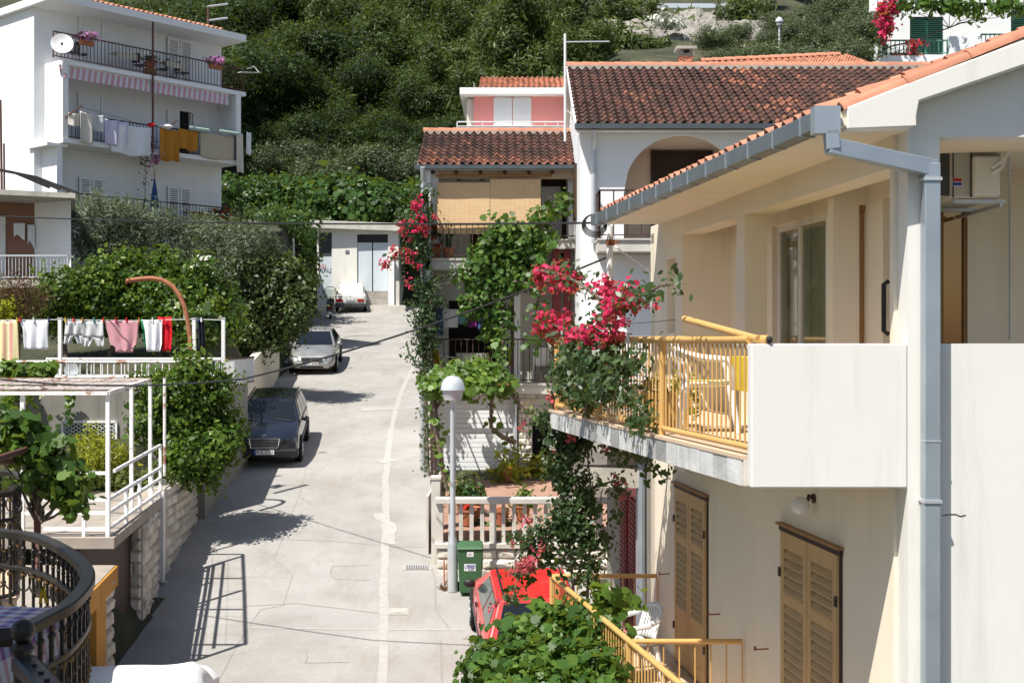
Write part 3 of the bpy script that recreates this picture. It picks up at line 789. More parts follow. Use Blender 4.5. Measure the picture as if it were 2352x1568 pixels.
# lower balcony slab
low = lambda y: 1.275-.19*(y-13.7)
mb = MB(); mb.ext([(low(9.9), 9.9, FL-.2), (low(17.6), 17.6, FL-.2), (RW(0, 17.6, 0).x-.005, 17.6, FL-.2), (RW(0, 9.9, 0).x-.005, 9.9, FL-.2)], (0, 0, .2)); mb.build('lower_balcony_slab', MATS['floortile'], rh)
# yellow railings
YP = MATS['yellowpaint']
def railing(name, a, b, z0, z1, posts, parent, rt=.032, rb=.022, gap=.1, bar=.0085, botz=.09):
    a = Vector(a); b = Vector(b)
    t = MB(); t.tube([a+Vector((0, 0, z1)), b+Vector((0, 0, z1))], rt, 10); r = t.build('top_rail', YP, parent, smooth=True)
    t = MB(); t.tube([a+Vector((0, 0, z0+botz)), b+Vector((0, 0, z0+botz))], rb, 8); t.build('bottom_rail', YP, parent, smooth=True)
    n = max(1, int((b-a).length/gap)); t = MB()
    for k in range(n+1):
        p = a.lerp(b, k/n); t.tube([p+Vector((0, 0, z0+botz)), p+Vector((0, 0, z1-rt*.7))], bar, 6)
    t.build('rail_bars', YP, parent, smooth=True)
    for f in posts:
        p = a.lerp(b, f); t = MB(); t.tube([p+Vector((0, 0, z0)), p+Vector((0, 0, z1-.01))], rt*.9, 10); t.build('post', YP, parent, smooth=True)
ur = thing('yellow_railing', 'ochre yellow tube railing along the upper balcony with an open pipe end', 'railing', (1.6, 12, -.9))
ea, eb = edge(9.85)+Vector((.05, 0, 0)), edge(16.25)+Vector((.05, 0, 0))
railing('upper', (ea.x, ea.y, 0), (eb.x, eb.y, 0), -.93, 0, (.335, .68, 1.0), ur, .034, .026, .102)
railing('upper', (eb.x, eb.y, 0), (RW(-.02, 16.25, 0).x, 16.25, 0), -.93, 0, (), ur, .034, .026, .102)
t = MB(); t.tube([(ea.x+.12, ea.y-.14, 0), (ea.x-.015, ea.y+.1, 0)], .036, 12); t.tube([P(1742, 779, 9.75), P(1572, 732, 11.2)], .03, 12)
t.build('drying_arm', YP, ur, smooth=True)
t = MB(); pe = P(1572, 732, 11.2); t.ball(pe+(pe-P(1742, 779, 9.75)).normalized()*.002, .024, 10, 6); t.ball((ea.x+.122, ea.y-.143, 0), .028, 10, 6); t.build('pipe_bore', MATS['black'], ur)
lr = thing('yellow_railing', 'ochre yellow railing of the lower balcony above the grapevine', 'railing', (1.3, 13, FL))
railing('low', (low(10.4), 10.4, 0), (low(17.5), 17.5, 0), FL, -3.27, (.47, 1.0), lr, .034, .024, .11)
railing('low', (low(13.7)+.03, 13.7, 0), (RW(-.03, 13.7, 0).x, 13.7, 0), FL, -3.27, (), lr, .03, .02, .155)
railing('low', (low(17.5)+.03, 17.5, 0), (RW(-.03, 17.5, 0).x, 17.5, 0), FL, -3.27, (), lr, .03, .02, .155)
# globes
for px, py, Y, lab in ((1838, 1160, 11.62, 'round opal globe lamp under the parapet above the nearer shutters'), (1571, 1069, 15.95, 'round opal globe lamp under the slab above the farther shutters')):
    c = P(px, py, Y); t = thing('globe_lamp', lab, 'wall lamp', c, 'globe lamps under the balcony')
    mb = MB(); mb.ball(c, .083, 18, 12); mb.build('globe', MATS['opal'], t, smooth=True)
    mb = MB(); wx = RW(0, Y, 0).x; mb.tube([(wx, Y+.03, c.z+.06), (wx-.06, Y+.02, c.z+.085), (c.x+.07, Y, c.z+.045)], .02, 8); mb.lathe((wx-.012, Y+.03, c.z+.06), [(.045, -.012), (.045, .012)], 12, 0, Matrix.Rotation(math.pi/2, 3, 'Y')); mb.build('bracket', MATS['ironbrown'], t)
# air conditioner
ac = thing('air_conditioner', 'cream outdoor air conditioner unit on a bracket inside the loggia', 'air conditioner', (4.05, 11, .4))
A0, A1 = P(2182, 455, 10.9), P(2300, 322, 10.9)
mb = MB(); mb.box(A0.x, 10.9, A0.z, A1.x, 11.75, A1.z); bd = mb.build('casing', MATS['acbody'], ac, bevel=.02)
mb = MB(); mb.box(A0.x-.07, 10.93, A0.z+.02, A0.x+.001, 11.72, A1.z-.01); mb.build('fan_housing', MATS['acbody'], ac, bevel=.01)
mb = MB(); mb.lathe((A0.x-.072, 11.3, (A0.z+A1.z)/2), [(.23, 0), (.23, .01)], 24, 0, Matrix.Rotation(-math.pi/2, 3, 'Y'))
mb.build('fan_opening', MATS['dark'], ac)
mb = MB()
for k in range(13):
    z = A0.z+.05+k*.034; mb.tube([(A0.x-.092, 10.95, z), (A0.x-.092, 11.7, z)], .005, 5)
for k in range(14):
    y = 10.95+k*.057; mb.tube([(A0.x-.092, y, A0.z+.05), (A0.x-.092, y, A1.z-.03)], .004, 5)
mb.build('grille', MATS['steel'], ac)
mb = MB(); c0 = P(2235, 450, 10.86); c1 = P(2295, 360, 10.86); mb.box(c0.x, 10.83, c0.z, c1.x, 10.905, c1.z); mb.build('service_cover', MATS['acpanel'], ac, bevel=.015)
mb = MB(); s0 = P(2160, 450, 10.92); s1 = P(2181, 324, 10.92); mb.box(s0.x, 10.915, s0.z, s1.x, 10.925, s1.z); mb.build('side_mesh', MATS['bumpergrey'], ac)
mb = MB(); mb.box(A0.x+.02, 10.89, A0.z, A0.x+.03, 10.899, A1.z); mb.box(P(2228, 0, 10.9).x, 10.885, A0.z+.01, P(2232, 0, 10.9).x, 10.899, A1.z); mb.build('casing_seam', MATS['bumpergrey'], ac)
mb = MB(); c0 = P(2188, 428, 10.89); c1 = P(2210, 408, 10.89); mb.box(c0.x, 10.893, c0.z, c1.x, 10.9, c1.z); lb = mb.build('label_plate', MATS['platewhite'], ac)
mb = MB(); mb.box(c0.x+.004, 10.889, (c0.z+c1.z)/2+.004, c1.x-.004, 10.893, c1.z-.006); mb.build('label_band', MATS['redink'], lb)
mb = MB(); mb.box(c0.x+.004, 10.889, c0.z+.006, c1.x-.004, 10.893, (c0.z+c1.z)/2-.004); mb.build('label_band', MATS['blueink'], lb)
mb = MB(); a = P(2190, 330, 10.9); mb.ext([(a.x+.025*math.cos(t)*1.6, 10.893, a.z+.012*math.sin(t)) for t in [k*math.pi/8 for k in range(16)]], (0, .006, 0)); mb.build('badge', MATS['steel'], ac)
for dy, dz in ((0, 0), (.05, -.035)):
    mb = MB(); mb.tube([P(2278, 385-dz*400, 10.82), P(2300, 372-dz*400, 10.82), P(2312, 355, 10.84), P(2314, 318, 10.86)], .018, 8); mb.build('hose', MATS['plastic'], ac, smooth=True)
mb = MB(); mb.tube([P(2316, 325, 10.87), P(2320, 480, 11.9), P(2320, 780, 11.9)], .014, 6); mb.build('conduit', MATS['steel'], ac)
mb = MB(); a = P(2170, 466, 10.85); b = P(2308, 462, 10.85); mb.bar((A0.x+.05, 10.95, A0.z-.025), (A1.x+.05, 10.95, A0.z-.025), .04, .035); mb.bar((A0.x+.05, 11.65, A0.z-.025), (A1.x+.05, 11.65, A0.z-.025), .04, .035); mb.bar((A1.x, 10.9, A0.z-.06), (A1.x, 12, A0.z-.06), .03, .03); mb.build('bracket', MATS['steel'], ac)
# pole at the far gutter corner, with cables and chain
pl = thing('service_pole', 'thin rusty pipe pole rising to the far end of the zinc gutter', 'pole', (1.38, 17.7, -1))
mb = MB(); p0 = P(1401, 520, 17.7); p1 = P(1400, 770, 17.7); mb.tube([p0, p1], .045, 10); mb.build('pipe', MATS['rustwhite'], pl, smooth=True)
mb = MB(); c = P(1402, 557, 17.68); mb.lathe(c, [(.06, -.04), (.06, .04)], 12); mb.bar(c, c+Vector((.12, -.03, 0)), .03, .04); mb.build('clamp', MATS['rust'], pl)
mb = MB()
for k in range(4):
    c = P(1366, 512, 17.5); r = .12+.012*k; mb.tube([c+Vector((r*1.1*math.cos(t), .02*k, r*math.sin(t)-.01*k)) for t in [i*math.pi/8 for i in range(16)]], .009, 5, closed=True)
mb.build('cable_coil', MATS['wire'], pl)
mb = MB(); pts = [P(1412, 565, 17.65), P(1435, 583, 17.5), P(1462, 600, 17.4), P(1490, 618, 17.3)]
for i in range(3):
    for k in range(3):
        p = pts[i].lerp(pts[i+1], (k+.1)/3); q = pts[i].lerp(pts[i+1], (k+.8)/3); mb.tube([p, q], .012, 5)
mb.ball(pts[-1], .035, 10, 6); mb.build('turnbuckle_chain', MATS['plastic'], pl)
# ---- white plastic chairs
def plastic_chair(label, loc, rz, s=1.0):
    c = thing('plastic_chair', label, 'chair', (0, 0, 0), 'white plastic garden chairs')
    W = MATS['plastic']
    def seat(u, v): return ((u-.5)*.46*(1-.1*v), (v-.5)*.44, .42+.02*math.cos(u*math.pi*2)-.02*v+.01)
    mb = MB(); mb.grid(seat, 10, 8); mb.build('seat', W, c, smooth=True, solid=.018)
    def back(u, v):
        a = (u-.5)*2; return (a*.235*(1-.12*v*v), .21+.10*v-.06*a*a+.02, .43+.42*v*(1-.14*a*a))
    mb = MB()
    for k in range(9):                      # pierced back: slats and rim
        u0 = .06+k*.1; mb.grid(lambda u, v, u0=u0: back(u0+u*.065, .05+v*.83), 1, 8)
    for v0 in (.28, .55): mb.grid(lambda u, v, v0=v0: back(u, v0+v*.05), 10, 1)
    mb.grid(lambda u, v: back(u, .86+v*.14), 14, 2); mb.grid(lambda u, v: back(u*.07, v), 1, 8); mb.grid(lambda u, v: back(.93+u*.07, v), 1, 8)
    mb.build('backrest', W, c, smooth=True, solid=.015)
    for sx in (-1, 1):
        mb = MB(); pts = [(sx*.235, -.20, .40), (sx*.285, -.2, .55), (sx*.30, -.16, .645), (sx*.30, .05, .66), (sx*.265, .2, .70), (sx*.22, .27, .74)]
        mb.tube(pts, [.02, .024, .028, .03, .026, .02], 8); mb.build('armrest', W, c, smooth=True)
        for sy in (-1, 1):
            mb = MB(); mb.tube([(sx*.21, sy*.19, .42), (sx*.235, sy*.225, .2), (sx*.255, sy*.255, 0)], [.036, .03, .02], 8); mb.build('leg', W, c, smooth=True)
    c.location = loc; c.rotation_euler.z = rz; c.scale = (s, s, s)
    return c
plastic_chair('empty white plastic armchair on the lower balcony beside the farther shutters', (1.48, 15.6, FL), math.radians(-70), 1.1)
plastic_chair('white plastic armchair with green seat pad behind the upper yellow railing', (1.92, 12.45, -.9), math.radians(85), 1.1)
cu = thing('seat_pad', 'thin green and yellow seat pad on the upper balcony chair', 'cushion', (1.92, 12.45, -.43))
mb = MB(); mb.box(1.72, 12.25, -.435, 2.12, 12.65, -.40); mb.build('pad', MATS['cushion'], cu, bevel=.015)
tb = thing('balcony_table', 'square table under an orange yellow cloth on the upper balcony', 'table', (2.5, 12.6, -.9))
mb = MB()
mb.box(2.25, 12.2, -.2, 2.75, 13.1, -.17); mb.box(2.24, 12.195, -.5, 2.25, 13.105, -.171); mb.box(2.251, 12.188, -.5, 2.75, 12.2, -.172); mb.build('tablecloth', MATS['clothyellow'], tb)
for x in (2.32, 2.68):
    for y in (12.28, 13.02):
        mb = MB(); mb.tube([(x, y, -.2), (x, y, -.9)], .025, 8); mb.build('leg', MATS['plastic'], tb)
fb = thing('flower_trough', 'ochre flower trough with dry trailing plants on the upper balcony', 'planter', (1.6, 13.3, -.9))
mb = MB(); mb.add([(1.40, 13.0, -.9), (1.80, 13.0, -.9), (1.80, 13.35, -.9), (1.40, 13.35, -.9), (1.35, 12.95, -.55), (1.86, 12.95, -.55), (1.86, 13.4, -.55), (1.35, 13.4, -.55)], [(0, 3, 2, 1), (4, 5, 6, 7), (0, 1, 5, 4), (1, 2, 6, 5), (2, 3, 7, 6), (3, 0, 4, 7)])
mb.build('trough', MATS['yellowpaint'], fb)
pt, nm, vr = crown_points([((1.6, 13.15, -.5), (.26, .2, .12)), ((1.85, 12.98, -.62), (.08, .1, .2))], 500, .05, 8)
leaves('trailing_leaves', pt, nm, .05, LM['lime'], fb, OVAL)
dr = thing('drying_rack', 'folded white clothes rack standing on the upper balcony', 'clothes rack', (1.2, 13.6, -.9))
mb = MB(); x0, y0 = 1.28, 13.9
for k in range(12): mb.tube([(x0-.22, y0+.02, -.85+k*.065), (x0+.25, y0+.02, -.85+k*.065)], .006, 5)
for x in (-.22, .25): mb.tube([(x0+x, y0, -.9), (x0+x, y0+.03, -.05)], .01, 6)
mb.build('rack', MATS['plastic'], dr)
for px, Y, nm_, lab in ((1444, 12.9, 'clothyellow', 'yellow clothes peg on the upper balcony rail beside the magenta blossom'), (1442, 12.93, 'plastic', 'white clothes pegs clipped on the upper balcony rail')):
    pass
for px, m_, lab in ((1405, 'clothyellow', 'yellow clothes peg clipped to the upper balcony rail beside magenta blossom'), (1441, 'plastic', 'white clothes peg clipped to the upper balcony rail')):
    Y = 10950/(px-596); p = Vector((PX(px, Y), Y, 0)); mb = MB()
    mb.bar(p+Vector((-.02, -.03, -.04)), p+Vector((.012, -.03, .075)), .012, .02); mb.bar(p+Vector((.02, -.045, -.04)), p+Vector((-.012, -.045, .075)), .012, .02)
    tag(mb.build('clothes_peg', MATS[m_]), lab, 'clothes peg')
# ================================================================== arched house (brown tiled roof)
WH = MATS['white']
ah = thing('arched_house', 'white house with arched balcony recess under a wide brown tiled roof', 'house', (5, 30, 2))
yA = 28.7
mb = MB(); x0 = PX(1333, yA); xe = 11.5; ztop = 4.75; zf = PZ(556, 28.3)
# arch opening: cut by slices
ac_x, ar = PX(1570, yA), 1.36; asp = PZ(440, yA)
N = 28; zb = zf; top = ztop
mb.box(x0, yA, -4, ac_x-ar, yA+.3, top); mb.box(ac_x+ar, yA, -4, xe, yA+.3, top)
mb.box(ac_x-ar, yA, -4, ac_x+ar, yA+.3, zb)
for k in range(N):
    xa = ac_x-ar+2*ar*k/N; xb = xa+2*ar/N
    za = asp-.05+math.sqrt(max(0, ar*ar-(xa-ac_x)**2)); zc = asp-.05+math.sqrt(max(0, ar*ar-(xb-ac_x)**2))
    mb.add([(xa, yA, za), (xb, yA, zc), (xb, yA, top), (xa, yA, top), (xa, yA+.3, za), (xb, yA+.3, zc), (xb, yA+.3, top), (xa, yA+.3, top)], [(0, 1, 2, 3), (4, 7, 6, 5), (0, 4, 5, 1)])
mb.box(x0, yA+.3, -4, x0+.3, 33.5, 4.75); mb.box(x0, 36, -4, xe, 36.3, 4.7)
mb.ext([(x0+.02, yA+.0, 4.75), (x0+.02, 33, 6.75), (x0+.02, 36.3, 4.75)], (.25, 0, 0))
mb.build('wall', WH, ah)
mb = MB(); mb.box(ac_x-2, yA+1.6, zb, ac_x+2.2, yA+1.75, top); mb.box(ac_x-1.9, yA+.3, zb, ac_x-1.75, yA+1.6, top); mb.box(ac_x-2, yA+.3, top-.2, ac_x+2.2, yA+1.6, top-.05)
mb.build('recess_wall', MATS['peach'], ah)
d0, d1 = PX(1495, 30.25), PX(1637, 30.25); dz = PZ(347, 30.25)
mb = MB(); mb.box(d0, 30.22, zb, d1, 30.29, dz); dd = mb.build('shutter_door', MATS['darkbrown'], ah)
mb = MB()
for q in range(2):
    a = d0+.09+q*(d1-d0)/2; b = a+(d1-d0)/2-.16
    for k in range(30):
        z = zb+.15+k*(dz-zb-.3)/30; mb.box(a, 30.185, z, b, 30.22, z+.045)
mb.build('louvres', MATS['shutterdark'], dd)
# roof
mb = MB(); eA = Vector((PX(1322, 28.3), 28.3, PZ(291, 28.3)+.04)); rA = Vector((1.45, 33.0, 7.10))
Vr = (Vector((0, rA.y, rA.z))-Vector((0, eA.y, eA.z))); nrow = 17; L = Vr.length
def va(u, v):
    t = rnd.random()
    o = max(0, 1-abs(u-.50+.10*v)/.13); return min(1, .12+.36*t+(.5*o*t if rnd.random() < .6*o+.03 else 0)+(.25 if rnd.random() < .05 else 0))
tiles(mb, eA, (1, 0, 0), Vr, 47, nrow, .215, L/nrow, .075, va)
ro = mb.build('roof', MATS['tileold'], ah, smooth=True)
mb = MB(); mb.ext([eA+Vector((0, 0, -.04)), eA+Vector((10.1, 0, -.04)), rA+Vector((10.1, 0, -.06)), rA+Vector((0, 0, -.06))], (0, 0, -.09))
mb.ext([rA+Vector((0, 0, -.06)), rA+Vector((10.1, 0, -.06)), Vector((11.55, 37.4, 4.9)), Vector((1.45, 37.4, 4.9))], (0, 0, -.09)); mb.build('roof_deck', MATS['shadewall'], ro)
mb = MB(); ridge(mb, rA+Vector((0, 0, .03)), rA+Vector((10.1, 0, .03)), .12, .42, .62); mb.build('ridge_tiles', MATS['tilenew'], ro, smooth=True)
mb = MB(); mb.box(rA.x, rA.y-.16, rA.z-.14, rA.x+10.1, rA.y+.1, rA.z+.035); mb.build('ridge_mortar', MATS['concrete'], ro)
mb = MB(); mb.ext([eA+Vector((-.03, 0, -.10)), eA+Vector((-.03, 0, .05)), rA+Vector((-.03, 0, .04)), rA+Vector((-.03, 0, -.14))], (.06, 0, 0)); mb.build('verge_board', MATS['whitepaint'], ro)
mb = MB(); mb.box(1.47, 28.36, 4.70, 11.6, 28.69, 4.76); mb.build('soffit', WH, ah)
mb = MB(); mb.box(eA.x-.02, 28.16, eA.z-.10, 11.6, 28.29, eA.z+.01); mb.build('gutter', MATS['gutterdark'], ah)
mb = MB(); X = PX(1363, 28.6); mb.tube([(X, 28.25, eA.z-.1), (X, 28.4, 4.5), (X, 28.62, 4.3), (X, 28.62, zf)], .055, 8); mb.build('downpipe', MATS['steel'], ah)
# its balcony
b0, b1 = PX(1375, 27.7), PX(1760, 27.7)
mb = MB(); mb.box(b0, 27.7, zf-.25, b1, 28.69, zf); mb.box(b0-.02, 27.66, zf-.002, b1, 28.68, zf+.035); mb.build('balcony_slab', MATS['concretelight'], ah)
def iron_rail(name, pts, z0, z1, parent, gap=.13, m='ironbrown', w=.035, bw=.02):
    M_ = MATS[m]
    for i in range(len(pts)-1):
        a, b = Vector((pts[i][0], pts[i][1], 0)), Vector((pts[i+1][0], pts[i+1][1], 0))
        t = MB(); t.bar(a+Vector((0, 0, z1)), b+Vector((0, 0, z1)), w*1.4, w); t.build('top_rail', M_, parent)
        t = MB(); t.bar(a+Vector((0, 0, z0+.08)), b+Vector((0, 0, z0+.08)), w, w*.7); t.build('bottom_rail', M_, parent)
        n = max(1, round((b-a).length/gap)); t = MB()
        for k in range(n+1):
            p = a.lerp(b, k/n); t.bar(p+Vector((0, 0, z0 if k in (0, n) else z0+.08)), p+Vector((0, 0, z1)), bw if k not in (0, n) else w, bw if k not in (0, n) else w, up=(0, 1, 0))
        t.build('rail_bars', M_, parent)
r = thing('iron_railing', 'brown iron railing of the balcony before the white arch', 'railing', (b0, 27.7, zf))
iron_rail('r', [(b0+.03, 28.6), (b0+.03, 27.76), (b1, 27.76)], zf+.035, PZ(437, 27.76), r, .3, bw=.028)
# side window with brown shutter edge on
mb = MB(); mb.box(x0-.05, 30.2, PZ(500, 30.2), x0, 31.2, PZ(375, 30.2)); mb.build('side_shutter', MATS['shutterdark'], ah)
# chimney
ch = thing('chimney', 'small red brick chimney with flat cap behind the brown roof ridge', 'chimney', (PX(1577, 34), 34, 6.6))
mb = MB(); a, b = PX(1560, 34), PX(1593, 34); zt = PZ(113, 34); H = zt-6.6
mb.box(a+.02, 34.02, 6.3, b-.02, 34.38, zt); 
mb.build('core', MATS['mortar'], ch)
mb = MB(); stones(mb, (a, 34.02, 6.6), (1, 0, 0), b-a, H-.17, .02, .19, .072, .012, (0, -1, 0)); stones(mb, (a+.02, 34.38, 6.6), (0, -1, 0), .36, H-.17, .02, .19, .072, .012, (-1, 0, 0))
mb.build('bricks', MATS['brick'], ch)
mb = MB(); mb.box(a-.08, 33.92, zt, b+.08, 34.48, zt+.07); mb.build('cap', MATS['concrete'], ch)
mb = MB(); mb.box(a+.12, 33.985, zt-.10, b-.12, 34.0, zt-.03); mb.build('flue_opening', MATS['dark'], ch)
# aerial on the ridge end
an = thing('roof_aerial', 'tall thin white mast with one cross arm at the left end of brown roof', 'aerial', (PX(1298, 29.2), 29.2, 4))
mb = MB(); x = PX(1298, 29.2); mb.tube([(x, 29.2, PZ(325, 29.2)), (x, 29.2, PZ(78, 29.2))], .03, 8); mb.build('mast', MATS['rustwhite'], an)
mb = MB(); mb.tube([(x, 29.2, PZ(97, 29.2)), (PX(1400, 29.2), 29.2, PZ(96, 29.2))], .018, 6); mb.build('cross_arm', MATS['steel'], an)
mb = MB(); mb.tube([(x, 29.2, PZ(250, 29.2)), (x+.14, 29.25, PZ(262, 29.2)), (x+.2, 29.3, PZ(282, 29.2)), (x+.1, 29.3, PZ(283, 29.2))], .018, 6); mb.build('stay', MATS['rustwhite'], an)

# ================================================================== vine house with bamboo blinds
vh = thing('vine_house', 'two storey white house with bamboo blinds and a lower brown tiled roof', 'house', (0, 33, -3))
yf, yw = 31.3, 32.9; xl, xr = -2.18, 1.62
zp = -3.3; z1 = PZ(605, yf)-.02; z1s = z1+.10; zlow = PZ(884, yf)
mb = MB()
mb.box(xl, yf, zp-1.2, xl+.16, 36, 4.25); mb.box(xl+.16, 31.55, z1s, xl+.34, 32.9, 4.25)
wall_cells(mb, xl+.16, xr, zp, 4.25, yw, yw+.2, [(PX(1030, yw), PX(1160, yw), zlow, PZ(690, yw)), (PX(1243, yw), PX(1303, yw), z1+.3, PZ(410, yw)), (PX(1080, yw), PX(1120, yw), z1, PZ(440, yw))], 'x')
mb.box(PX(1302, 32.6), 31.9, z1, xr, yw, 4.25)
mb.box(xr-.02, yw, -4, xr+.1, 36, 4.2)
mb.box(PX(1175, 31.6), 31.55, zlow, PX(1195, 31.6), 31.8, z1-.2)
mb.build('wall', WH, vh)
mb = MB(); mb.box(xl+.16, 31.6, PZ(410, 31.6), xr-.1, 31.75, 4.25); mb.build('lintel', MATS['peach'], vh)
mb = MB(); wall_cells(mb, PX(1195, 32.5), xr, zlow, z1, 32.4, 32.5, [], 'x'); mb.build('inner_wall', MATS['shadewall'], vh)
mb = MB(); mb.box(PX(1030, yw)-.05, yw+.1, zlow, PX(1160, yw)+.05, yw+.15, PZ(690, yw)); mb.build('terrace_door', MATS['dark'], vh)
mb = MB(); mb.box(PX(1243, yw), yw+.08, z1+.3, PX(1303, yw), yw+.13, PZ(410, yw)); dd = mb.build('balcony_door', MATS['darkbrown'], vh)
mb = MB(); mb.box(PX(1244, yw), yw+.05, z1+.3, PX(1288, yw), yw+.078, PZ(428, yw)); mb.build('curtain', MATS['clothwhite'], dd)
mb = MB(); mb.box(PX(1080, yw), yw+.08, z1, PX(1120, yw), yw+.13, PZ(440, yw)); mb.build('balcony_door', MATS['darkbrown'], vh)
# slabs
mb = MB(); mb.box(xl-.05, yf, z1-.14, PX(1180, yf), yw, z1s-.004); mb.box(xl-.07, yf-.03, z1s-.003, PX(1180, yf), yw-.3, z1s+.05); mb.build('balcony_slab', MATS['concretelight'], vh)
zr = PZ(549, yf); mb = MB(); mb.box(PX(1256, yf), yf, zr-.24, PX(1372, yf), yw, zr-.035); mb.box(PX(1256, yf)-.03, yf-.03, zr-.034, PX(1372, yf), yw-.1, zr); mb.build('balcony_slab', MATS['concretelight'], vh)
mb = MB(); mb.box(xl+.17, yf+.2, zlow-.3, PX(1165, yf), yw-.01, zlow-.1); mb.box(PX(1163, yf), yf-.15, zlow-.22, PX(1272, yf), yw-.02, zlow); mb.box(PX(1160, yf), yf-.19, zlow+.002, PX(1273, yf), yw-.05, zlow+.045); mb.build('terrace_slab', MATS['concretelight'], vh)
# bamboo
for a, b, top in ((1004, 1125, 418), (1126, 1242, 410)):
    mb = MB()
    def bl(u, v, a=a, b=b, top=top): return (PX(a, yf+.12)+(PX(b, yf+.12)-PX(a, yf+.12))*u, yf+.12+.004*math.sin(u*5), PZ(top, yf)+(PZ(536, yf)-PZ(top, yf))*v)
    mb.grid(bl, 8, 30); mb.build('bamboo_blind', MATS['bamboo'], vh, solid=.01)
mb = MB(); mb.tube([(PX(1000, yf), yf+.14, PZ(402, yf)), (PX(1268, yf), yf+.14, PZ(401, yf))], .03, 8); mb.build('blind_roller', MATS['wood'], vh)
# roof and rafters
mb = MB(); e = Vector((PX(957, 31.2), 31.24, PZ(384, 31.2)+.05)); rr = Vector((e.x, 34.0, PZ(305, 34))); Vr = rr-e; L = Vr.length
tiles(mb, e, (1, 0, 0), Vr, 19, 10, .212, L/10, .075, lambda u, v: min(1, .14+.34*rnd.random()+(.45*rnd.random() if v < .12 or rnd.random() < .05 else 0)))
ro = mb.build('roof', MATS['tileold'], vh, smooth=True)
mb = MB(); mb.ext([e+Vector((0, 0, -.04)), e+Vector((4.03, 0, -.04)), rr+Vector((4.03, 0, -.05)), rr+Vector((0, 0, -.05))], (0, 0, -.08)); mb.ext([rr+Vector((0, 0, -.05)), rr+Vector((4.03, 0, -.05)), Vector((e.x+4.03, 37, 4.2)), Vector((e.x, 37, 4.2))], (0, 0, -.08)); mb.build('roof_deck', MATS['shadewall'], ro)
mb = MB(); ridge(mb, rr+Vector((0, 0, .02)), rr+Vector((4.0, 0, .02)), .11, .4, .6); mb.build('ridge_tiles', MATS['tilenew'], ro, smooth=True)
mb = MB(); mb.box(rr.x, rr.y-.14, rr.z-.12, rr.x+4, rr.y+.1, rr.z+.02); mb.build('ridge_mortar', MATS['concrete'], ro)
mb = MB(); mb.box(e.x-.05, 31.11, e.z-.1, 1.60, 31.23, e.z+.0); mb.build('gutter', MATS['gutterdark'], vh)
for px in (994, 1047, 1103, 1159, 1215, 1269):
    mb = MB(); x = PX(px, 31.3); mb.box(x-.04, 31.28, e.z-.17, x+.04, 32.9, e.z-.05); mb.build('rafter', MATS['darkbrown'], vh)
mb = MB(); x = PX(974, yf)-.02; mb.tube([(x, 31.1, e.z-.06), (x, 31.25, 3.9), (x-.02, 31.24, zp-.9)], .06, 8); mb.build('downpipe', MATS['steel'], vh)
# railings
r = thing('iron_railing', 'brown iron railing below the bamboo blinds with hanging pots', 'railing', (0, yf, z1s))
iron_rail('r', [(xl+.02, yf+.05), (PX(1262, yf), yf+.05)], z1s+.05, PZ(515, yf), r, .145)
r = thing('iron_railing', 'short raised brown iron railing beside the dark balcony door', 'railing', (1, yf, zr))
iron_rail('r', [(PX(1258, yf), yf+.05), (PX(1368, yf), yf+.05)], zr, PZ(450, yf), r, .18)
r = thing('iron_railing', 'brown iron railing of the shaded terrace with yellow chairs', 'railing', (0, yf, zlow))
iron_rail('r', [(xl+.2, yf+.02), (PX(1166, yf), yf+.02), (PX(1176, yf), yf-.1), (PX(1269, yf), yf-.1)], zlow+.045, PZ(779, yf), r, .145)
mb = MB(); x = PX(1177, yf); mb.box(x-.04, yf-.14, zlow+.04, x+.04, yf-.06, z1-.2); mb.build('corner_post', MATS['ironbrown'], r)
# red posts
for k, (a, b) in enumerate(((1269, 1288), (1295, 1311), (1321, 1338), (1348, 1364))):
    t = thing('red_post', 'dark red square concrete post under the raised slab, '+['first from the left', 'second from the left', 'third from the left', 'rightmost beside the white wall'][k], 'post', (PX(a, yf), 31.4, zlow), 'red posts under the slab')
    mb = MB(); mb.box(PX(a, 31.4), 31.4, zlow-2, PX(b, 31.4), 31.58, zr-.24); mb.build('shaft', MATS['redpost'], t, bevel=.015)
    mb = MB(); mb.box(PX(a, 31.4)-.02, 31.385, zlow-.4, PX(b, 31.4)+.02, 31.6, zlow-.2); mb.build('foot', MATS['redpost'], t)
# garage front under the terrace
gx0, gx1 = PX(1004, 31.6), PX(1184, 31.6); gz1 = PZ(905, 31.6)
mb = MB(); mb.box(gx0-.02, 31.66, zp, gx1, 31.72, gz1); gd_ = mb.build('garage_door', MATS['whitepaint'], vh)
for k in range(16):
    mb2 = MB(); z = zp+k*(gz1-zp)/16; mb2.box(gx0, 31.63, z+.006, gx1, 31.662, z+(gz1-zp)/16-.006); mb2.build('door_slat', MATS['white'], gd_)
mb = MB(); mb.box(xl+.16, 31.6, zp, gx0-.02, 31.9, zlow-.1); mb.box(gx0-.02, 31.6, gz1, gx1+.02, 31.8, zlow-.1); mb.build('garage_wall', MATS['white'], vh)
mb = MB(); x = PX(1183, 31.5); mb.tube([(x, 31.5, zlow-.2), (x, 31.5, zp-.4)], .055, 8); mb.build('downpipe', MATS['steel'], vh)
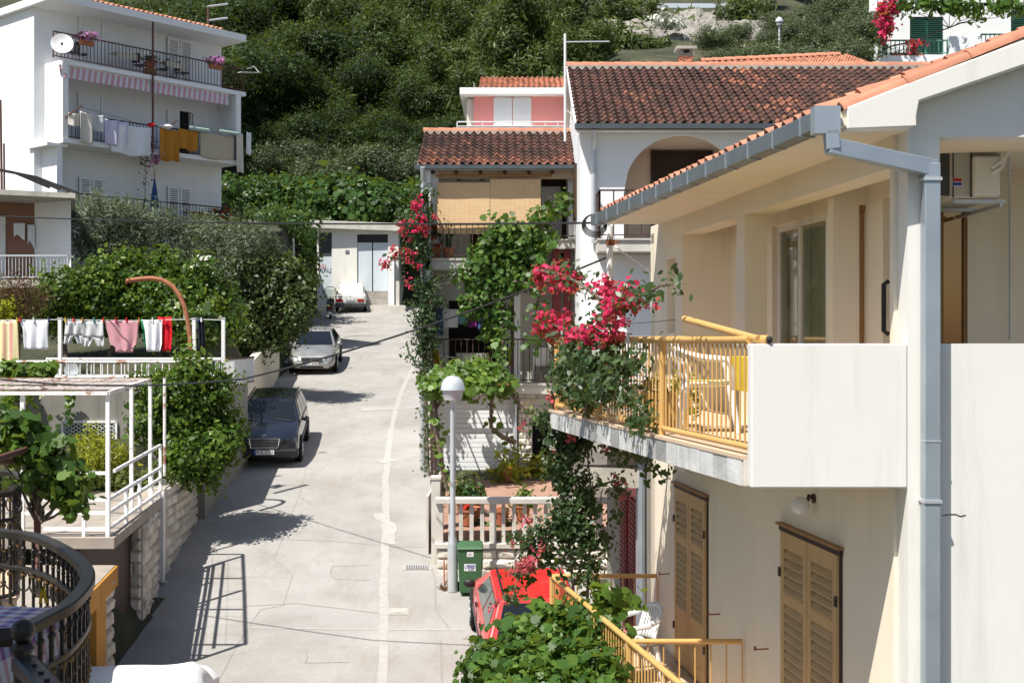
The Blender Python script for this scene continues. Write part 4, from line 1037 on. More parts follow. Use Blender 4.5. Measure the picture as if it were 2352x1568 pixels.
# stone facing: pillar and upper wall with arch
mb = MB(); sx0, sx1 = PX(1190, 31.5), PX(1223, 31.5)
mb.box(sx0+.02, 31.55, zp-.4, sx1-.02, 31.9, PZ(948, 31.5)); mb.box(sx0+.02, 31.58, PZ(948, 31.5), PX(1300, 31.5), 31.9, zlow-.22)
mb.build('stone_backing', MATS['mortar'], vh)
mb = MB(); stones(mb, (sx0, 31.55, zp-.4), (1, 0, 0), sx1-sx0, PZ(948, 31.5)-zp+.4, .05, .2, .155, .012, (0, -1, 0))
stones(mb, (sx0, 31.58, PZ(948, 31.5)), (1, 0, 0), PX(1300, 31.5)-sx0, zlow-.22-PZ(948, 31.5), .04, .26, .2, .012, (0, -1, 0)); mb.build('stone_pillar', MATS['stonewhite'], vh)
mb = MB(); stones(mb, (xl-.01, yf-.002, zp-1.2), (1, 0, 0), .18, 3.6, .03, .2, .16, .012, (0, -1, 0)); mb.build('quoin_stones', MATS['stonewhite'], vh)
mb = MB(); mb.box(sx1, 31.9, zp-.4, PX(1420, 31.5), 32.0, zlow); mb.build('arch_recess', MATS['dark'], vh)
# chairs, table, washing on the terrace
def steel_chair(label, x, y, z, rz, m):
    c = thing('garden_chair', label, 'chair', (0, 0, 0), 'chairs on the vine house terrace')
    mb = MB(); mb.box(-.2, -.2, .42, .2, .2, .46); mb.build('seat', MATS[m], c, bevel=.015)
    mb = MB(); mb.grid(lambda u, v: ((u-.5)*.4, .2+.08*v, .46+.42*v), 4, 4); mb.build('backrest', MATS[m], c, solid=.03)
    for sx in (-1, 1):
        for sy in (-1, 1):
            mb = MB(); mb.tube([(sx*.2, sy*.19, .44), (sx*.23, sy*.24, 0)], .014, 6); mb.build('leg', MATS['whitepaint'], c)
        mb = MB(); mb.tube([(sx*.22, -.2, .42), (sx*.25, -.18, .63), (sx*.25, .18, .66), (sx*.2, .25, .7)], .014, 6); mb.build('armrest', MATS['whitepaint'], c)
    c.location = (x, y, z); c.rotation_euler.z = rz
zl = zlow+.045
steel_chair('yellow padded garden chair at the right of the flowered terrace table', PX(1152, 32), 32.05, zl, -1.9, 'clothyellow')
steel_chair('yellow padded garden chair at the left of the flowered terrace table', PX(1022, 32), 32.1, zl, 2.0, 'clothyellow')
steel_chair('white chair standing alone by the shaded inner wall of the terrace', PX(1243, 32), 31.9, zl, 3.1, 'whitepaint')
t = thing('terrace_table', 'oval table with a flowered cloth behind the lower iron railing', 'table', (PX(1085, 32), 32, zl))
mb = MB(); c = Vector((PX(1085, 32), 32.05, zl))
def tc(u, v):
    a = 2*math.pi*u; r = 1+.06*math.sin(9*a)*max(0, v-.4); v2 = min(1, v/.45); dzz = 0 if v < .45 else (v-.45)*.55
    return (c.x+.42*v2*r*math.cos(a), c.y+.3*v2*r*math.sin(a), c.z+.74-dzz)
mat('flowercloth', (.62, .62, .52), .9, (.50, .55, .40), 30)
mb.grid(tc, 36, 9); mb.build('tablecloth', MATS['flowercloth'], t, smooth=True)
for sx in (-.25, .25):
    mb = MB(); mb.tube([c+Vector((sx, 0, .7)), c+Vector((sx*1.2, 0, 0))], .02, 6); mb.build('leg', MATS['whitepaint'], t)
# ================================================================== patio, balustrade, front wall
mb = MB()
mb.ext([(-1.4, 24.35, zp-.42), (3.0, 24.35, zp-.42), (3.0, 33, zp), (-2.15, 33, zp)], (0, 0, -.7)); tag(mb.build('patio', MATS['terracotta']), kind='structure')
bw = thing('garden_wall', 'low pale stone wall carrying the white balustrade behind the red car', 'wall', (.2, 24, -4.6))
zb_ = PZ(1250, 24); xL, xR = PX(1003, 24), 2.05
mb = MB(); mb.box(xL, 24.06, -5.2, xR, 24.34, zb_-.08); mb.build('core', MATS['mortar'], bw)
mb = MB(); stones(mb, (xL, 24.06, -5.2), (1, 0, 0), xR-xL, zb_-.08+5.2, .06, .5, .21, .014, (0, -1, 0)); mb.build('stone_facing', MATS['stonewhite'], bw)
mb = MB(); mb.box(xL-.04, 23.98, zb_-.08, xR, 24.38, zb_+.02); mb.build('coping', MATS['concretelight'], bw, bevel=.01)
bs = thing('balustrade', 'white concrete balustrade of flat upright slabs before the patio', 'balustrade', (.2, 24.1, zb_))
zt_ = PZ(1150, 24.1)
mb = MB(); mb.box(xL-.03, 24.0, zt_-.05, xR, 24.3, zt_+.06); mb.build('top_rail', MATS['concretelight'], bs, bevel=.015)
px = 1010.
while px < 1420:
    big = abs(px-1010) < 1 or abs(px-1135) < 13 or abs(px-1383) < 13
    w_ = .13 if big else .075; x = PX(px, 24.1); mb = MB()
    if big: mb.box(x-w_/2, 24.08, zb_+.02, x+w_/2, 24.24, zt_-.05); mb.build('post', MATS['concretelight'], bs, bevel=.008)
    else:
        mb.add([(x-w_*.36, 24.1, zt_-.05), (x+w_*.36, 24.1, zt_-.05), (x+w_/2, 24.09, zt_-.16), (x+w_/2, 24.09, zb_+.02), (x-w_/2, 24.09, zb_+.02), (x-w_/2, 24.09, zt_-.16),
                (x-w_*.36, 24.2, zt_-.05), (x+w_*.36, 24.2, zt_-.05), (x+w_/2, 24.22, zt_-.16), (x+w_/2, 24.22, zb_+.02), (x-w_/2, 24.22, zb_+.02), (x-w_/2, 24.22, zt_-.16)],
               [tuple(range(6)), tuple(range(11, 5, -1))]+[(i, (i+1) % 6, 6+(i+1) % 6, 6+i) for i in range(6)]); mb.build('baluster', MATS['concretelight'], bs, bevel=.006)
    px += 24.4
# stepped white pillars at the street corner of the patio
mb = MB(); mb.box(PX(992, 24.8), 24.6, -5.2, PX(1012, 24.8), 24.9, PZ(1098, 24.8)); mb.box(PX(985, 26), 25.2, -4.8, PX(990, 26), 30.8, PZ(1140, 26)+.1); st = thing('street_pillar', 'short white pillar at the street corner of the patio wall', 'pillar', (-1.5, 24.8, -4.6)); mb.build('shaft', MATS['concretelight'], st)
mb = MB(); mb.box(PX(990, 24.8), 24.58, PZ(1098, 24.8)+.002, PX(1014, 24.8), 24.92, PZ(1092, 24.8)); mb.build('cap', MATS['concretelight'], st)
# pergola frame over the garage
pg = thing('pergola', 'rusty brown pergola frame carrying the vine before the garage', 'pergola', (-1.5, 30, zp))
mb = MB()
for (px, y) in ((992, 30.2), (1001, 29.3)):
    x = PX(px, y); mb2 = MB(); mb2.bar((x, y, zp-.8), (x, y, zlow+.05), .07, .07, up=(0, 1, 0)); mb2.build('post', MATS['ironbrown'], pg)
for y in (29.3, 30.2, 31.1):
    mb2 = MB(); mb2.tube([(PX(1001, 29.3), y, zlow+.06), (PX(1170, yf), y, zlow+.08)], .028, 6); mb2.build('beam', MATS['rust'], pg)
for px in (1010, 1060, 1110, 1160):
    x = PX(px, 30); mb2 = MB(); mb2.tube([(x, 29.1, zlow+.11), (x, 31.4, zlow+.11)], .02, 6); mb2.build('cross_bar', MATS['rust'], pg)
# ================================================================== annexe between the houses
ax = thing('narrow_annexe', 'shaded grey annexe wall with dark red shutters and pipes beyond the balconies', 'annexe', (2, 20, -4))
RA = lambda x, y, z: Vector((1.985-.03*(y-18)+x, y, z))
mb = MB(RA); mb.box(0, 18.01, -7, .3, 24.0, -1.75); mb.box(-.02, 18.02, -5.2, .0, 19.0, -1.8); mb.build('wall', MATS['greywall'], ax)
mb = MB(RA); mb.box(-.004, 19.0, -7, -.001, 21.5, -2.2); mb.build('pink_render', MATS['pink'], ax)
for y in (19.3, 20.5):
    mb = MB(RA); mb.box(-.06, y, -4.7, -.01, y+.85, -2.5)
    for k in range(26): mb.box(-.075, y+.08, -4.6+k*.08, -.06, y+.77, -4.56+k*.08)
    mb.build('shutter', MATS['redpost'], ax)
for y, rr_ in ((18.35, .06), (18.75, .035)):
    mb = MB(RA); mb.tube([(-.09, y, -7), (-.09, y, -1.7)], rr_, 8); mb.build('drain_pipe', MATS['zinc'], ax)
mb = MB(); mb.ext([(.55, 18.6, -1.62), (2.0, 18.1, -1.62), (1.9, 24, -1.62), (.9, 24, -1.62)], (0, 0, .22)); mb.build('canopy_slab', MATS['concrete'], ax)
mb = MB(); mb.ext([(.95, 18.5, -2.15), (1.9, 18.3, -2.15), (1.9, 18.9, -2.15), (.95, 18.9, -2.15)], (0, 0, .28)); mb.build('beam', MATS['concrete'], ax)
# back fill: house side wall visible behind the pole
mb = MB(); mb.box(PX(1366, 28.6), 28.5, -1.0, PX(1500, 28.6), 28.69, zf-.26); mb.build('lower_wall', WH, ah); mb = MB(); mb.box(PX(1300, 28.6), 28.45, -5, PX(1500, 28.6), 28.69, -1.002); mb.build('basement_wall', MATS['greywall'], ah)
# ================================================================== pink house
ph = thing('pink_house', 'small pink house with white window band and orange roof among the trees', 'house', (0, 50, 8))
Y = 50; mb = MB(); mb.box(PX(1088, Y), Y, 5.5, PX(1310, Y), Y+6, PZ(222, Y)); mb.build('wall', MATS['pink'], ph)
mb = MB(); mb.box(PX(1072, Y), Y+.2, 5.5, PX(1088, Y)-.002, Y+6, PZ(225, Y)); mb.build('stone_side', MATS['stonewhite'], ph)
mb = MB(); mb.box(PX(1057, Y), Y-.5, PZ(222, Y), PX(1320, Y), Y+6.2, PZ(207, Y)); mb.build('fascia', MATS['whitepaint'], ph)
mb = MB(); tiles(mb, (PX(1100, Y), Y-.3, PZ(206, Y)), (1, 0, 0), (0, 1, .34), 17, 8, .21, .4, .07); mb.build('roof', MATS['tilenew'], ph, smooth=True)
for a, b in ((1134, 1176), (1178, 1220)):
    mb = MB(); mb.box(PX(a, Y), Y-.04, 6, PX(b, Y), Y, PZ(226, Y)); w2 = mb.build('window', MATS['whitepaint'], ph)
    mb = MB()
    for k in range(22): z = 8.2+k*.065; mb.box(PX(a, Y)+.06, Y-.055, z, PX(b, Y)-.06, Y-.041, z+.03)
    mb.build('blind', MATS['white'], w2)
mb = MB(); mb.box(PX(1055, Y), Y-1, 8.2, PX(1310, Y), Y-.05, 8.3); mb.build('terrace_slab', MATS['whitepaint'], ph)
r = thing('white_railing', 'white railing in front of the pink house window', 'railing', (0, Y-1, 8.3)); iron_rail('r', [(PX(1050, 49), 49), (PX(1310, 49), 49)], 8.2, PZ(280, 49), r, .5, 'whitepaint', .04, .03)
# ================================================================== upper right house
uh = thing('hillside_house', 'white house with dark green shutters and vine trellis at top right', 'house', (16, 47, 9))
Y = 47.5; x0 = PX(2014, 46); mb = MB()
wall_cells(mb, PX(2040, Y), 26, 6, 15, Y, Y+.3, [(PX(2090, Y), PX(2167, Y), PZ(126, Y), PZ(39, Y)), (PX(2322, Y), PX(2400, Y), PZ(126, Y), PZ(24, Y))], 'x')
mb.ext([(PX(2040, Y), Y+.3, 6), (PX(2040, Y)+.3, Y+.3, 6), (PX(2040, Y)+2.4, Y+6, 6), (PX(2040, Y)+2.1, Y+6, 6)], (0, 0, 9)); mb.build('wall', WH, uh)
for a, b, t_ in ((2090, 2167, 39), (2322, 2400, 24)):
    xa, xb = PX(a, Y), PX(b, Y); mb = MB(); mb.box(xa, Y+.06, PZ(126, Y), xb, Y+.12, PZ(t_, Y)); s_ = mb.build('shutter', MATS['green'], uh); mb = MB()
    for q in range(2):
        for k in range(18): z = PZ(122, Y)+k*.075; mb.box(xa+.06+q*(xb-xa)/2, Y+.03, z, xa+(xb-xa)/2-.05+q*(xb-xa)/2, Y+.06, z+.035)
    mb.build('louvres', MATS['green'], s_)
mb = MB(); mb.ext([(PX(2010, 46), 46, 5), (26, 46, 5), (26, Y, 5), (PX(2012, Y), Y, 5)], (0, 0, PZ(128, 46)-5)); mb.box(PX(2012, 46), 45.97, PZ(128, 46)+.002, PX(2026, 46), 46.25, PZ(100, 46)); mb.box(PX(2180, 46), 45.97, PZ(128, 46)+.002, PX(2254, 46), 46.2, PZ(84, 46)); mb.build('terrace_wall', WH, uh)
mb = MB(); mb.box(PX(2000, 46), 45.9, PZ(8, 46), 26, 46.1, PZ(-3, 46)); mb.box(PX(1998, 46), 45.85, PZ(28, 46), PX(2012, 46), 46.1, PZ(-10, 46)); mb.build('trellis_beam', WH, uh)
for a, b in ((2028, 2178), (2256, 2420)):
    r = thing('green_railing', 'green balcony railing '+('left' if a < 2100 else 'right')+' of the white terrace panel at top right', 'railing', (PX(a, 46), 46, 10)); iron_rail('r', [(PX(a, 46), 46.1), (PX(b, 46), 46.1)], PZ(126, 46), PZ(92-(a > 2100)*14, 46), r, .16, 'greenrail', .05, .03)
# orange roof just showing behind
oh = thing('orange_roof_house', 'low house whose orange tiled roof shows behind the brown ridge', 'house', (10, 43, 7))
mb = MB(); mb.box(6.6, 41, 3, 12.3, 46, 8.6); mb.build('wall', WH, oh)
mb = MB(); a, b = P(1640, 139, 41), P(2005, 122, 41); tiles(mb, a+Vector((0, -.3, -.45)), (b-a), (0, 1, .32), 24, 9, .215, .36, .07); ro = mb.build('roof', MATS['tilenew'], oh, smooth=True)
mb = MB(); ridge(mb, a+Vector((0, 2.7, .55)), b+Vector((0, 2.7, .55)), .12, .4, .7); mb.build('ridge_tiles', MATS['tilenew'], ro, smooth=True)
# ================================================================== white utility building at the head of the street
sh = thing('utility_building', 'small white flat roofed building with pale blue steel doors at the street head', 'building', (-8.5, 70, 1.5))
Y = 70; X = lambda px: PX(px, Y); Z = lambda py: PZ(py, Y)
mb = MB(); wall_cells(mb, X(728), X(915), 1.0, Z(524), Y, Y+.3, [(X(732), X(762), 1.9, Z(534)), (X(820), X(891), Z(670), Z(538))], 'x'); mb.box(X(728), Y+.3, 1, X(728)+.3, Y+5, Z(524)); mb.box(X(915)-.3, Y+.3, 1, X(915), Y+5, Z(524)); mb.build('wall', MATS['creamwhite'], sh)
mb = MB(); mb.ext([(X(690), Y+2.2, Z(507)), (X(716), Y-.5, Z(507)), (X(922), Y-.35, Z(514)), (X(925), Y+5, Z(514)), (X(690), Y+5, Z(507))], (0, 0, -.42)); mb.build('roof_slab', MATS['concretelight'], sh)
mb = MB(); mb.box(X(895), Y-.7, 1.2, X(908), Y, Z(600)); mb.build('buttress', WH, sh)
for a, b in ((820, 855), (856, 891)):
    mb = MB(); mb.box(X(a)+.02, Y+.08, Z(668), X(b)-.02, Y+.14, Z(557)); mb.build('steel_door', MATS['doorblue'], sh)
mb = MB(); mb.box(X(820), Y+.1, Z(556), X(891), Y+.16, Z(538)); 
for k in range(7): mb.box(X(820), Y+.06, Z(555)+k*.06, X(891), Y+.1, Z(555)+.03+k*.06)
mb.build('vent_louvre', MATS['bumpergrey'], sh)
mb = MB(); mb.box(X(732), Y+.1, Z(588), X(762), Y+.16, Z(534)); mb.build('vent_louvre', MATS['bumpergrey'], sh)
mb = MB(); mb.box(X(732), Y+.08, 1.9, X(762), Y+.15, Z(589)); ld = mb.build('steel_door', MATS['doorblue'], sh)
text('painted_letters', '101', .30, MATS['redink'], ld, (X(741), Y+.07, Z(612))); text('painted_letters', 'NARLJE', .34, MATS['ink'], ld, (X(745), Y+.07, Z(621)))
for k in range(6):
    mb = MB(); mb.box(X(820), Y-.06+.002*k, Z(700)+k*.13, X(891), Y+.0, Z(700)+k*.13+.1); mb.build('plinth_board', MATS['concrete'], sh)
mb = MB(); mb.box(X(794), Y-.03, Z(582), X(802), Y, Z(575)); pl_ = mb.build('number_plate', MATS['enamelblue'], sh); text('digits', '18', .13, MATS['platewhite'], pl_, (X(798), Y-.034, Z(578.5)))
kb = thing('kerb_block', 'low concrete kerb block at the foot of the utility building', 'kerb', (-7, 69, 1.5)); mb = MB(); mb.box(PX(850, 69), 69, 1.2, PX(932, 69), 69.9, PZ(701, 69)); mb.build('block', MATS['concretelight'], kb, bevel=.02)
mb = MB(); mb.box(PX(908, 69), 69.3, PZ(701, 69)-.1, PX(916, 69), 69.6, PZ(645, 69)); mb.build('pillar', MATS['concretelight'], kb)
# ================================================================== big white house, upper left
bh = thing('apartment_house', 'tall white three storey house with iron balconies at the upper left', 'house', (-14, 48, 3))
A = Vector((-16.0, 45.0, 0)); fd = Vector((.656, .755, 0)).normalized(); bd_ = Vector((-fd.y, fd.x, 0))
def HB(t, d, z): return A+fd*t+bd_*d+Vector((0, 0, z))      # t along the front, d behind the balcony line
def ht(px, d=0):                                              # place along the front seen at px
    k = (px-CX)/F; b = A+bd_*d; return (k*b.y-b.x)/(fd.x-k*fd.y)
def hz(px, py, d=0): t = ht(px, d); return (CY-py)/F*(HB(t, d, 0).y)
LF = 7.75; Z2, Z3, Z1, ZR = 7.15, 9.95, 4.3, 12.0
SD, SE = ht(178, 1.3), ht(278, 1.3); D1, D2 = ht(381, 1.3), ht(439, 1.3)
mb = MB(HB); wall_cells(mb, -.4, LF, 2.5, ZR, 1.3, 1.55, [(ht(412, 1.3), ht(438, 1.3), Z2, Z2+1.95)], 'x')
mb.box(-.4, 1.55, 2, -.15, 12, ZR); mb.box(-.0, .02, Z2-.0, .22, 1.3, Z3-.12); mb.box(LF-.22, .0, Z2, LF, 1.3, Z3-.12); mb.box(LF-.25, 1.55, 2, LF, 9, ZR)
mb.box(-.1, .25, 2.5, .12, 1.3, Z2-.12); mb.box(-.4, 1.5, 2.5, -.1, 1.7, 3)
mb.build('wall', WH, bh)
mb = MB(HB)
mb.box(0, 0, Z3-.12, LF+.25, 1.3, Z3+.04); mb.box(0, 0, Z2-.12, LF, 1.3, Z2+.04); mb.box(-.5, .2, Z2-.25, .3, 1.6, Z2-.14); mb.build('balcony_slab', MATS['white'], bh)
mb = MB(HB); mb.box(0, -.0, Z1-.3, LF+.1, 1.3, Z1); mb.box(0, 0, 1, LF, .2, Z1-.3); mb.build('terrace_slab', MATS['concretelight'], bh)
mb = MB(HB); mb.box(-.6, -.15, ZR, LF+.15, 10, ZR+.26); rs = mb.build('roof_slab', MATS['white'], bh)
mb = MB(); O = HB(.5, .05, ZR+.30); tiles(mb, O, fd, bd_+Vector((0, 0, .285)), 31, 14, .21, .36, .07); mb.build('roof', MATS['tilenew'], bh, smooth=True)
mb = MB(HB); mb.ext([HB(.45, .0, ZR+.26), HB(7, .0, ZR+.26), HB(7, 5, ZR+2.34), HB(.45, 5, ZR+2.34)], (0, 0, .02)) if False else None
# shutters
def hshut(t0, t1, z0, z1, parts=2, lou=True, m='white'):
    mb = MB(HB); mb.box(t0+.03, 1.24, z0, t1-.03, 1.3, z1-.02); fr = mb.build('window_frame', MATS['greywall' if lou else 'clothgrey'], bh)
    for q in range(parts):
        a = t0+(t1-t0)*q/parts+.02; b = t0+(t1-t0)*(q+1)/parts-.02
        mb = MB(HB); n = int((z1-z0)/.09)
        mb.box(a, 1.19, z0, a+.08, 1.238, z1); mb.box(b-.08, 1.19, z0, b, 1.238, z1); mb.box(a+.08, 1.19, z0, b-.08, 1.238, z0+.1); mb.box(a+.08, 1.19, z1-.1, b-.08, 1.238, z1)
        for k in range(n):
            z = z0+.1+k*(z1-z0-.2)/n; mb.box(a+.08, 1.2, z, b-.08, 1.225, z+(.045 if lou else .075))
        mb.build('shutter', MATS['white'], fr)
hshut(SD, SE, Z3+.05, Z3+2.05, 2, False); hshut(D1, D2, Z3+.05, Z3+1.95, 2); hshut(ht(176, 1.3), SE, Z2+.05, Z2+2.0, 2, False)
mb = MB(HB); mb.box(ht(412, 1.3), 1.45, Z2, ht(438, 1.3), 1.5, Z2+1.95); mb.build('open_door', MATS['dark'], bh)
hshut(ht(440, 1.3), ht(472, 1.3), Z2+.05, Z2+1.9, 1, False); hshut(ht(381, 1.3), ht(410, 1.3), Z2+.05, Z2+1.9, 1, False)
hshut(ht(178, 1.3), ht(238, 1.3), Z1+.05, Z1+1.75, 2); hshut(ht(382, 1.3), ht(437, 1.3), Z1+.05, Z1+1.75, 2)
# railings of the three floors
def hrail(label, z0, z1, t0, t1, extra=None, m='rust'):
    r = thing('iron_railing', label, 'railing', HB((t0+t1)/2, 0, z0)); q = [HB(t0, .05, 0), HB(t1, .05, 0)]
    if extra == 'both': q = [HB(t0, 1.2, 0)]+q
    iron_rail('r', [(p.x, p.y) for p in q], z0, z1, r, .145, m, .04, .022); return r
mat('ironred', (.11, .05, .04), .7)
hrail('rusty iron railing of the top balcony with flower boxes and satellite dish', Z3+.04, Z3+.98, -.35, LF+.2, None, 'ironred')
hrail('iron railing of the middle balcony hung with washing', Z2+.04, Z2+.95, .22, LF-.22, None, 'ironbrown')
hrail('thin iron railing of the ground terrace under the folded parasol', Z1, Z1+.95, .1, LF+.1, None, 'ironbrown')
t = thing('awning_post', 'tall thin rusty post running up the front of the white house', 'post', HB(ht(350), 0, Z2)); mb = MB(); p = HB(ht(350), -.03, 0)
mb.tube([p+Vector((0, 0, Z2-.1)), p+Vector((0, 0, ZR+.2))], .04, 8); mb.build('shaft', MATS['ironred'], t); mb = MB(); mb.tube([p+Vector((0, 0, ZR+.15)), p+fd*.0+Vector((-.25, 0, ZR+.05))], .02, 6); mb.build('stay', MATS['ironred'], t)
# awning valances
for a, b, lab in ((139, 346, 'left striped pink and white awning valance under the top balcony'), (353, 527, 'right striped pink and white awning valance under the top balcony')):
    ta, tb2 = ht(a), ht(b); t = thing('awning', lab, 'awning', HB(ta, .1, Z3-.2)); mb = MB()
    mb.grid(lambda u, v: HB(ta+(tb2-ta)*u, .10-.10*v+.012*math.sin(u*90), Z3-.16-.42*v-(.04*abs(math.sin(u*60)) if v > .9 else 0)), 70, 4); mb.build('valance', MATS['stripeawning'], t, solid=.01)
    mb = MB(); mb.tube([HB(ta, .12, Z3-.15), HB(tb2, .12, Z3-.15)], .03, 6); mb.build('roller', MATS['whitepaint'], t)
# dish
t = thing('satellite_dish', 'large white satellite dish at the left end of the top railing', 'satellite dish', HB(.2, -.1, Z3+.3)); c = HB(ht(143, -.2), -.2, hz(143, 103, -.2)); R_ = Vector((.25, -.9, .28)).to_track_quat('Z', 'Y').to_matrix()
mb = MB(); mb.lathe(c, [(.001, 0), (.12, .006), (.24, .03), (.36, .075), (.385, .09), (.38, .095), (.24, .04), (.12, .016), (.001, .01)], 28, 0, R_); mb.build('reflector', MATS['whitepaint'], t, smooth=True)
mb = MB(); f = c+R_@Vector((.02, -.18, .38)); mb.tube([c+R_@Vector((0, -.34, .06)), f], .015, 6); mb.build('feed_arm', MATS['steel'], t); mb = MB(); mb.ball(f, .05, 8, 6); mb.build('receiver', MATS['bumpergrey'], t)
mb = MB(); mb.tube([c+R_@Vector((0, 0, -.03)), c+Vector((-.02, .15, -.1)), HB(ht(143), .15, Z3+.04)], .025, 6); mb.build('mount', MATS['steel'], t)
# flower boxes
for px, py, lab in ((196, 97, 'terracotta flower box with pink blossoms beside the satellite dish'), (492, 152, 'terracotta flower box with pink blossoms at right end of the top railing')):
    tt = ht(px); z = hz(px, py); t = thing('flower_box', lab, 'flower box', HB(tt, -.1, z-.12), 'flower boxes on the top railing'); mb = MB(HB); mb.box(tt-.26, -.16, z-.13, tt+.26, .0, z+.04); mb.build('box', MATS['claypot'], t)
    cc = HB(tt, -.08, z+.14); pt, nm, vr = crown_points([(cc, (.36, .34, .13))], 260, .06, 6); leaves('foliage', pt, nm, .06, LM['boug'], t, OVAL)
    pt, nm, vr = crown_points([(cc+Vector((0, 0, .05)), (.38, .36, .14))], 320, .06, 5); leaves('blossoms', pt, nm, .065, LM['lilac'], t, ROUND)
# tables and chairs on the top balcony
def small_table(label, px, d, zf_, m='clothcream', w_=.85):
    tt = ht(px, d); t = thing('balcony_table', label, 'table', HB(tt, d, zf_)); mb = MB(HB); mb.box(tt-w_/2, d-.3, zf_+.7, tt+w_/2, d+.3, zf_+.73); mb.box(tt-w_/2-.01, d-.315, zf_+.5, tt+w_/2+.01, d-.3, zf_+.73); mb.build('tablecloth', MATS[m], t)
    for a in (-1, 1):
        mb = MB(HB); mb.tube([(tt+a*w_*.4, d, zf_), (tt+a*w_*.4, d, zf_+.7)], .025, 6); mb.build('leg', MATS['steel'], t)
small_table('left table with a pale cloth on the top balcony', 282, .55, Z3+.04); small_table('right table with a pale cloth on the top balcony', 393, .55, Z3+.04)
small_table('brown table on the ground terrace left of the parasol', 270, .6, Z1, 'wood', .8); small_table('brown table on the ground terrace by the red geranium', 455, .6, Z1, 'wood', .9)
def bistro(label, px, d, zf_, rz):
    tt = ht(px, d); c = thing('balcony_chair', label, 'chair', (0, 0, 0), 'chairs on the white house balconies')
    mb = MB(); mb.box(-.2, -.2, .42, .2, .2, .45); mb.build('seat', MATS['black'], c); mb = MB(); mb.box(-.2, .18, .5, .2, .21, .85); mb.build('backrest', MATS['black'], c)
    for sx in (-1, 1):
        mb = MB(); mb.tube([(sx*.22, -.2, 0), (sx*.22, -.2, .62), (sx*.22, .2, .66), (sx*.22, .24, 0)], .014, 6); mb.build('frame', MATS['steel'], c)
    c.location = HB(tt, d, zf_); c.rotation_euler.z = rz
for px, zf_, rz, lab in ((186, Z3+.04, 2.2, 'dark chair right of the satellite dish on the top balcony'), (168, Z3+.04, -1, 'dark chair behind the satellite dish'), (322, Z3+.04, 2.6, 'dark folding chair between the two pale tables on the top balcony'), (372, Z3+.04, -1., 'dark chair at the left of the right pale table'), (418, Z3+.04, 2.4, 'dark chair at the right end of the right pale table'), (245, Z1, 1.2, 'dark chair left of the brown ground terrace table'), (318, Z1, -1.5, 'dark chair right of the brown ground terrace table')): bistro(lab, px, .6, zf_, rz)
# parasol
tt = ht(355, .4); t = thing('parasol', 'folded blue parasol standing on the ground terrace', 'parasol', HB(tt, .4, Z1)); mb = MB(); p = HB(tt, .4, 0)
mb.tube([p+Vector((0, 0, Z1)), p+Vector((0, 0, Z1+2.2))], .02, 6); mb.build('pole', MATS['wood'], t); mb = MB(); mb.lathe(p, [(.16, Z1+.75), (.17, Z1+.85), (.10, Z1+1.4), (.015, Z1+1.9)], 10); mb.build('canopy', MATS['umbrellablue'], t)
# washing
def cloth(name, label, fn, m, cat='laundry', group=None, nu=14, nv=12, solid=.008):
    mb = MB(); mb.grid(fn, nu, nv); o = mb.build(name, MATS[m], None, smooth=True, solid=solid); return tag(o, label, cat, group)
def hang(px0, px1, py0, py1, d, fold=6, amp=.04, flare=0, sag=.03):
    t0, t1 = ht(px0, d), ht(px1, d); za = (hz(px0, py0, d)); L = (py1-py0)/F*HB(t0, d, 0).y; ph_ = rnd.uniform(0, 6)
    def fn(u, v):
        k = 1+flare*v; uu = .5+(u-.5)*k
        return HB(t0+(t1-t0)*uu, d-.03+amp*(.3+.7*v)*math.sin(u*fold*2+ph_+v*.8), za-sag*math.sin(math.pi*u)-L*v*(1-.03*math.sin(u*7+ph_))-(t1-t0)*0)
    return fn
GW = 'washing on the middle balcony'
for nm, lab, m, a in (
    ('hanging_shirt', 'off white patterned shirt leftmost on the middle balcony washing line', 'clothcream', (157, 182, 258, 288)), ('hanging_trousers', 'long cream trousers hanging low at left of the middle balcony', 'clothcream', (182, 212, 255, 327)),
    ('hanging_cloth', 'grey white cloth gathered beside the cream trousers', 'clothgrey', (212, 236, 262, 300)), ('hanging_towel', 'pale lilac towel left of the big white sheet', 'clothlilac', (238, 268, 272, 330)),
    ('hanging_pillowcase', 'lilac pillowcase over the left edge of the white sheet', 'clothlilac', (269, 292, 277, 325)), ('hanging_sheet', 'wide bluish white bed sheet hanging lowest on the middle balcony', 'clothwhite', (256, 347, 282, 350)),
    ('hanging_blanket', 'long ochre orange blanket over the middle balcony railing', 'clothorange', (366, 411, 294, 366)), ('hanging_towel', 'short ochre orange towel beside the long orange blanket', 'clothorange', (409, 454, 294, 341)),
    ('quilt', 'beige quilted bedspread over the right end of the middle railing', 'clothbeige', (459, 536, 302, 359)), ('hanging_rag', 'white towel hanging at the right corner of the white house', 'clothcream', (541, 556, 305, 395)), ('hanging_cloth', 'narrow patterned cloth behind the white corner towel', 'clothwhite', (566, 577, 303, 355))):
    cloth(nm, lab, hang(*a, -.10 if 'quilt' not in nm else -.06, 6 if a[1]-a[0] > 40 else 3.4, .02 if 'quilt' in nm else .075), m, 'laundry', GW, 24 if a[1]-a[0] > 40 else 14)
mb = MB(); mb.ball(HB(ht(347, -.15), -.15, hz(347, 287, -.15)), .11, 8, 6, 0, (1.4, .5, .8)); tag(mb.build('hanging_garment', MATS['clothred'], None, smooth=True), 'small red garment pegged at the foot of the rusty post', 'laundry', GW)
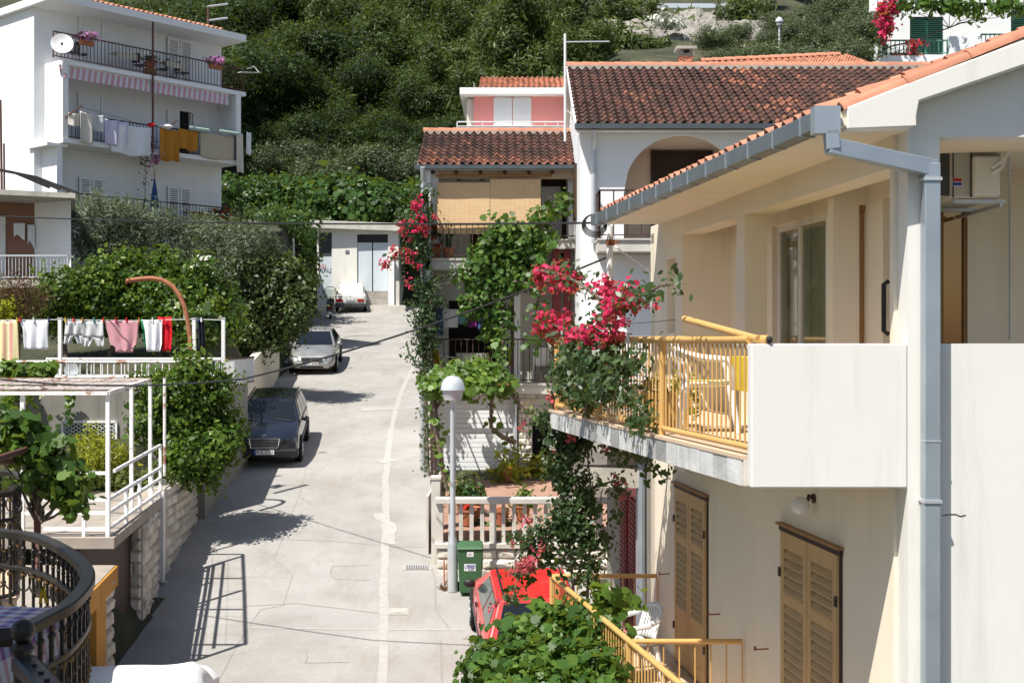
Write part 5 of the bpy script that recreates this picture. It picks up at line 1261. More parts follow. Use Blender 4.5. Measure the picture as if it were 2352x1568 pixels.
for px, py, lab in ((452, 292, 'folded pale green cushion airing over the rail left of the quilt'), (520, 300, 'folded pale green cushion airing over the quilt')):
    tt = ht(px, -.05); z = hz(px, py, -.05); t = thing('seat_cushion', lab, 'cushion', HB(tt, 0, z)); mb = MB(HB); mb.ext([(tt-.5, -.35, z-.12), (tt-.15, -.35, z+.03), (tt+.5, -.35, z-.03), (tt+.5, -.35, z-.12), (tt-.12, -.35, z-.07), (tt-.45, -.35, z-.2)], (0, .55, 0)) if False else None
    mb.hexa([(tt-.5, -.3, z-.16), (tt+.45, -.3, z-.16), (tt+.45, .2, z+.02), (tt-.2, .2, z+.02), (tt-.5, -.3, z-.06), (tt+.45, -.3, z-.06), (tt+.45, .2, z+.12), (tt-.2, .2, z+.12)]); mb.build('pad', MATS['clothsage'], t, bevel=.03)
tt = ht(393, -.1); z = hz(378, 291, -.1); mb = MB(); mb.ball(HB(ht(379, -.1), -.1, z), .3, 12, 8, 0, (1, .6, .32)); tag(mb.build('pillow', MATS['clothwhite'], None, smooth=True), 'white pillow lying on the middle railing above the orange blanket', 'pillow')
for px in (150, 372):
    t = thing('washing_bracket', 'rusty drying arm sloping out from the middle balcony '+('by the left wall' if px == 150 else 'beside the rusty post'), 'bracket', HB(ht(px), 0, Z2+.9)); mb = MB(HB); q = ht(px); mb.bar((q, .05, Z2+.75), (q+.35, -.5, Z2+1.2), .05, .05); mb.build('arm', MATS['ironred'], t); mb = MB(HB); mb.tube([(q+.3, -.42, Z2+1.15), (q+2.6, -.12, Z2+.97)], .006, 4); mb.build('line', MATS['wire'], t)
t = thing('drying_rack', 'white wire drying rack at right end of the top railing', 'clothes rack', HB(LF+.2, 0, Z3+.7)); mb = MB(HB); mb.bar((LF-.3, -.3, Z3+.72), (LF+.7, -.3, Z3+.86), .25, .02); mb.tube([(LF+.3, 0, Z3+1.0), (LF+.5, -.2, Z3+1.1), (LF+.65, -.3, Z3+.88)], .015, 5); mb.build('frame', MATS['whitepaint'], t)
# aerial behind roof
t = thing('roof_aerial', 'rusty aerial mast with two cross arms behind the white house roof', 'aerial', P(478, 60, 53)); mb = MB(); mb.tube([P(479, 90, 53), P(478, 16, 53)], .05, 6); mb.build('mast', MATS['ironred'], t)
for py in (16, 48):
    mb = MB(); mb.tube([P(476, py, 53), P(523, py-6, 53)], .045, 5); mb.build('cross_arm', MATS['steel'], t)
# balcony side railing at right end
# ================================================================== near left flat roofed house
fh = thing('flat_roof_house', 'low white and brown house with flat concrete roof at left edge', 'house', (-14.5, 37, 1))
Y = 37; mb = MB(); mb.hexa([(PX(80, 38), 38, .5), (PX(163, 36.6), 36.6, .5), (PX(163, 39)-.1, 39, .5), (PX(80, 39)-.1, 39, .5), (PX(80, 38), 38, PZ(455, 38)), (PX(163, 36.6), 36.6, PZ(455, 38)), (PX(163, 39)-.1, 39, PZ(455, 38)), (PX(80, 39)-.1, 39, PZ(455, 38))]); mb.build('wall', WH, fh)
mb = MB(); mb.box(-22, 38.1, .5, PX(80, 38)+.05, 38.4, PZ(440, 38)); mb.build('brown_wall', MATS['brownwall'], fh)
mb = MB(); mb.hexa([(-22, 35.6, 4.45), (PX(176, 36), 35.9, 4.02), (PX(172, 42), 42, 4.1), (-22, 42, 4.45), (-22, 35.6, 4.62), (PX(176, 36), 35.9, 4.16), (PX(172, 42), 42, 4.25), (-22, 42, 4.62)]); mb.build('roof_slab', MATS['concrete'], fh)
mb = MB(); mb.box(-22, 36.2, 1.5, PX(160, 36.4), 38.1, 1.72); mb.build('balcony_slab', MATS['concretelight'], fh)
mb = MB(); mb.box(PX(-30, 38), 38.03, 1.72, PX(11, 38), 38.1, PZ(495, 38))
for k in range(26): mb.box(PX(-25, 38), 38.0, 1.8+k*.075, PX(9, 38), 38.03, 1.84+k*.075)
mb.build('shutter', MATS['whitepaint'], fh)
r = thing('white_railing', 'thin pale railing on the balcony of the flat roofed house', 'railing', (-13.5, 36.3, 1.7)); iron_rail('r', [(-20, 36.35), (PX(156, 36.35), 36.35)], 1.72, PZ(587, 36.35), r, .1, 'steel', .05, .018)
t = thing('steel_rods', 'bundle of long rusty pipes lying on the flat concrete roof', 'pipes', (-14, 38, 4.3))
for k in range(4):
    mb = MB(); a = Vector((PX(-30, 37)-k*.1, 36.6+k*.5, 5.0+.06*k)); b = Vector((PX(120+k*10, 37), 36.8+k*.5, 4.42)); mb.tube([a, a.lerp(b, .5)+Vector((0, 0, .12)), b], .03, 6); mb.build('pipe', MATS['irondark'], t)
t = thing('rebar', 'upright rusty reinforcing rods on the flat roof at the left edge', 'rods', (-15, 37, 4.5)); mb = MB(); mb.tube([P(4, 440, 37), P(1, 230, 37)], .035, 6); mb.build('rod', MATS['ironred'], t)
mb = MB(); mb.tube([P(10, 440, 37), P(9, 330, 37)], .03, 6); mb.build('rod', MATS['ironred'], t)
for a, nm, lab in (((31, 57, 512, 545), 'hanging_cloth', 'grey white cloth drying before the brown wall'), ((63, 80, 516, 562), 'hanging_shirt', 'white shirt drying at the edge of the brown wall')):
    cloth(nm, lab, lambda u, v, a=a: (PX(a[0]+(a[1]-a[0])*u, 37.9), 37.9+.03*math.sin(u*9+v), PZ(a[2]+(a[3]-a[2])*v*(1-.2*math.sin(u*5)), 37.9)), 'clothwhite')
# ================================================================== street side: beige wall, stone wall, deck
def street_wall(mb, y0, y1, zt0, zt1, th=.25, n=8, zb=-1.2):
    for k in range(n):
        a, b = y0+(y1-y0)*k/n, y0+(y1-y0)*(k+1)/n; za, zc = zt0+(zt1-zt0)*k/n, zt0+(zt1-zt0)*(k+1)/n
        mb.hexa([(XL(a)-th, a, B(a)+zb), (XL(a), a, B(a)+zb), (XL(b), b, B(b)+zb), (XL(b)-th, b, B(b)+zb), (XL(a)-th, a, za), (XL(a), a, za), (XL(b), b, zc), (XL(b)-th, b, zc)])
t = thing('retaining_wall', 'plain beige rendered wall behind the black and silver cars', 'wall', (-7.8, 38, -2)); mb = MB(); street_wall(mb, 31, 47, -1.35, .25); mb.build('wall', MATS['cream'], t)
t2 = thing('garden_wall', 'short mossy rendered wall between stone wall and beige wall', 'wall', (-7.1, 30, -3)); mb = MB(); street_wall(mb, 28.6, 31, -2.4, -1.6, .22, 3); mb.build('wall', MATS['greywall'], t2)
sw = thing('stone_wall', 'rough white stone block wall along the left edge of the street', 'wall', (-6.8, 26, -4)); mb = MB(); street_wall(mb, 24.1, 28.6, -2.82, -2.82, .3, 5); mb.build('core', MATS['mortar'], sw)
mb = MB(); U = Vector((XL(28.6)-XL(24.1), 4.5, 0)); stones(mb, (XL(24.1), 24.1, -5.2), U, U.length, 2.38, .055, .40, .2, .014, Vector((U.y, -U.x, 0))); mb.build('stone_facing', MATS['stone'], sw)
mb = MB(); mb.box(XL(24.1)-.5, 23.98, -5.2, XL(24.1)+.02, 24.1, -2.82); mb.build('end_face', MATS['stone'], sw)
# concrete deck house (garage) beside the street
dk = thing('roof_terrace', 'concrete roof terrace over the stone faced garage beside the street', 'terrace', (-8, 21, -4)); ZD = -2.95; ZD2 = -3.35
mb = MB()
mb.ext([(-13, 18.8, ZD-.16), (PX(262, 18.8), 18.8, ZD-.16), (XL(23.9)+.03, 23.9, ZD-.16), (XL(25.3)-.3, 25.3, ZD-.16), (-13, 25.3, ZD-.16)], (0, 0, .16)); mb.build('upper_deck', MATS['deck'], dk)
mb = MB(); mb.ext([(-13, 14.5, ZD2-.14), (XL(14.5)+.05, 14.5, ZD2-.14), (PX(262, 18.8)+.02, 18.79, ZD2-.14), (-13, 18.79, ZD2-.14)], (0, 0, .14)); mb.build('lower_deck', MATS['deck'], dk)
mb = MB(); mb.ext([(XL(15.5)+.06, 15.5, ZD2-.3), (PX(262, 18.8)+.06, 18.8, ZD2-.3), (PX(262, 18.8)+.06, 18.8, ZD2-.01), (XL(15.5)+.06, 15.5, ZD2-.01)], (-.05, 0, 0)); mb.build('ochre_fascia', MATS['ochre'], dk)
mb = MB(); mb.box(PX(212, 18), 17.6, -7, PX(243, 18), 18.0, ZD2-.15); mb.build('ochre_pillar', MATS['ochre'], dk)
mb = MB(); mb.box(XL(18.6)-.25, 18.3, -7, XL(18.6)-.02, 18.6, ZD2-.15); mb.build('pillar_core', MATS['mortar'], dk)
mb = MB(); stones(mb, (XL(18.3)-.22, 18.05, -6), (1, 0, 0), .24, 2.5, .07, .3, .2, .014, (0, -1, 0)); stones(mb, (XL(18.1), 18.05, -6), (-.1, 1, 0), .5, 2.5, .07, .3, .2, .014, (1, .1, 0)); mb.build('stone_pillar', MATS['stone'], dk)
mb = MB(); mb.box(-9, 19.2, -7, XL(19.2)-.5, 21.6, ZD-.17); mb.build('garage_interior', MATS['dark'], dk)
mb = MB(); street_wall(mb, 18.6, 21.4, ZD2-.12, ZD-.2, .1, 3) if False else None
ya, yb = 21.5, 23.2; U = Vector((XL(yb)-XL(ya), yb-ya, 0)); mb.box(XL(21.5)-.5, 21.45, -7, XL(21.5)-.02, 21.6, ZD-.17); street_wall(mb, ya, yb, ZD-.165, ZD-.165, .3, 2); mb.build('wall_core', MATS['mortar'], dk)
mb = MB(); stones(mb, (XL(ya), ya, -5.6), U, U.length, 2.48, .05, .36, .2, .014, Vector((U.y, -U.x, 0))); stones(mb, (XL(21.5)-.5, 21.45, -5.6), (1, 0, 0), .5, 2.48, .05, .36, .2, .014, (0, -1, 0)); mb.build('stone_facing', MATS['stone'], dk)
mb = MB(); mb.box(XL(19)-.62, 18.9, -6, XL(19)-.5, 21.4, ZD-.17); mb.build('garage_door', MATS['darkbrown'], dk)
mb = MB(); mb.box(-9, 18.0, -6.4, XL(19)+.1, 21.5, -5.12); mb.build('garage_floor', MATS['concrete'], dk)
# pale white posts and pipes running down at the joint
t = thing('white_post', 'white painted post standing in the gap between the two stone walls', 'post', (XL(23.6), 23.6, -4.5)); mb = MB(); x = XL(23.6)+.02; mb.bar((x, 23.6, -4.9), (x, 23.6, ZD+.1), .09, .09, up=(0, 1, 0)); mb.build('shaft', MATS['whitepaint'], t); mb = MB(); mb.box(x-.09, 23.5, B(23.6)-.2, x+.09, 23.7, B(23.6)+.04); mb.build('foot', MATS['concrete'], t)
# white railings and pergola on the terrace
wr = thing('white_railing', 'white square tube railing along the edges of the concrete terrace', 'railing', (-7, 20, ZD)); W_ = MATS['whitepaint']
cx_, cy_ = PX(248, 18.95), 18.95; fx, fy = XL(23.7)-.02, 23.7
for zz in (-2.0, -2.40, -2.60, -2.84):
    if zz != -2.0: mb = MB(); mb.bar((cx_, cy_, zz), (fx, fy, zz), .045, .05); mb.build('rail', W_, wr)
    mb = MB(); mb.bar((PX(48 if zz > -2.7 else 100, 18.95), 18.95, zz), (cx_, cy_, zz), .045, .05); mb.build('rail', W_, wr)
mb = MB(); mb.bar((cx_, cy_+.3, -2.0), (fx, fy, -1.98), .04, .05); mb.build('rail', W_, wr)
for k in (0, .3, .55, .8, 1.0):
    x, y = cx_+(fx-cx_)*k, cy_+(fy-cy_)*k; mb = MB(); mb.bar((x, y, ZD), (x, y, -1.98 if k > .9 else -2.38), .05, .05, up=(0, 1, 0)); mb.build('post', W_, wr)
for px in (52, 193):
    mb = MB(); mb.bar((PX(px, 18.95), 18.95, ZD-.0), (PX(px, 18.95), 18.95, -1.98), .05, .05, up=(0, 1, 0)); mb.build('post', W_, wr)
pw = thing('white_pergola', 'rusting white metal pergola frame with wire mesh top over the terrace', 'pergola', (-7, 21, ZD)); RP = MATS['rustypaint']
zt = -.80
for (px, y) in ((248, 18.95), (52, 18.95), (345, 23.6), (302, 21.6)):
    x = PX(px, y); mb = MB(); mb.bar((x, y, ZD), (x, y, zt), .058, .058, up=(0, 1, 0)); mb.build('post', W_, pw)
x2 = PX(378, 24.6); mb = MB(); mb.tube([(x2, 24.6, -3), (x2, 24.6, zt+.05)], .03, 8); mb.build('post', RP, pw)
a, b = Vector((PX(248, 18.9), 18.9, zt)), Vector((PX(345, 23.7), 23.7, zt+.05)); la, lb_ = Vector((-13, 18.9, zt)), Vector((-13, 23.7, zt+.05))
for p, q in ((a, b), (la, a), (lb_, b)):
    mb = MB(); mb.bar(p, q, .05, .055); mb.build('beam', RP, pw)
for k in (.35, .7):
    mb = MB(); mb.bar(la.lerp(lb_, k), a.lerp(b, k), .05, .05); mb.build('beam', W_, pw)
mb = MB()
for k in range(11): mb.tube([la.lerp(lb_, k/11)+Vector((0, 0, .05-.03*math.sin(k))), a.lerp(b, k/11)+Vector((0, 0, .05))], .003, 4)
for k in range(20): mb.tube([la.lerp(a, k/20)+Vector((0, 0, .05)), lb_.lerp(b, k/20)+Vector((0, 0, .05))], .003, 4)
mb.build('wire_mesh', MATS['rust'], pw)
# grey garage house with washing terrace
gh = thing('grey_house', 'grey concrete house with latticed window and washing terrace on top', 'house', (-9.5, 27.5, -3)); Y = 27.5; zt = PZ(893, Y)
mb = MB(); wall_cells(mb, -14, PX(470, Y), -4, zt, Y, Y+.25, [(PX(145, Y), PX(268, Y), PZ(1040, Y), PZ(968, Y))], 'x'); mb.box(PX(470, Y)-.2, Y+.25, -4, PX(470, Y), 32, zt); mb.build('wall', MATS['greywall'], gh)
mb = MB(); mb.box(-14, Y+.02, zt-.3, PX(470, Y)+.4, 32, zt-.1) if False else mb.box(-14, Y+.26, zt-.3, PX(470, Y)-.21, 32, zt-.1); mb.build('terrace_floor', MATS['deck'], gh)
mb = MB(); mb.box(PX(145, Y), Y+.2, PZ(1040, Y), PX(268, Y), Y+.24, PZ(968, Y)); wn_ = mb.build('window_glass', MATS['bottleglass'], gh)
mb = MB(); xa, xb, za, zb2 = PX(145, Y), PX(268, Y), PZ(1040, Y), PZ(968, Y)
for p, q in (((xa, za), (xb, za)), ((xa, zb2), (xb, zb2)), ((xa, za), (xa, zb2)), ((xb, za), (xb, zb2))): mb.bar((p[0], Y-.03, p[1]), (q[0], Y-.03, q[1]), .05, .05)
mb.build('window_frame', MATS['whitepaint'], gh); mb = MB(); H = zb2-za; Wd = xb-xa
for k in range(-6, 13):
    for sg in (1, -1):
        x0_ = xa+k*.13; x1_ = x0_+H*1.6; p0, p1 = (x0_, za if sg > 0 else zb2), (x1_, zb2 if sg > 0 else za)
        u0 = max(0, (xa-x0_)/(x1_-x0_)); u1 = min(1, (xb-x0_)/(x1_-x0_))
        if u1-u0 > .02: mb.bar((x0_+(x1_-x0_)*u0, Y-.03, p0[1]+(p1[1]-p0[1])*u0), (x0_+(x1_-x0_)*u1, Y-.03, p0[1]+(p1[1]-p0[1])*u1), .014, .014)
mb.build('lattice', MATS['whitepaint'], wn_)
def bar_rail(name, label, a, b, z0, z1, gap, m, tr=.035, br=.014):
    t = thing(name, label, 'railing', (Vector((a[0], a[1], z0)))); a = Vector((*a, 0)); b = Vector((*b, 0))
    for z, rr_ in ((z1, tr), (z0, tr*.7)):
        q = MB(); q.tube([a+Vector((0, 0, z)), b+Vector((0, 0, z))], rr_, 8); q.build('rail', m, t)
    q = MB(); n = int((b-a).length/gap)
    for k in range(n+1): p = a.lerp(b, k/n); q.tube([p+Vector((0, 0, z0)), p+Vector((0, 0, z1))], br, 5)
    q.build('rail_bars', W_, t)
bar_rail('white_railing', 'rusty white railing in front of the washing terrace', (-13, 27.4), (PX(415, 27.4), 27.4), PZ(866, 27.4), PZ(831, 27.4), .24, RP)
bar_rail('white_railing', 'second white railing behind the washing lines', (PX(106, 30.5), 30.5), (PX(515, 30.5), 30.5), PZ(862, 30.5), PZ(824, 30.5), .16, W_, .03)
bar_rail('white_gate', 'small white barred gate at the street end of the washing terrace', (PX(468, 29.5), 29.5), (PX(513, 29.7), 29.7), PZ(880, 29.5), PZ(826, 29.5), .09, W_, .03)
bar_rail('brown_fence', 'weathered grey barred fence on the wall beside the white gate', (PX(517, 31.2), 31.2), (PX(583, 35), 35), PZ(882, 32.5), PZ(823, 32.5), .1, MATS['ironbrown'], .03)
bp = thing('gate_post', 'pale plastered gate post at the end of the beige wall', 'post', (-7, 31, -1)); mb = MB(); mb.box(PX(452, 29), 29.0, -4, PX(470, 29), 29.3, PZ(828, 29)); mb.build('post', MATS['creamwhite'], bp); mb = MB(); mb.box(PX(451, 29), 28.98, PZ(828, 29)+.001, PX(471, 29), 29.32, PZ(824, 29)); mb.build('cap', MATS['concretelight'], bp)
# washing lines and washing
Yl = 28.4
for px, lab in ((138, 'white washing line post between the white shirt and grey shorts'), (446, 'white washing line post left of the black trousers'), (513, 'white washing line post at the right end of the terrace')):
    t = thing('line_post', lab, 'post', (PX(px, Yl), Yl, zt), 'washing line posts'); mb = MB(); x = PX(px, Yl); mb.bar((x, Yl, zt-.1), (x, Yl, PZ(731, Yl)), .075, .075, up=(0, 1, 0)); mb.build('shaft', W_, t); mb = MB(); mb.box(x-.05, Yl-.05, PZ(731, Yl), x+.05, Yl+.05, PZ(729.5, Yl)); mb.build('cap', W_, t)
t = thing('washing_line', 'thin washing line strung between the white terrace posts', 'washing line', (-8, Yl, .4)); mb = MB(); mb.tube([(-13, Yl, PZ(737, Yl)), (PX(138, Yl), Yl, PZ(734, Yl)), (PX(300, Yl), Yl, PZ(736.5, Yl)), (PX(446, Yl), Yl, PZ(733, Yl)), (PX(513, Yl), Yl, PZ(735, Yl))], .008, 5); mb.build('line', MATS['plastic'], t)
def garment(name, label, rows, m, y=Yl, amp=.035, cat='laundry', legs=None, fold=5, group='washing on the terrace line'):
    """rows: (py, left px, right px) down the cloth"""
    pys = [r[0] for r in rows]; L = [r[1] for r in rows]; R = [r[2] for r in rows]; ph_ = rnd.uniform(0, 6)
    mb = MB(); p0, p1 = pys[0], pys[-1]
    def fn(u, v, l=None, r=None, q0=p0, q1=p1):
        py = q0+(q1-q0)*v; a = interp(py, pys, L) if l is None else l(py); b = interp(py, pys, R) if r is None else r(py)
        s_ = 1.6*math.sin(math.pi*u)*(1-v) if v < .5 else 0
        return (PX(a+(b-a)*u, y), y+amp*(.35+.65*v)*math.sin(u*fold*2.4+ph_+1.5*v)+.01*math.sin(u*17), PZ(py+s_, y))
    if not legs: mb.grid(fn, 16, 12)
    else:
        pc, g = legs                                     # crotch height, gap at the hem
        mb.grid(lambda u, v: fn(u, v, None, None, p0, pc), 16, 6)
        mid = lambda py: (interp(py, pys, L)+interp(py, pys, R))/2
        mb.grid(lambda u, v: fn(u, v, None, lambda py: mid(py)-g*(py-pc)/(p1-pc), pc, p1), 8, 8); mb.grid(lambda u, v: fn(u, v, lambda py: mid(py)+g*(py-pc)/(p1-pc), None, pc, p1), 8, 8)
    return tag(mb.build(name, MATS[m], None, smooth=True, solid=.008), label, cat, group)
garment('striped_towel', 'orange and cream striped towel at the left end of the terrace line', [(735, -6, 41), (838, -6, 44)], 'stripetowel', amp=.02)
garment('hanging_shirt', 'plain white shirt between the striped towel and the white post', [(735, 45, 113), (755, 53, 110), (802, 55, 110)], 'clothwhite', fold=6)
garment('hanging_shorts', 'pale grey shorts next to the white post, left one of the pair', [(736, 150, 189), (765, 148, 190), (790, 146, 192)], 'clothgrey', legs=(770, 9))
garment('hanging_shorts', 'pale grey shorts beside the striped red shirt, right one of the pair', [(736, 191, 237), (765, 190, 239), (796, 190, 240)], 'clothgrey', legs=(775, 8))
garment('striped_shirt', 'red and white striped shirt hanging upside down on the terrace line', [(735, 239, 319), (750, 243, 318), (775, 250, 316), (791, 253, 313), (796, 265, 307), (809, 266, 305)], 'stripeshirt', amp=.02)
garment('hanging_cloth', 'green cloth half hidden behind the white football shirt', [(733, 323, 350), (800, 334, 345)], 'clothgreen', y=Yl+.1)
garment('hanging_shirt', 'white shirt between the green cloth and red shorts', [(734, 327, 373), (760, 333, 372), (790, 336, 372), (807, 338, 368)], 'clothwhite')
garment('hanging_shorts', 'bright red shorts with white edging on the terrace line', [(727, 362, 394), (770, 371, 396), (806, 373, 393)], 'clothred', y=Yl+.06, amp=.02)
garment('hanging_trousers', 'black trousers right of the last terrace line posts gap', [(732, 452, 468), (801, 457, 473)], 'clothblack', amp=.02)
k = 0
for px, m in ((40, 'clothyellow'), (47, 'clothred'), (78, 'plastic'), (112, 'clothblue'), (151, 'clothyellow'), (170, 'clothred'), (190, 'clothorange'), (216, 'clothteal'), (238, 'clothred'), (267, 'clothred'), (291, 'clothred'), (320, 'clothorange'), (351, 'plastic'), (376, 'clothred'), (455, 'clothblue'), (463, 'plastic')):
    mb = MB(); x = PX(px, Yl); mb.bar((x-.012, Yl-.02, PZ(739, Yl)), (x+.004, Yl-.02, PZ(729, Yl)), .02, .02); mb.bar((x+.014, Yl-.035, PZ(739, Yl)), (x-.004, Yl-.035, PZ(729, Yl)), .02, .02); tag(mb.build('clothes_peg', MATS[m]), 'small coloured plastic peg holding washing on the terrace line', 'clothes peg', 'pegs on the terrace line')
t = thing('fan_dish', 'small round white dish standing behind the terrace railing', 'satellite dish', (PX(166, 29), 29, PZ(850, 29))); mb = MB(); mb.lathe((PX(166, 29), 29, PZ(850, 29)), [(.001, 0), (.1, .01), (.175, .05), (.17, .06), (.001, .02)], 20, 0, Matrix.Rotation(math.pi/2, 3, 'X')); mb.build('reflector', MATS['lampwhite'], t, smooth=True); mb = MB(); mb.tube([(PX(166, 29), 29.05, PZ(850, 29)), (PX(166, 29), 29.1, zt-.1)], .02, 6); mb.build('stand', MATS['steel'], t)
# rusty curved pipe
t = thing('bent_pipe', 'rusty pipe bent over at the top behind the washing line', 'pipe', P(437, 800, 26.8)); mb = MB(); pts = [P(*q, 26.8) for q in ((438, 860), (437, 780), (432, 740), (424, 705), (412, 678), (395, 656), (372, 643), (350, 639), (320, 641), (291, 645))]
mb.tube(pts, .05, 8); mb.build('pipe', MATS['rustpipe'] if 'rustpipe' in MATS else mat('rustpipe', (.42, .17, .08), .8, (.28, .11, .06), 7), t, smooth=True); mb = MB(); mb.tube([P(290, 644, 26.8), P(290, 652, 26.8)], .02, 6); mb.build('hook', MATS['rust'], t)
# green pergola pipes behind (far garden)
t = thing('vine_trellis', 'white pipe frame carrying a leafy vine beside the white utility building', 'trellis', P(673, 600, 62)); Y = 62; mb = MB(); mb.tube([P(360, 503, Y-9), P(673, 513, Y)], .06, 6); mb.build('beam', MATS['whitepaint'], t); mb = MB(); mb.tube([P(673, 513, Y), P(675, 640, Y)], .06, 6); mb.build('post', MATS['whitepaint'], t)

# ================================================================== near iron balcony at lower left
ib = thing('iron_balcony', 'ornate dark wrought iron balcony railing with bulging curves at lower left', 'railing', (-3, 7.5, -2.4))
HB_ = -1.4; ID, IG = MATS['irondark'], MATS['irongold']
def at_h(px, py, h=HB_): Y = h*F/(CY-py); return Vector((PX(px, Y), Y, h))
def smooth_path(p, n=24):
    out = []
    P_ = [Vector(q) for q in p]; P_ = [P_[0]*2-P_[1]]+P_+[P_[-1]*2-P_[-2]]
    for i in range(1, len(P_)-2):
        for k in range(n//(len(P_)-3)):
            t = k/(n//(len(P_)-3)); a, b, c, d = P_[i-1:i+3]
            out.append(.5*((2*b)+(c-a)*t+(2*a-5*b+4*c-d)*t*t+(3*b-a-3*c+d)*t**3))
    out.append(P_[-2]); return out
def sweep(mb, pts, w, h, dz=0):
    vs = []
    for i, p in enumerate(pts):
        d = pts[min(i+1, len(pts)-1)]-pts[max(i-1, 0)]; s = Vector((d.y, -d.x, 0)).normalized()*w/2
        for sg, z in ((-1, -h/2), (1, -h/2), (1, h/2-.008), (.7, h/2), (-.7, h/2), (-1, h/2-.008)): q = p+s*sg; vs.append((q.x, q.y, q.z+z+dz))
    m = len(pts); fs = [(i*6+k, i*6+(k+1) % 6, (i+1)*6+(k+1) % 6, (i+1)*6+k) for i in range(m-1) for k in range(6)]+[(5, 4, 3, 2, 1, 0), tuple(range((m-1)*6, m*6))]
    mb.add(vs, fs)
c1 = smooth_path([(-5.2, 10.0, HB_), (-4.5, 9.75, HB_), at_h(0, 1222), at_h(75, 1232), at_h(140, 1258), at_h(190, 1298), at_h(200, 1338), at_h(160, 1388), at_h(105, 1420), at_h(45, 1452)], 60)
c2 = smooth_path([(-7.5, 13.2, HB_), (-6.6, 13.5, HB_), at_h(0, 1085), at_h(40, 1093), at_h(46, 1104), at_h(30, 1118), at_h(0, 1135), (-5.9, 10.6, HB_), (-5.2, 10.0, HB_)], 48)
c3 = [at_h(55, 1490), at_h(95, 1530), at_h(150, 1600), at_h(260, 1720)]
for c in (c1, c2):
    mb = MB(); sweep(mb, c, .085, .05); mb.build('top_rail', ID, ib); mb = MB(); sweep(mb, c, .04, .03, -.24); mb.build('middle_rail', ID, ib); mb = MB(); sweep(mb, c, .05, .03, -.93); mb.build('bottom_rail', ID, ib)
mb = MB(); sweep(mb, c3, .11, .06, -.06); mb.build('top_rail', ID, ib); mb = MB(); sweep(mb, c3, .05, .03, -.93); mb.build('bottom_rail', ID, ib)
def baluster(p, alt, s_):
    mb = MB(); mb.bar(p+Vector((0, 0, -.93)), p+Vector((0, 0, -.24)), .017, .017, up=s_)
    mb.ball(p+Vector((0, 0, -.10)), .022, 10, 7); mb.ball(p+Vector((0, 0, -.16)), .016, 10, 6, 0, (1, 1, .7)); mb.bar(p+Vector((0, 0, -.24)), p+Vector((0, 0, -.02)), .02, .02, up=s_)
    for sg in (-1, 1):
        c = p+s_*(sg*.052)
        mb.tube([p+Vector((0, 0, -.25))+s_*sg*.055*math.sin(t)*1.3+Vector((0, 0, -.075*(1-math.cos(t)))) for t in [k*math.pi/8 for k in range(9)]], .007, 5)
        mb.tube([p+s_*sg*(.012+.045*(1-k/20)*abs(math.sin(k*.38)))+Vector((0, 0, -.52-.09*math.cos(k*.38)-.012*k)) for k in range(14)], .007, 5)
        if alt: mb.tube([c+s_*(.03*math.cos(t))+Vector((0, 0, -.66+.03*math.sin(t))) for t in [k*math.pi/6 for k in range(12)]], .007, 5, closed=True)
    o = mb.build('baluster', ID, ib, smooth=True)
    for z in (-.285, -.52, -.80): g = MB(); g.lathe(p+Vector((0, 0, z)), [(.02, -.014), (.026, 0), (.02, .014)], 8); g.build('gold_collar', IG, o)
def along(c, step):
    d = 0; nxt = step/2
    for i in range(len(c)-1):
        L = (c[i+1]-c[i]).length
        while d+L >= nxt:
            t = (nxt-d)/L; yield c[i].lerp(c[i+1], t), (c[i+1]-c[i]).normalized(); nxt += step
        d += L
k = 0
for c, st in ((c1, .135), (c2, .15), (c3, .14)):
    for p, s_ in along(c, st):
        if p.y < 4.6: continue
        k += 1; baluster(p, k % 2, s_)
for q in (at_h(52, 1478),):
    mb = MB(); mb.ball(q+Vector((0, 0, .06)), .055, 16, 10); mb.lathe(q, [(.045, -.95), (.04, -.05), (.055, -.02), (.045, 0), (.03, .01)], 14); mb.build('ball_post', ID, ib, smooth=True)
mb = MB(); a = at_h(30, 1462); mb.tube([a, a+Vector((-.9, -.3, .0))], .045, 4); mb.build('gate_rail', ID, ib)
fl = MB(); fl.ext([tuple(p+Vector((0, 0, -.98))) for p in c1]+[(-1.7, 4.6, HB_-.98), (-5.5, 4.0, HB_-.98)], (0, 0, -.15)); ff = thing('tiled_balcony', 'shaded tiled balcony floor inside the wrought iron railing', 'balcony', (-3.5, 7, -2.4)); fl.build('floor_slab', MATS['floortile'], ff)
fl = MB(); fl.ext([tuple(p+Vector((0, 0, -.98))) for p in c2]+[(-8, 9.6, HB_-.98)], (0, 0, -.15)); fl.build('floor_slab', MATS['floortile'], ff)
mb = MB(); mb.box(-6.2, 2.5, 1.92, -2.5, 6.9, 2.1); mb.build('roof_slab', MATS['concretelight'], ff); mb = MB(); mb.box(-6.2, 2.3, -2.4, -2.5, 2.499, 2.1); mb.build('unseen_slab_support', WH, ff)  # unseen slab added to shade the railing and table, wall only carries it
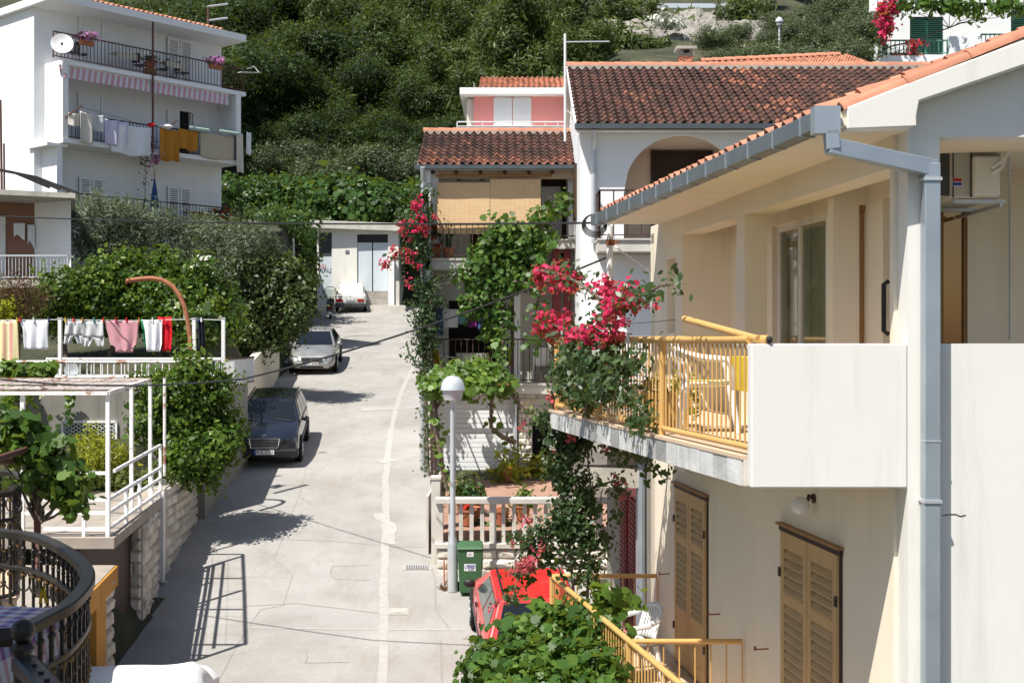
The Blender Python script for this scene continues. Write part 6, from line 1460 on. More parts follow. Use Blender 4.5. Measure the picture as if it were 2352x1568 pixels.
# tablecloth table
t = thing('garden_table', 'table with a red and blue checked cloth inside the iron railing', 'table', (-3.2, 7.2, -2.38)); mb = MB()
def tcl(u, v):
    x, y = -4.3+u*1.62, 6.55+v*1.45; e = min(u, 1-u, v, 1-v); dr_ = 0
    ex = max(0, u-.9)/.1; ey = max(0, .1-v)/.1; ez = max(0, v-.9)/.1; dd_ = max(ex, ey, ez)
    return (x-.10*ex, y+.08*ey-.08*ez, -1.66-.30*dd_*(1+.1*math.sin(14*(u+v)))+.004*math.sin(20*u))
mb.grid(tcl, 40, 40); mb.build('tablecloth', MATS['checkcloth'], t, smooth=True)
for x, y in ((-4.0, 6.9), (-3.0, 6.9), (-3.0, 7.7)):
    mb = MB(); mb.bar((x, y, -2.38), (x, y, -1.7), .05, .05, up=(0, 1, 0)); mb.build('leg', MATS['wood'], t)
t = thing('wooden_chair', 'light wooden chair behind the wrought iron balusters', 'chair', (-3.15, 8.0, -2.38)); OW = mat('ochrewood', (.42, .24, .07), .6, (.36, .20, .06), 5); mb = MB(); mb.box(-3.25, 7.9, -2.0, -2.98, 8.16, -1.96); mb.build('seat', OW, t)
for x, y, h in ((-3.23, 7.92, -2.0), (-3.0, 7.92, -2.0), (-3.23, 8.15, -1.72), (-3.0, 8.15, -1.72)):
    mb = MB(); mb.bar((x, y, -2.38), (x, y, h), .035, .035, up=(0, 1, 0)); mb.build('leg', OW, t)
mb = MB()
for z in (-1.76, -1.86): mb.box(-3.24, 8.135, z-.03, -2.99, 8.165, z+.03)
mb.build('backrest', OW, t)
mb = MB(); q = at_h(103, 1270); q = q+Vector((0, .0, -.0)); mb.bar(q+Vector((-.02, -.03, -.32)), q+Vector((.0, -.03, -.21)), .014, .02); mb.bar(q+Vector((.02, -.03, -.32)), q+Vector((.0, -.03, -.21)), .014, .02); mb.bar(q+Vector((-.016, -.03, -.28)), q+Vector((.016, -.03, -.28)), .01, .012); tag(mb.build('clothes_peg', MATS['clothyellow']), 'yellow plastic peg clipped to the middle rail of the iron balcony', 'clothes peg')
# dark pole with rust and beams (vine support)
t = thing('vine_support', 'rusty tube frame holding the grapevine beside the iron balcony', 'frame', (-4.6, 12, -3)); mb = MB(); Y = 12.2
mb.tube([P(84, 1045, Y), P(86, 1230, Y), P(92, 1330, Y-.3)], .035, 8); mb.build('post', MATS['ironred'], t)
for a, b in (((-20, 1058), (72, 1028)), ((-20, 1060), (34, 1058))):
    mb = MB(); mb.tube([P(*a, Y-1.2), P(*b, Y)], .032, 8); mb.build('arm', MATS['ironred'], t)
# ================================================================== vehicles (built at the origin, nose towards +Y, then parked)
def car_body(root, L, W, st, cab, paint, name='body'):
    """st: stations (y, z bottom, z shoulder, half width, roundness) tail to nose; cab: dict of cabin outline"""
    mb = MB(); prof = None; vs = []; K = 0
    for (y, zb, zt, hw) in st:
        h = zt-zb
        half = [(0, zb), (hw*.82, zb), (hw*.96, zb+.07), (hw, zb+.36*h), (hw*.985, zb+.72*h), (hw*.95, zt-.06), (hw*.86, zt-.008), (hw*.5, zt+.012), (0, zt+.02)]
        ring = [(x, z) for x, z in half]+[(-x, z) for x, z in half[-2:0:-1]]
        K = len(ring); vs += [(x, y, z) for x, z in ring]
    n = len(st); fs = [(i*K+k, i*K+(k+1) % K, (i+1)*K+(k+1) % K, (i+1)*K+k) for i in range(n-1) for k in range(K)]
    fs += [tuple(range(K)), tuple(range((n-1)*K, n*K))]
    mb.add(vs, fs)
    body = mb.build(name, paint, root, smooth=True)
    y0, y1, y2, y3, zb, zr, wb, wr = (cab[k] for k in ('yr', 'rr', 'rf', 'yf', 'zb', 'zr', 'wb', 'wr'))
    c = MB(); ym = (y1+y2)/2
    b4 = [Vector((-wb, y0, zb)), Vector((wb, y0, zb)), Vector((wb, y3, zb)), Vector((-wb, y3, zb))]
    t4 = [Vector((-wr, y1, zr-.02)), Vector((wr, y1, zr-.02)), Vector((wr, y2, zr-.02)), Vector((-wr, y2, zr-.02))]
    c.add(b4+t4+[(0, y1+.02, zr+.015), (0, y2-.02, zr+.015), (-wr*.98, ym, zr), (wr*.98, ym, zr), (0, ym, zr+.035)],
          [(0, 1, 5, 4), (2, 3, 7, 6), (1, 2, 6, 11, 5), (3, 0, 4, 10, 7), (4, 5, 8), (6, 7, 9), (5, 11, 12, 8), (11, 6, 9, 12), (7, 10, 12, 9), (10, 4, 8, 12)])
    cb = c.build('cabin', paint, root, smooth=True, bevel=.07); cb.modifiers[0].segments = 4
    def panel(nm, q, u0, u1, v0, v1, m, off=.012, par=None, cut=0):
        f = lambda u, v: (q[0].lerp(q[1], u)).lerp(q[3].lerp(q[2], u), v)
        nr = (q[1]-q[0]).cross(q[3]-q[0]).normalized()
        mid = f(.5, .5); 
        if nr.dot(mid-Vector((0, ym, (zb+zr)/2-.2))) < 0: nr = -nr
        p = [f(u0, v0), f(u1, v0), f(u1-cut, v1), f(u0+cut, v1)]; g = MB(); g.ext([a+nr*off for a in p], nr*-.02); return g.build(nm, m, par or root, bevel=.006)
    return body, panel, b4, t4
def wheel(root, x, y, r=.31, w=.19, spokes=7, rimm='steel'):
    mb = MB(); M = Matrix.Rotation(math.pi/2, 3, 'Y'); s = 1 if x > 0 else -1
    mb.lathe((x, y, r), [(r*.66, -w/2), (r*.93, -w/2), (r, -w*.35), (r, w*.35), (r*.93, w/2), (r*.66, w/2)], 28, 0, M)
    o = mb.build('wheel', MATS['rubber'], root, smooth=True)
    q = MB(); q.lathe((x+s*w*.36, y, r), [(r*.67, -.02), (r*.67, .02), (r*.60, .03), (r*.56, .0), (.001, .005)], 24, 0, M)
    for k in range(spokes):
        a = 2*math.pi*k/spokes; q.bar((x+s*w*.47, y+r*.1*math.cos(a), r+r*.1*math.sin(a)), (x+s*w*.47, y+r*.6*math.cos(a), r+r*.6*math.sin(a)), .055, .03, up=(1, 0, 0))
    q.lathe((x+s*w*.47, y, r), [(r*.2, -.02), (r*.2, .02)], 12, 0, M); q.build('rim', MATS[rimm], o)
def arch(root, x, y, r=.36):
    s = 1 if x > 0 else -1; mb = MB(); mb.lathe((x, y, .31), [(r, -.02), (r, .012)], 28, 0, Matrix.Rotation(math.pi/2, 3, 'Y')); mb.build('wheel_arch', MATS['dark'], root)
def plate(root, y, z, s, back=False, band=True, w=.50, size=.085):
    yy = y; sg = -1 if back else 1; mb = MB(); mb.box(-w/2, min(yy, yy+sg*.012), z-.055, w/2, max(yy, yy+sg*.012), z+.055); p = mb.build('number_plate', MATS['platewhite'], root)
    if band: mb = MB(); mb.box((w/2-.05) if not back else -w/2, min(yy+sg*.0121, yy+sg*.014), z-.054, (w/2) if not back else -w/2+.05, max(yy+sg*.0121, yy+sg*.014), z+.054); mb.build('blue_band', MATS['blueink'], p)
    text('registration', s, size*1.25, MATS['ink'], p, (-.02 if not back else .02, yy+sg*.0145, z), (math.pi/2, 0, 0 if back else math.pi))
def mirror(root, x, y, z, paint):
    s = 1 if x > 0 else -1; mb = MB(); mb.ball((x+s*.09, y, z+.03), .1, 12, 8, 0, (1, .55, .72)); mb.bar((x, y, z), (x+s*.06, y, z+.01), .05, .05); mb.build('door_mirror', paint, root, smooth=True)
def box_part(root, nm, m, x0, y0, z0, x1, y1, z1, bevel=.01, par=None):
    mb = MB(); mb.box(x0, y0, z0, x1, y1, z1); return mb.build(nm, m, par or root, bevel=bevel)
def quad_part(root, nm, m, pts, vec, par=None, bevel=.01):
    mb = MB(); mb.ext(pts, vec); return mb.build(nm, m, par or root, bevel=bevel)
def park(root, X, Y, heading, extra=0., dz=0):
    """heading: direction the nose points in, along the slope of the road"""
    h = Vector((heading[0], heading[1], 0)).normalized(); y0, y1 = Y-1.3, Y+1.3
    slope = (B(y1)-B(y0))/2.6*h.y
    f = Vector((h.x, h.y, slope)).normalized(); r = Vector((h.y, -h.x, 0)); u = r.cross(f)
    root.rotation_euler = Matrix((r, f, u)).transposed().to_euler(); root.location = (X, Y, B(Y)+.006+dz)
G_, PB = MATS['carglass'], MATS['paintblack']
# ---- black estate
c = thing('parked_car', 'black estate car parked facing the camera under the citrus tree', 'car'); L, W = 4.5, 1.72
bd, pan, b4, t4 = car_body(c, L, W, [(-2.24, .38, .80, .74), (-2.18, .30, .92, .82), (-1.6, .22, .95, .86), (0, .2, .95, .86), (.75, .2, .955, .86), (1.0, .2, .945, .86), (1.6, .22, .86, .85), (2.05, .26, .755, .83), (2.17, .3, .70, .80), (2.2, .36, .55, .78)],
    dict(yr=-2.12, rr=-1.82, rf=.12, yf=.92, zb=.93, zr=1.40, wb=.80, wr=.62), PB)
pan('windscreen', [b4[2], b4[3], t4[3], t4[2]], .06, .94, .06, .90, G_, par=None); pan('rear_window', [b4[1], b4[0], t4[0], t4[1]], .08, .92, .1, .9, G_)
for sg, q in ((1, [b4[1], b4[2], t4[2], t4[1]]), (-1, [b4[0], b4[3], t4[3], t4[0]])):
    pan('side_window', q, .05, .30, .12, .88, G_); pan('side_window', q, .33, .58, .12, .88, G_); pan('side_window', q, .61, .88, .12, .88, G_, cut=.0)
    wheel(c, sg*.80, 1.38); wheel(c, sg*.80, -1.30); arch(c, sg*.85, 1.38); arch(c, sg*.85, -1.30); mirror(c, sg*.84, .72, .95, PB)
    quad_part(c, 'headlight', MATS['lens'], [(sg*.40, 2.185, .70), (sg*.78, 2.11, .70), (sg*.79, 2.12, .54), (sg*.41, 2.205, .54)], (0, .02, 0)); quad_part(c, 'headlight_reflector', MATS['chrome'], [(sg*.41, 2.17, .69), (sg*.77, 2.10, .69), (sg*.78, 2.11, .55), (sg*.42, 2.19, .55)], (0, .01, 0))
    box_part(c, 'side_moulding', MATS['bumpergrey'], sg*.852 if sg > 0 else -.872, -1.0, .50, sg*.872 if sg > 0 else -.852, 1.05, .58)
    mb = MB(); mb.tube([(sg*.60, -1.7, 1.43), (sg*.60, .1, 1.43)], .018, 6); mb.build('roof_rail', MATS['black'], c)
    box_part(c, 'tail_light', MATS['taillight'], sg*.62-.1, -2.25, .55, sg*.62+.1, -2.2, .75)
g = quad_part(c, 'grille', MATS['black'], [(-.36, 2.19, .72), (.36, 2.19, .72), (.33, 2.225, .50), (-.33, 2.225, .50)], (0, .02, 0)); mb = MB()
for k in range(5): mb.bar((-.335, 2.245-.004*k+.012, .53+k*.04), (.335, 2.245-.004*k+.012, .53+k*.04), .008, .012)
for p, q in (((-.37, 2.205, .73), (.37, 2.205, .73)), ((-.37, 2.205, .73), (-.335, 2.245, .50)), ((.37, 2.205, .73), (.335, 2.245, .50)), ((-.335, 2.245, .5), (.335, 2.245, .5)), ((0, 2.21, .72), (0, 2.25, .5))): mb.bar(p, q, .025, .025)
mb.build('chrome_surround', MATS['chrome'], g)
box_part(c, 'front_bumper', MATS['black'], -.84, 2.0, .26, .84, 2.27, .47, .05); plate(c, 2.275, .40, 'M R 2151')
mb = MB(); mb.box(-.6, 2.272, .29, -.2, 2.285, .33); mb.box(.2, 2.272, .29, .6, 2.285, .33); mb.build('air_intake', MATS['dark'], c)
mb = MB(); mb.tube([(.04*math.cos(t), 2.17, .80+.04*math.sin(t)) for t in [k*math.pi/8 for k in range(16)]], .004, 5, closed=True)
for k in range(3): a = math.pi/2+k*2*math.pi/3; mb.tube([(0, 2.17, .80), (.04*math.cos(a), 2.17, .80+.04*math.sin(a))], .004, 5)
mb.build('star_emblem', MATS['chrome'], c)
mb = MB(); mb.box(-.1, .50, 1.20, .0, .51, 1.235); mb.box(.03, .50, 1.2, .12, .51, 1.235); mb.build('windscreen_sticker', MATS['platewhite'], c) if False else None
for sg in (-1, 1):
    mb = MB(); mb.tube([(sg*.35-.25, 1.0, .965), (sg*.35+.2, .86, 1.0)], .01, 5); mb.build('wiper', MATS['black'], c)
park(c, -6.40, 33.7, (.10, -1))
# ---- silver saloon
SV = MATS['paintsilver']; c = thing('parked_car', 'silver saloon car parked facing the camera below the leaning tree', 'car')
bd, pan, b4, t4 = car_body(c, 4.64, 1.76, [(-2.30, .42, .92, .76), (-2.2, .3, .98, .83), (-1.6, .22, 1.0, .87), (0, .2, .97, .88), (.9, .2, .97, .88), (1.2, .2, .93, .87), (1.7, .22, .83, .86), (2.1, .24, .70, .80), (2.24, .28, .60, .70), (2.30, .36, .50, .58)],
    dict(yr=-1.75, rr=-1.0, rf=.15, yf=1.15, zb=.95, zr=1.44, wb=.82, wr=.60), SV)
pan('windscreen', [b4[2], b4[3], t4[3], t4[2]], .05, .95, .05, .93, G_); pan('rear_window', [b4[1], b4[0], t4[0], t4[1]], .08, .92, .1, .9, G_)
for sg, q in ((1, [b4[1], b4[2], t4[2], t4[1]]), (-1, [b4[0], b4[3], t4[3], t4[0]])):
    pan('side_window', q, .13, .46, .12, .88, G_); pan('side_window', q, .49, .84, .12, .88, G_)
    wheel(c, sg*.82, 1.42, .32); wheel(c, sg*.82, -1.28, .32); arch(c, sg*.868, 1.42); arch(c, sg*.868, -1.28); mirror(c, sg*.86, .85, .97, SV)
    hp = [(sg*.50, 2.265, .66), (sg*.72, 2.10, .72), (sg*.81, 1.93, .74), (sg*.80, 2.02, .60), (sg*.72, 2.16, .545), (sg*.50, 2.28, .55)]
    quad_part(c, 'headlight', MATS['lens'], hp, (0, .03, .0)); quad_part(c, 'headlight_reflector', MATS['chrome'], [(x*.99, y-.03, z) for x, y, z in hp], (0, .02, 0))
    mb = MB(); mb.ball((sg*.60, 2.20, .36), .07, 12, 8, 0, (1.2, .4, .8)); mb.build('fog_light', MATS['bumpergrey'], c, smooth=True)
    box_part(c, 'tail_light', MATS['taillight'], sg*.6-.12, -2.32, .72, sg*.6+.12, -2.26, .9)
g = quad_part(c, 'grille', MATS['black'], [(-.42, 2.285, .665), (.42, 2.285, .665), (.36, 2.315, .53), (-.36, 2.315, .53)], (0, .015, 0)); mb = MB()
for k in range(3): mb.bar((-.40+k*.015, 2.34, .645-k*.045), (.40-k*.015, 2.34, .645-k*.045), .012, .02)
mb.tube([(.055*math.cos(t), 2.345, .615+.04*math.sin(t)) for t in [k*math.pi/8 for k in range(16)]], .007, 5, closed=True); mb.build('chrome_bars', MATS['chrome'], g)
box_part(c, 'front_bumper', SV, -.66, 2.1, .24, .66, 2.33, .52, .07); box_part(c, 'lower_intake', MATS['dark'], -.44, 2.31, .27, .44, 2.337, .345); plate(c, 2.332, .435, '6T1 2720')
park(c, -7.68, 49.6, (.075, -1))
# ---- white old saloon, tail towards the camera
PWt = MATS['paintwhite']; c = thing('parked_car', 'old white saloon car seen from behind with a cream sheet over its rear window', 'car')
bd, pan, b4, t4 = car_body(c, 4.42, 1.68, [(-2.2, .40, .80, .78), (-2.16, .32, .93, .81), (-1.5, .22, .97, .84), (0, .2, .93, .84), (.9, .2, .93, .84), (1.3, .2, .88, .83), (2.0, .24, .78, .80), (2.2, .34, .66, .76)],
    dict(yr=-1.55, rr=-.95, rf=.2, yf=1.0, zb=.93, zr=1.40, wb=.77, wr=.60), PWt)
pan('windscreen', [b4[2], b4[3], t4[3], t4[2]], .06, .94, .08, .9, G_)
for sg, q in ((1, [b4[1], b4[2], t4[2], t4[1]]), (-1, [b4[0], b4[3], t4[3], t4[0]])):
    pan('side_window', q, .14, .46, .12, .88, G_); pan('side_window', q, .49, .86, .12, .88, G_); wheel(c, sg*.76, 1.35, .3); wheel(c, sg*.76, -1.3, .3); arch(c, sg*.828, 1.35); arch(c, sg*.828, -1.3); mirror(c, sg*.82, .7, .95, MATS['black'])
    quad_part(c, 'tail_light', MATS['taillight'], [(sg*.40, -2.21, .60), (sg*.76, -2.19, .60), (sg*.76, -2.18, .75), (sg*.40, -2.2, .75)], (0, -.02, 0))
box_part(c, 'rear_bumper', MATS['bumpergrey'], -.81, -2.30, .30, .81, -2.1, .53, .04); plate(c, -2.215, .68, 'MA 358 HB', True, False, .46, .075)
mb = MB(); mb.tube([(.05*math.cos(t), -2.19, .86+.05*math.sin(t)) for t in [k*math.pi/8 for k in range(16)]], .008, 5, closed=True); mb.build('star_emblem', MATS['chrome'], c)
park(c, PX(806, 68)-.23, 70.6, (-.06, 1)); M_ = Matrix.LocRotScale(c.location, c.rotation_euler, None)
sh_ = thing('sun_cover', 'cream sheet spread over the rear window and roof of the old white saloon', 'cover'); mb = MB()
def sheet(u, v):
    x = (u-.5)*(1.36-.14*v); s_ = v*1.2
    y, z = (-1.62+.68*min(1, s_/.75), .955+.50*min(1, s_/.75)) if s_ < .75 else (-.94+(s_-.75)*.9, 1.455)
    return (x, y-.02, z+.012*math.sin(u*16)+.01*math.sin(v*20))
mb.grid(sheet, 20, 16); mb.build('sheet', MATS['covercream'], sh_, smooth=True, solid=.01)
for sg in (-1, 1):
    mb = MB(); mb.ball((sg*.62, -.92, 1.48), .03, 8, 6); mb.build('corner_clip', MATS['black'], sh_)
sh_.location = c.location; sh_.rotation_euler = c.rotation_euler
# ---- red hatchback, tail towards the camera
PR = MATS['paintred']; c = thing('parked_car', 'bright red hatchback seen from behind below the balcony vines', 'car')
bd, pan, b4, t4 = car_body(c, 3.83, 1.64, [(-1.88, .40, .72, .72), (-1.82, .28, .88, .79), (-1.3, .2, .93, .82), (0, .18, .90, .82), (.8, .18, .90, .82), (1.15, .2, .85, .81), (1.6, .22, .75, .77), (1.85, .28, .62, .66), (1.9, .36, .5, .58)],
    dict(yr=-1.72, rr=-1.20, rf=.20, yf=1.0, zb=.88, zr=1.38, wb=.78, wr=.58), PR)
pan('windscreen', [b4[2], b4[3], t4[3], t4[2]], .05, .95, .06, .92, G_); pan('rear_window', [b4[1], b4[0], t4[0], t4[1]], .08, .92, .12, .9, G_)
for sg, q in ((1, [b4[1], b4[2], t4[2], t4[1]]), (-1, [b4[0], b4[3], t4[3], t4[0]])):
    pan('side_window', q, .10, .42, .10, .86, MATS['bottleglass']); pan('side_window', q, .45, .84, .10, .86, MATS['bottleglass'])
    wheel(c, sg*.75, 1.26, .29); wheel(c, sg*.75, -1.22, .29); arch(c, sg*.806, 1.26, .34); arch(c, sg*.806, -1.22, .34); mirror(c, sg*.80, .72, .92, MATS['black'])
    box_part(c, 'side_moulding', MATS['bumpergrey'], .812 if sg > 0 else -.832, -.85, .46, .832 if sg > 0 else -.812, .9, .53); box_part(c, 'tail_light', MATS['taillight'], sg*.66-.08, -1.87, .62, sg*.66+.08, -1.8, .9, .02)
    mb = MB(); mb.box(sg*.815-.012, .18, .74, sg*.815+.012, .34, .77); mb.box(sg*.815-.012, -.75, .74, sg*.815+.012, -.6, .77); mb.build('door_handle', MATS['black'], c)
    mb = MB(); mb.bar((sg*.50, -1.12, 1.405), (sg*.50, .15, 1.405), .03, .012); mb.build('roof_trim', MATS['black'], c)
    mb = MB(); mb.bar((sg*.817, .05, .5), (sg*.817, .05, .88), .008, .006); mb.bar((sg*.817, -.85, .55), (sg*.817, -.75, .88), .008, .006); mb.build('door_seam', MATS['black'], c)
box_part(c, 'rear_bumper', MATS['bumpergrey'], -.78, -1.97, .28, .78, -1.78, .52, .06)
park(c, .24, 20.3, (-.095, 1))
# ---- white sheeted car at the bottom edge
c = thing('covered_car', 'car under a white fabric cover at the bottom edge of the street', 'car', (0, 0, 0)); mb = MB()
def cov(u, v):
    a = (u-.5)*2; y = (v-.5)*4.2; zc = interp(v, [0, .04, .2, .33, .42, .72, .86, .97, 1], [.25, .62, .85, 1.1, 1.32, 1.30, .95, .85, .2])
    hw = .86 if .03 < v < .97 else .8; s_ = abs(a)
    x = math.copysign(hw*min(1, (s_*1.7))**.9, a) if s_ > 0 else 0
    z = zc if s_ < .45 else zc-(zc-.15)*((s_-.45)/.55)**1.3
    return (x*(1+.03*math.sin(v*40+a*3)), y, z+.022*math.sin(v*33+a*5)+.016*math.sin(a*9+v*11)+.02*math.sin(v*13+a*3)*math.sin(a*5+2))
mb.grid(cov, 40, 60); mb.build('fabric_cover', MATS['coverwhite'], c, smooth=True)
for sg in (-1, 1): wheel(c, sg*.74, 1.25, .29); wheel(c, sg*.74, -1.25, .29)
park(c, -4.78, 15.75, (-.1, 1))
# ---- scooter
c = thing('motor_scooter', 'dark motor scooter with windshield and mirrors beside the old white car', 'scooter'); mb = MB(); K_ = MATS['black']
mb.add([(-.17, -.75, .5), (.17, -.75, .5), (.2, -.2, .45), (-.2, -.2, .45), (-.13, -.85, .72), (.13, -.85, .72), (.16, -.1, .70), (-.16, -.1, .70)], [(0, 3, 2, 1), (4, 5, 6, 7), (0, 1, 5, 4), (1, 2, 6, 5), (2, 3, 7, 6), (3, 0, 4, 7)]); mb.build('rear_body', K_, c, bevel=.05)
box_part(c, 'footboard', K_, -.17, -.25, .28, .17, .35, .36, .03); quad_part(c, 'front_shield', K_, [(-.24, .35, .3), (.24, .35, .3), (.20, .48, .95), (-.2, .48, .95)], (0, .07, 0), bevel=.03)
box_part(c, 'seat', MATS['rubber'], -.15, -.8, .71, .15, -.1, .80, .03); box_part(c, 'tail_light', MATS['taillight'], -.09, -.89, .58, .09, -.84, .67)
quad_part(c, 'number_plate', MATS['platewhite'], [(-.09, -.88, .40), (.09, -.88, .40), (.09, -.91, .24), (-.09, -.91, .24)], (0, -.01, 0), bevel=0)
for y in (-.62, .62):
    mb = MB(); mb.lathe((0, y, .23), [(.12, -.055), (.2, -.05), (.23, -.02), (.23, .02), (.2, .05), (.12, .055)], 22, 0, Matrix.Rotation(math.pi/2, 3, 'Y')); o = mb.build('wheel', MATS['rubber'], c, smooth=True); mb = MB(); mb.lathe((0, y, .23), [(.12, -.04), (.12, .04)], 16, 0, Matrix.Rotation(math.pi/2, 3, 'Y')); mb.build('rim', MATS['steel'], o)
mb = MB(); mb.tube([(-.34, .32, 1.02), (-.1, .42, 1.0), (.1, .42, 1.0), (.34, .32, 1.02)], .02, 6); mb.bar((0, .42, 1.0), (0, .6, .3), .06, .06); mb.build('handlebar', K_, c)
mb = MB(); mb.tube([(-.30, .5, 1.0), (-.28, .42, 1.45), (-.12, .40, 1.56), (.12, .40, 1.56), (.28, .42, 1.45), (.30, .5, 1.0)], .02, 6); ws = mb.build('windshield_rim', K_, c); quad_part(c, 'windshield', MATS['pane'], [(-.29, .5, 1.0), (.29, .5, 1.0), (.27, .42, 1.45), (-.27, .42, 1.45)], (0, .008, 0), ws, 0)
for sg in (-1, 1):
    mb = MB(); mb.tube([(sg*.25, .34, 1.03), (sg*.36, .3, 1.25)], .01, 5); mb.ball((sg*.36, .3, 1.29), .06, 10, 6, 0, (1, .3, .8)); mb.build('mirror', K_, c)
park(c, PX(757, 66), 66.3, (-.12, 1))
# ================================================================== trees and plants
def tree(name, label, cat, base, blobs, n, size, m, shape=DIAM, twig=.22, per=20, trunk=.1, group=None, tilt=.7, jit=.35, shell=.5, limbs=True, droop=0, stem=True):
    base = Vector(base); t = thing(name, label, cat, base, group)
    if stem:
        mb = MB(); cs = [Vector(b[0]) for b in blobs]; cen = sum(cs, Vector())/len(cs)
        fork = base.lerp(Vector((cen.x, cen.y, base.z+max(.3, (cen.z-base.z)*.5))), .8)
        limb(mb, base-Vector((0, 0, .3)), fork, trunk, trunk*.75, 8, .04)
        for c_ in cs: limb(mb, fork, fork.lerp(c_, .85), trunk*.6, trunk*.2, 6, .06)
        mb.build('trunk', MATS['bark'], t, smooth=True)
    pt, nm, vr = crown_points(blobs, n, twig, per, shell); leaves('crown', pt, nm, size, m, t, shape, jit, tilt, droop, vr)
    return t
def blob_set(c, R, k, squash=.8, r0=.45, r1=.7):
    c = Vector(c); out = [(tuple(c), (R*.62, R*.62, R*.62*squash))]
    for i in range(k):
        a = 2*math.pi*i/k+rnd.uniform(-.4, .4); e = rnd.uniform(-.55, .9); r = R*rnd.uniform(r0, r1)
        d = Vector((math.cos(a)*math.cos(e), math.sin(a)*math.cos(e), math.sin(e)*squash))*R*.62; out.append((tuple(c+d), (r, r, r*squash*rnd.uniform(.8, 1.1))))
    return out
# ---- hillside wood: a few kinds, then copies
protos = {}
def proto(kind, k):
    if kind == 'holm': H = 8.; b = blob_set((0, 0, 5.2), 3.4, 7, .85); t = tree('evergreen_tree', 'dense dark evergreen tree of the hillside wood', 'tree', (0, 0, 0), b, 23000, .20, LM['holmlight' if k == 1 else 'holm'], DIAM, .42, 34, .22, 'dark trees on the hillside')
    if kind == 'pine': b = [((rnd.uniform(-.8, .8), rnd.uniform(-.8, .8), z), (1.9-.12*z+.2, 1.9-.12*z+.2, 1.1)) for z in (2.6, 4, 5.4, 6.8, 8.2, 9.4)]+[((1.3, .3, 4.6), (1.2, 1.2, .8)), ((-1.4, -.4, 6), (1.1, 1.1, .8))]; t = tree('pine_tree', 'tall feathery pine at the edge of the hillside wood', 'tree', (0, 0, 0), b, 17000, .30, LM['pine'], LANCE, .42, 30, .2, 'pines on the hillside')
    if kind == 'olive': b = blob_set((0, 0, 2.9), 2.2, 7, .75); t = tree('olive_tree', 'grey green olive tree on the hillside terraces', 'tree', (0, 0, 0), b, 10000, .15, LM['olivehill'], DIAM, .32, 26, .16, 'olive trees on the hillside')
    if kind == 'fig': b = blob_set((0, 0, 2.4), 2.2, 6, .75); t = tree('fig_tree', 'broad leaved bright green fig tree behind the utility building', 'tree', (0, 0, 0), b, 6500, .20, LM['fig'], ROUND, .4, 16, .14, 'fig trees behind the utility building')
    return t
used = {}
def plant_tree(kind, px, Y, py_top, hproto, var=None, dz=0):
    ks = 3 if kind == 'holm' else 2; k = var if var is not None else rnd.randrange(ks)
    x = PX(px, Y); zb = terrain(x, Y)-.1+dz; h = max(1.6, PZ(py_top, Y)-zb); s = h/hproto
    if (kind, k) not in used: o = proto(kind, k); used[(kind, k)] = o
    else: o = dup(used[(kind, k)])
    o.location = (x, Y, zb); o.rotation_euler.z = rnd.uniform(0, 6.28); q_ = rnd.uniform(.85, 1.2); o.scale = (s*q_, s*q_*rnd.uniform(.9, 1.1), s)
for i, (px, Y, top) in enumerate([(520, 88, 90), (575, 86, 70), (640, 92, 40), (705, 88, 150), (770, 94, 30), (840, 89, 110), (905, 95, 20), (965, 88, 150), (1030, 93, 60), (1085, 88, 140), (1150, 94, 40), (1215, 90, 95), (1270, 94, 60),
        (560, 102, -30), (640, 104, -60), (720, 106, -60), (800, 104, -50), (880, 107, -70), (960, 105, -50), (1050, 108, -60), (1130, 105, -40), (1000, 100, 10), (860, 100, 20), (690, 99, 60), (600, 97, 60), (1300, 100, 20), (745, 84, 230), (860, 84, 240), (640, 83, 260), (1010, 84, 250), (570, 84, 180), (500, 80, 240), (930, 83, 260), (450, 82, 100), (430, 92, -20), (360, 90, -20), (300, 96, -40), (480, 98, -60), (1090, 97, -20), (1200, 104, -80), (780, 96, 90), (920, 91, 130)]):
    plant_tree('holm', px, Y, top, 8.6)
for px, Y, top in ((1190, 84, -30), (1330, 84, -50), (1365, 87, 20), (1255, 87, -40), (1110, 86, 30), (1395, 90, 60), (960, 98, -60), (1300, 81, 60), (1045, 90, -10), (1085, 95, -60), (1150, 88, 20), (1225, 85, 10), (880, 93, 10), (720, 95, -40), (1000, 87, 90)): plant_tree('pine', px, Y, top, 10.3)
for px, Y, top in ((610, 80, 330), (680, 81.5, 318), (740, 80.5, 335), (800, 82, 325), (860, 81, 330), (915, 80, 340), (950, 82, 320), (1640, 88, 60), (1700, 90, 50), (1760, 86, 70), (1830, 88, 30), (1900, 84, 50), (1960, 87, 40), (2020, 85, 20), (1730, 80, 90), (1810, 79, 80), (1890, 78, 85), (1960, 79, 80), (1660, 79, 112), (1870, 94, 10), (1790, 96, 25), (1990, 98, 0), (2080, 96, -10), (2170, 96, -20), (2260, 95, -20), (2350, 95, -10), (1930, 104, -30), (2040, 106, -40)): plant_tree('olive', px, Y, top, 4.6, dz=0 if px < 1000 else 0)
for px, Y, top in ((570, 75.5, 395), (620, 76.5, 400), (690, 77, 395), (750, 76, 405), (810, 77, 400), (870, 76, 408), (925, 75.5, 415), (960, 77, 410)): plant_tree('fig', px, Y, top, 4.2)
for px, Y, top in ((1760, 116, -60), (1850, 118, -70), (1950, 118, -70), (1400, 122, -60), (2080, 118, -80), (2200, 116, -80), (2330, 116, -80), (900, 122, -120), (760, 122, -110), (1010, 124, -120), (620, 120, -110)): plant_tree('holm', px, Y, top, 8.6)
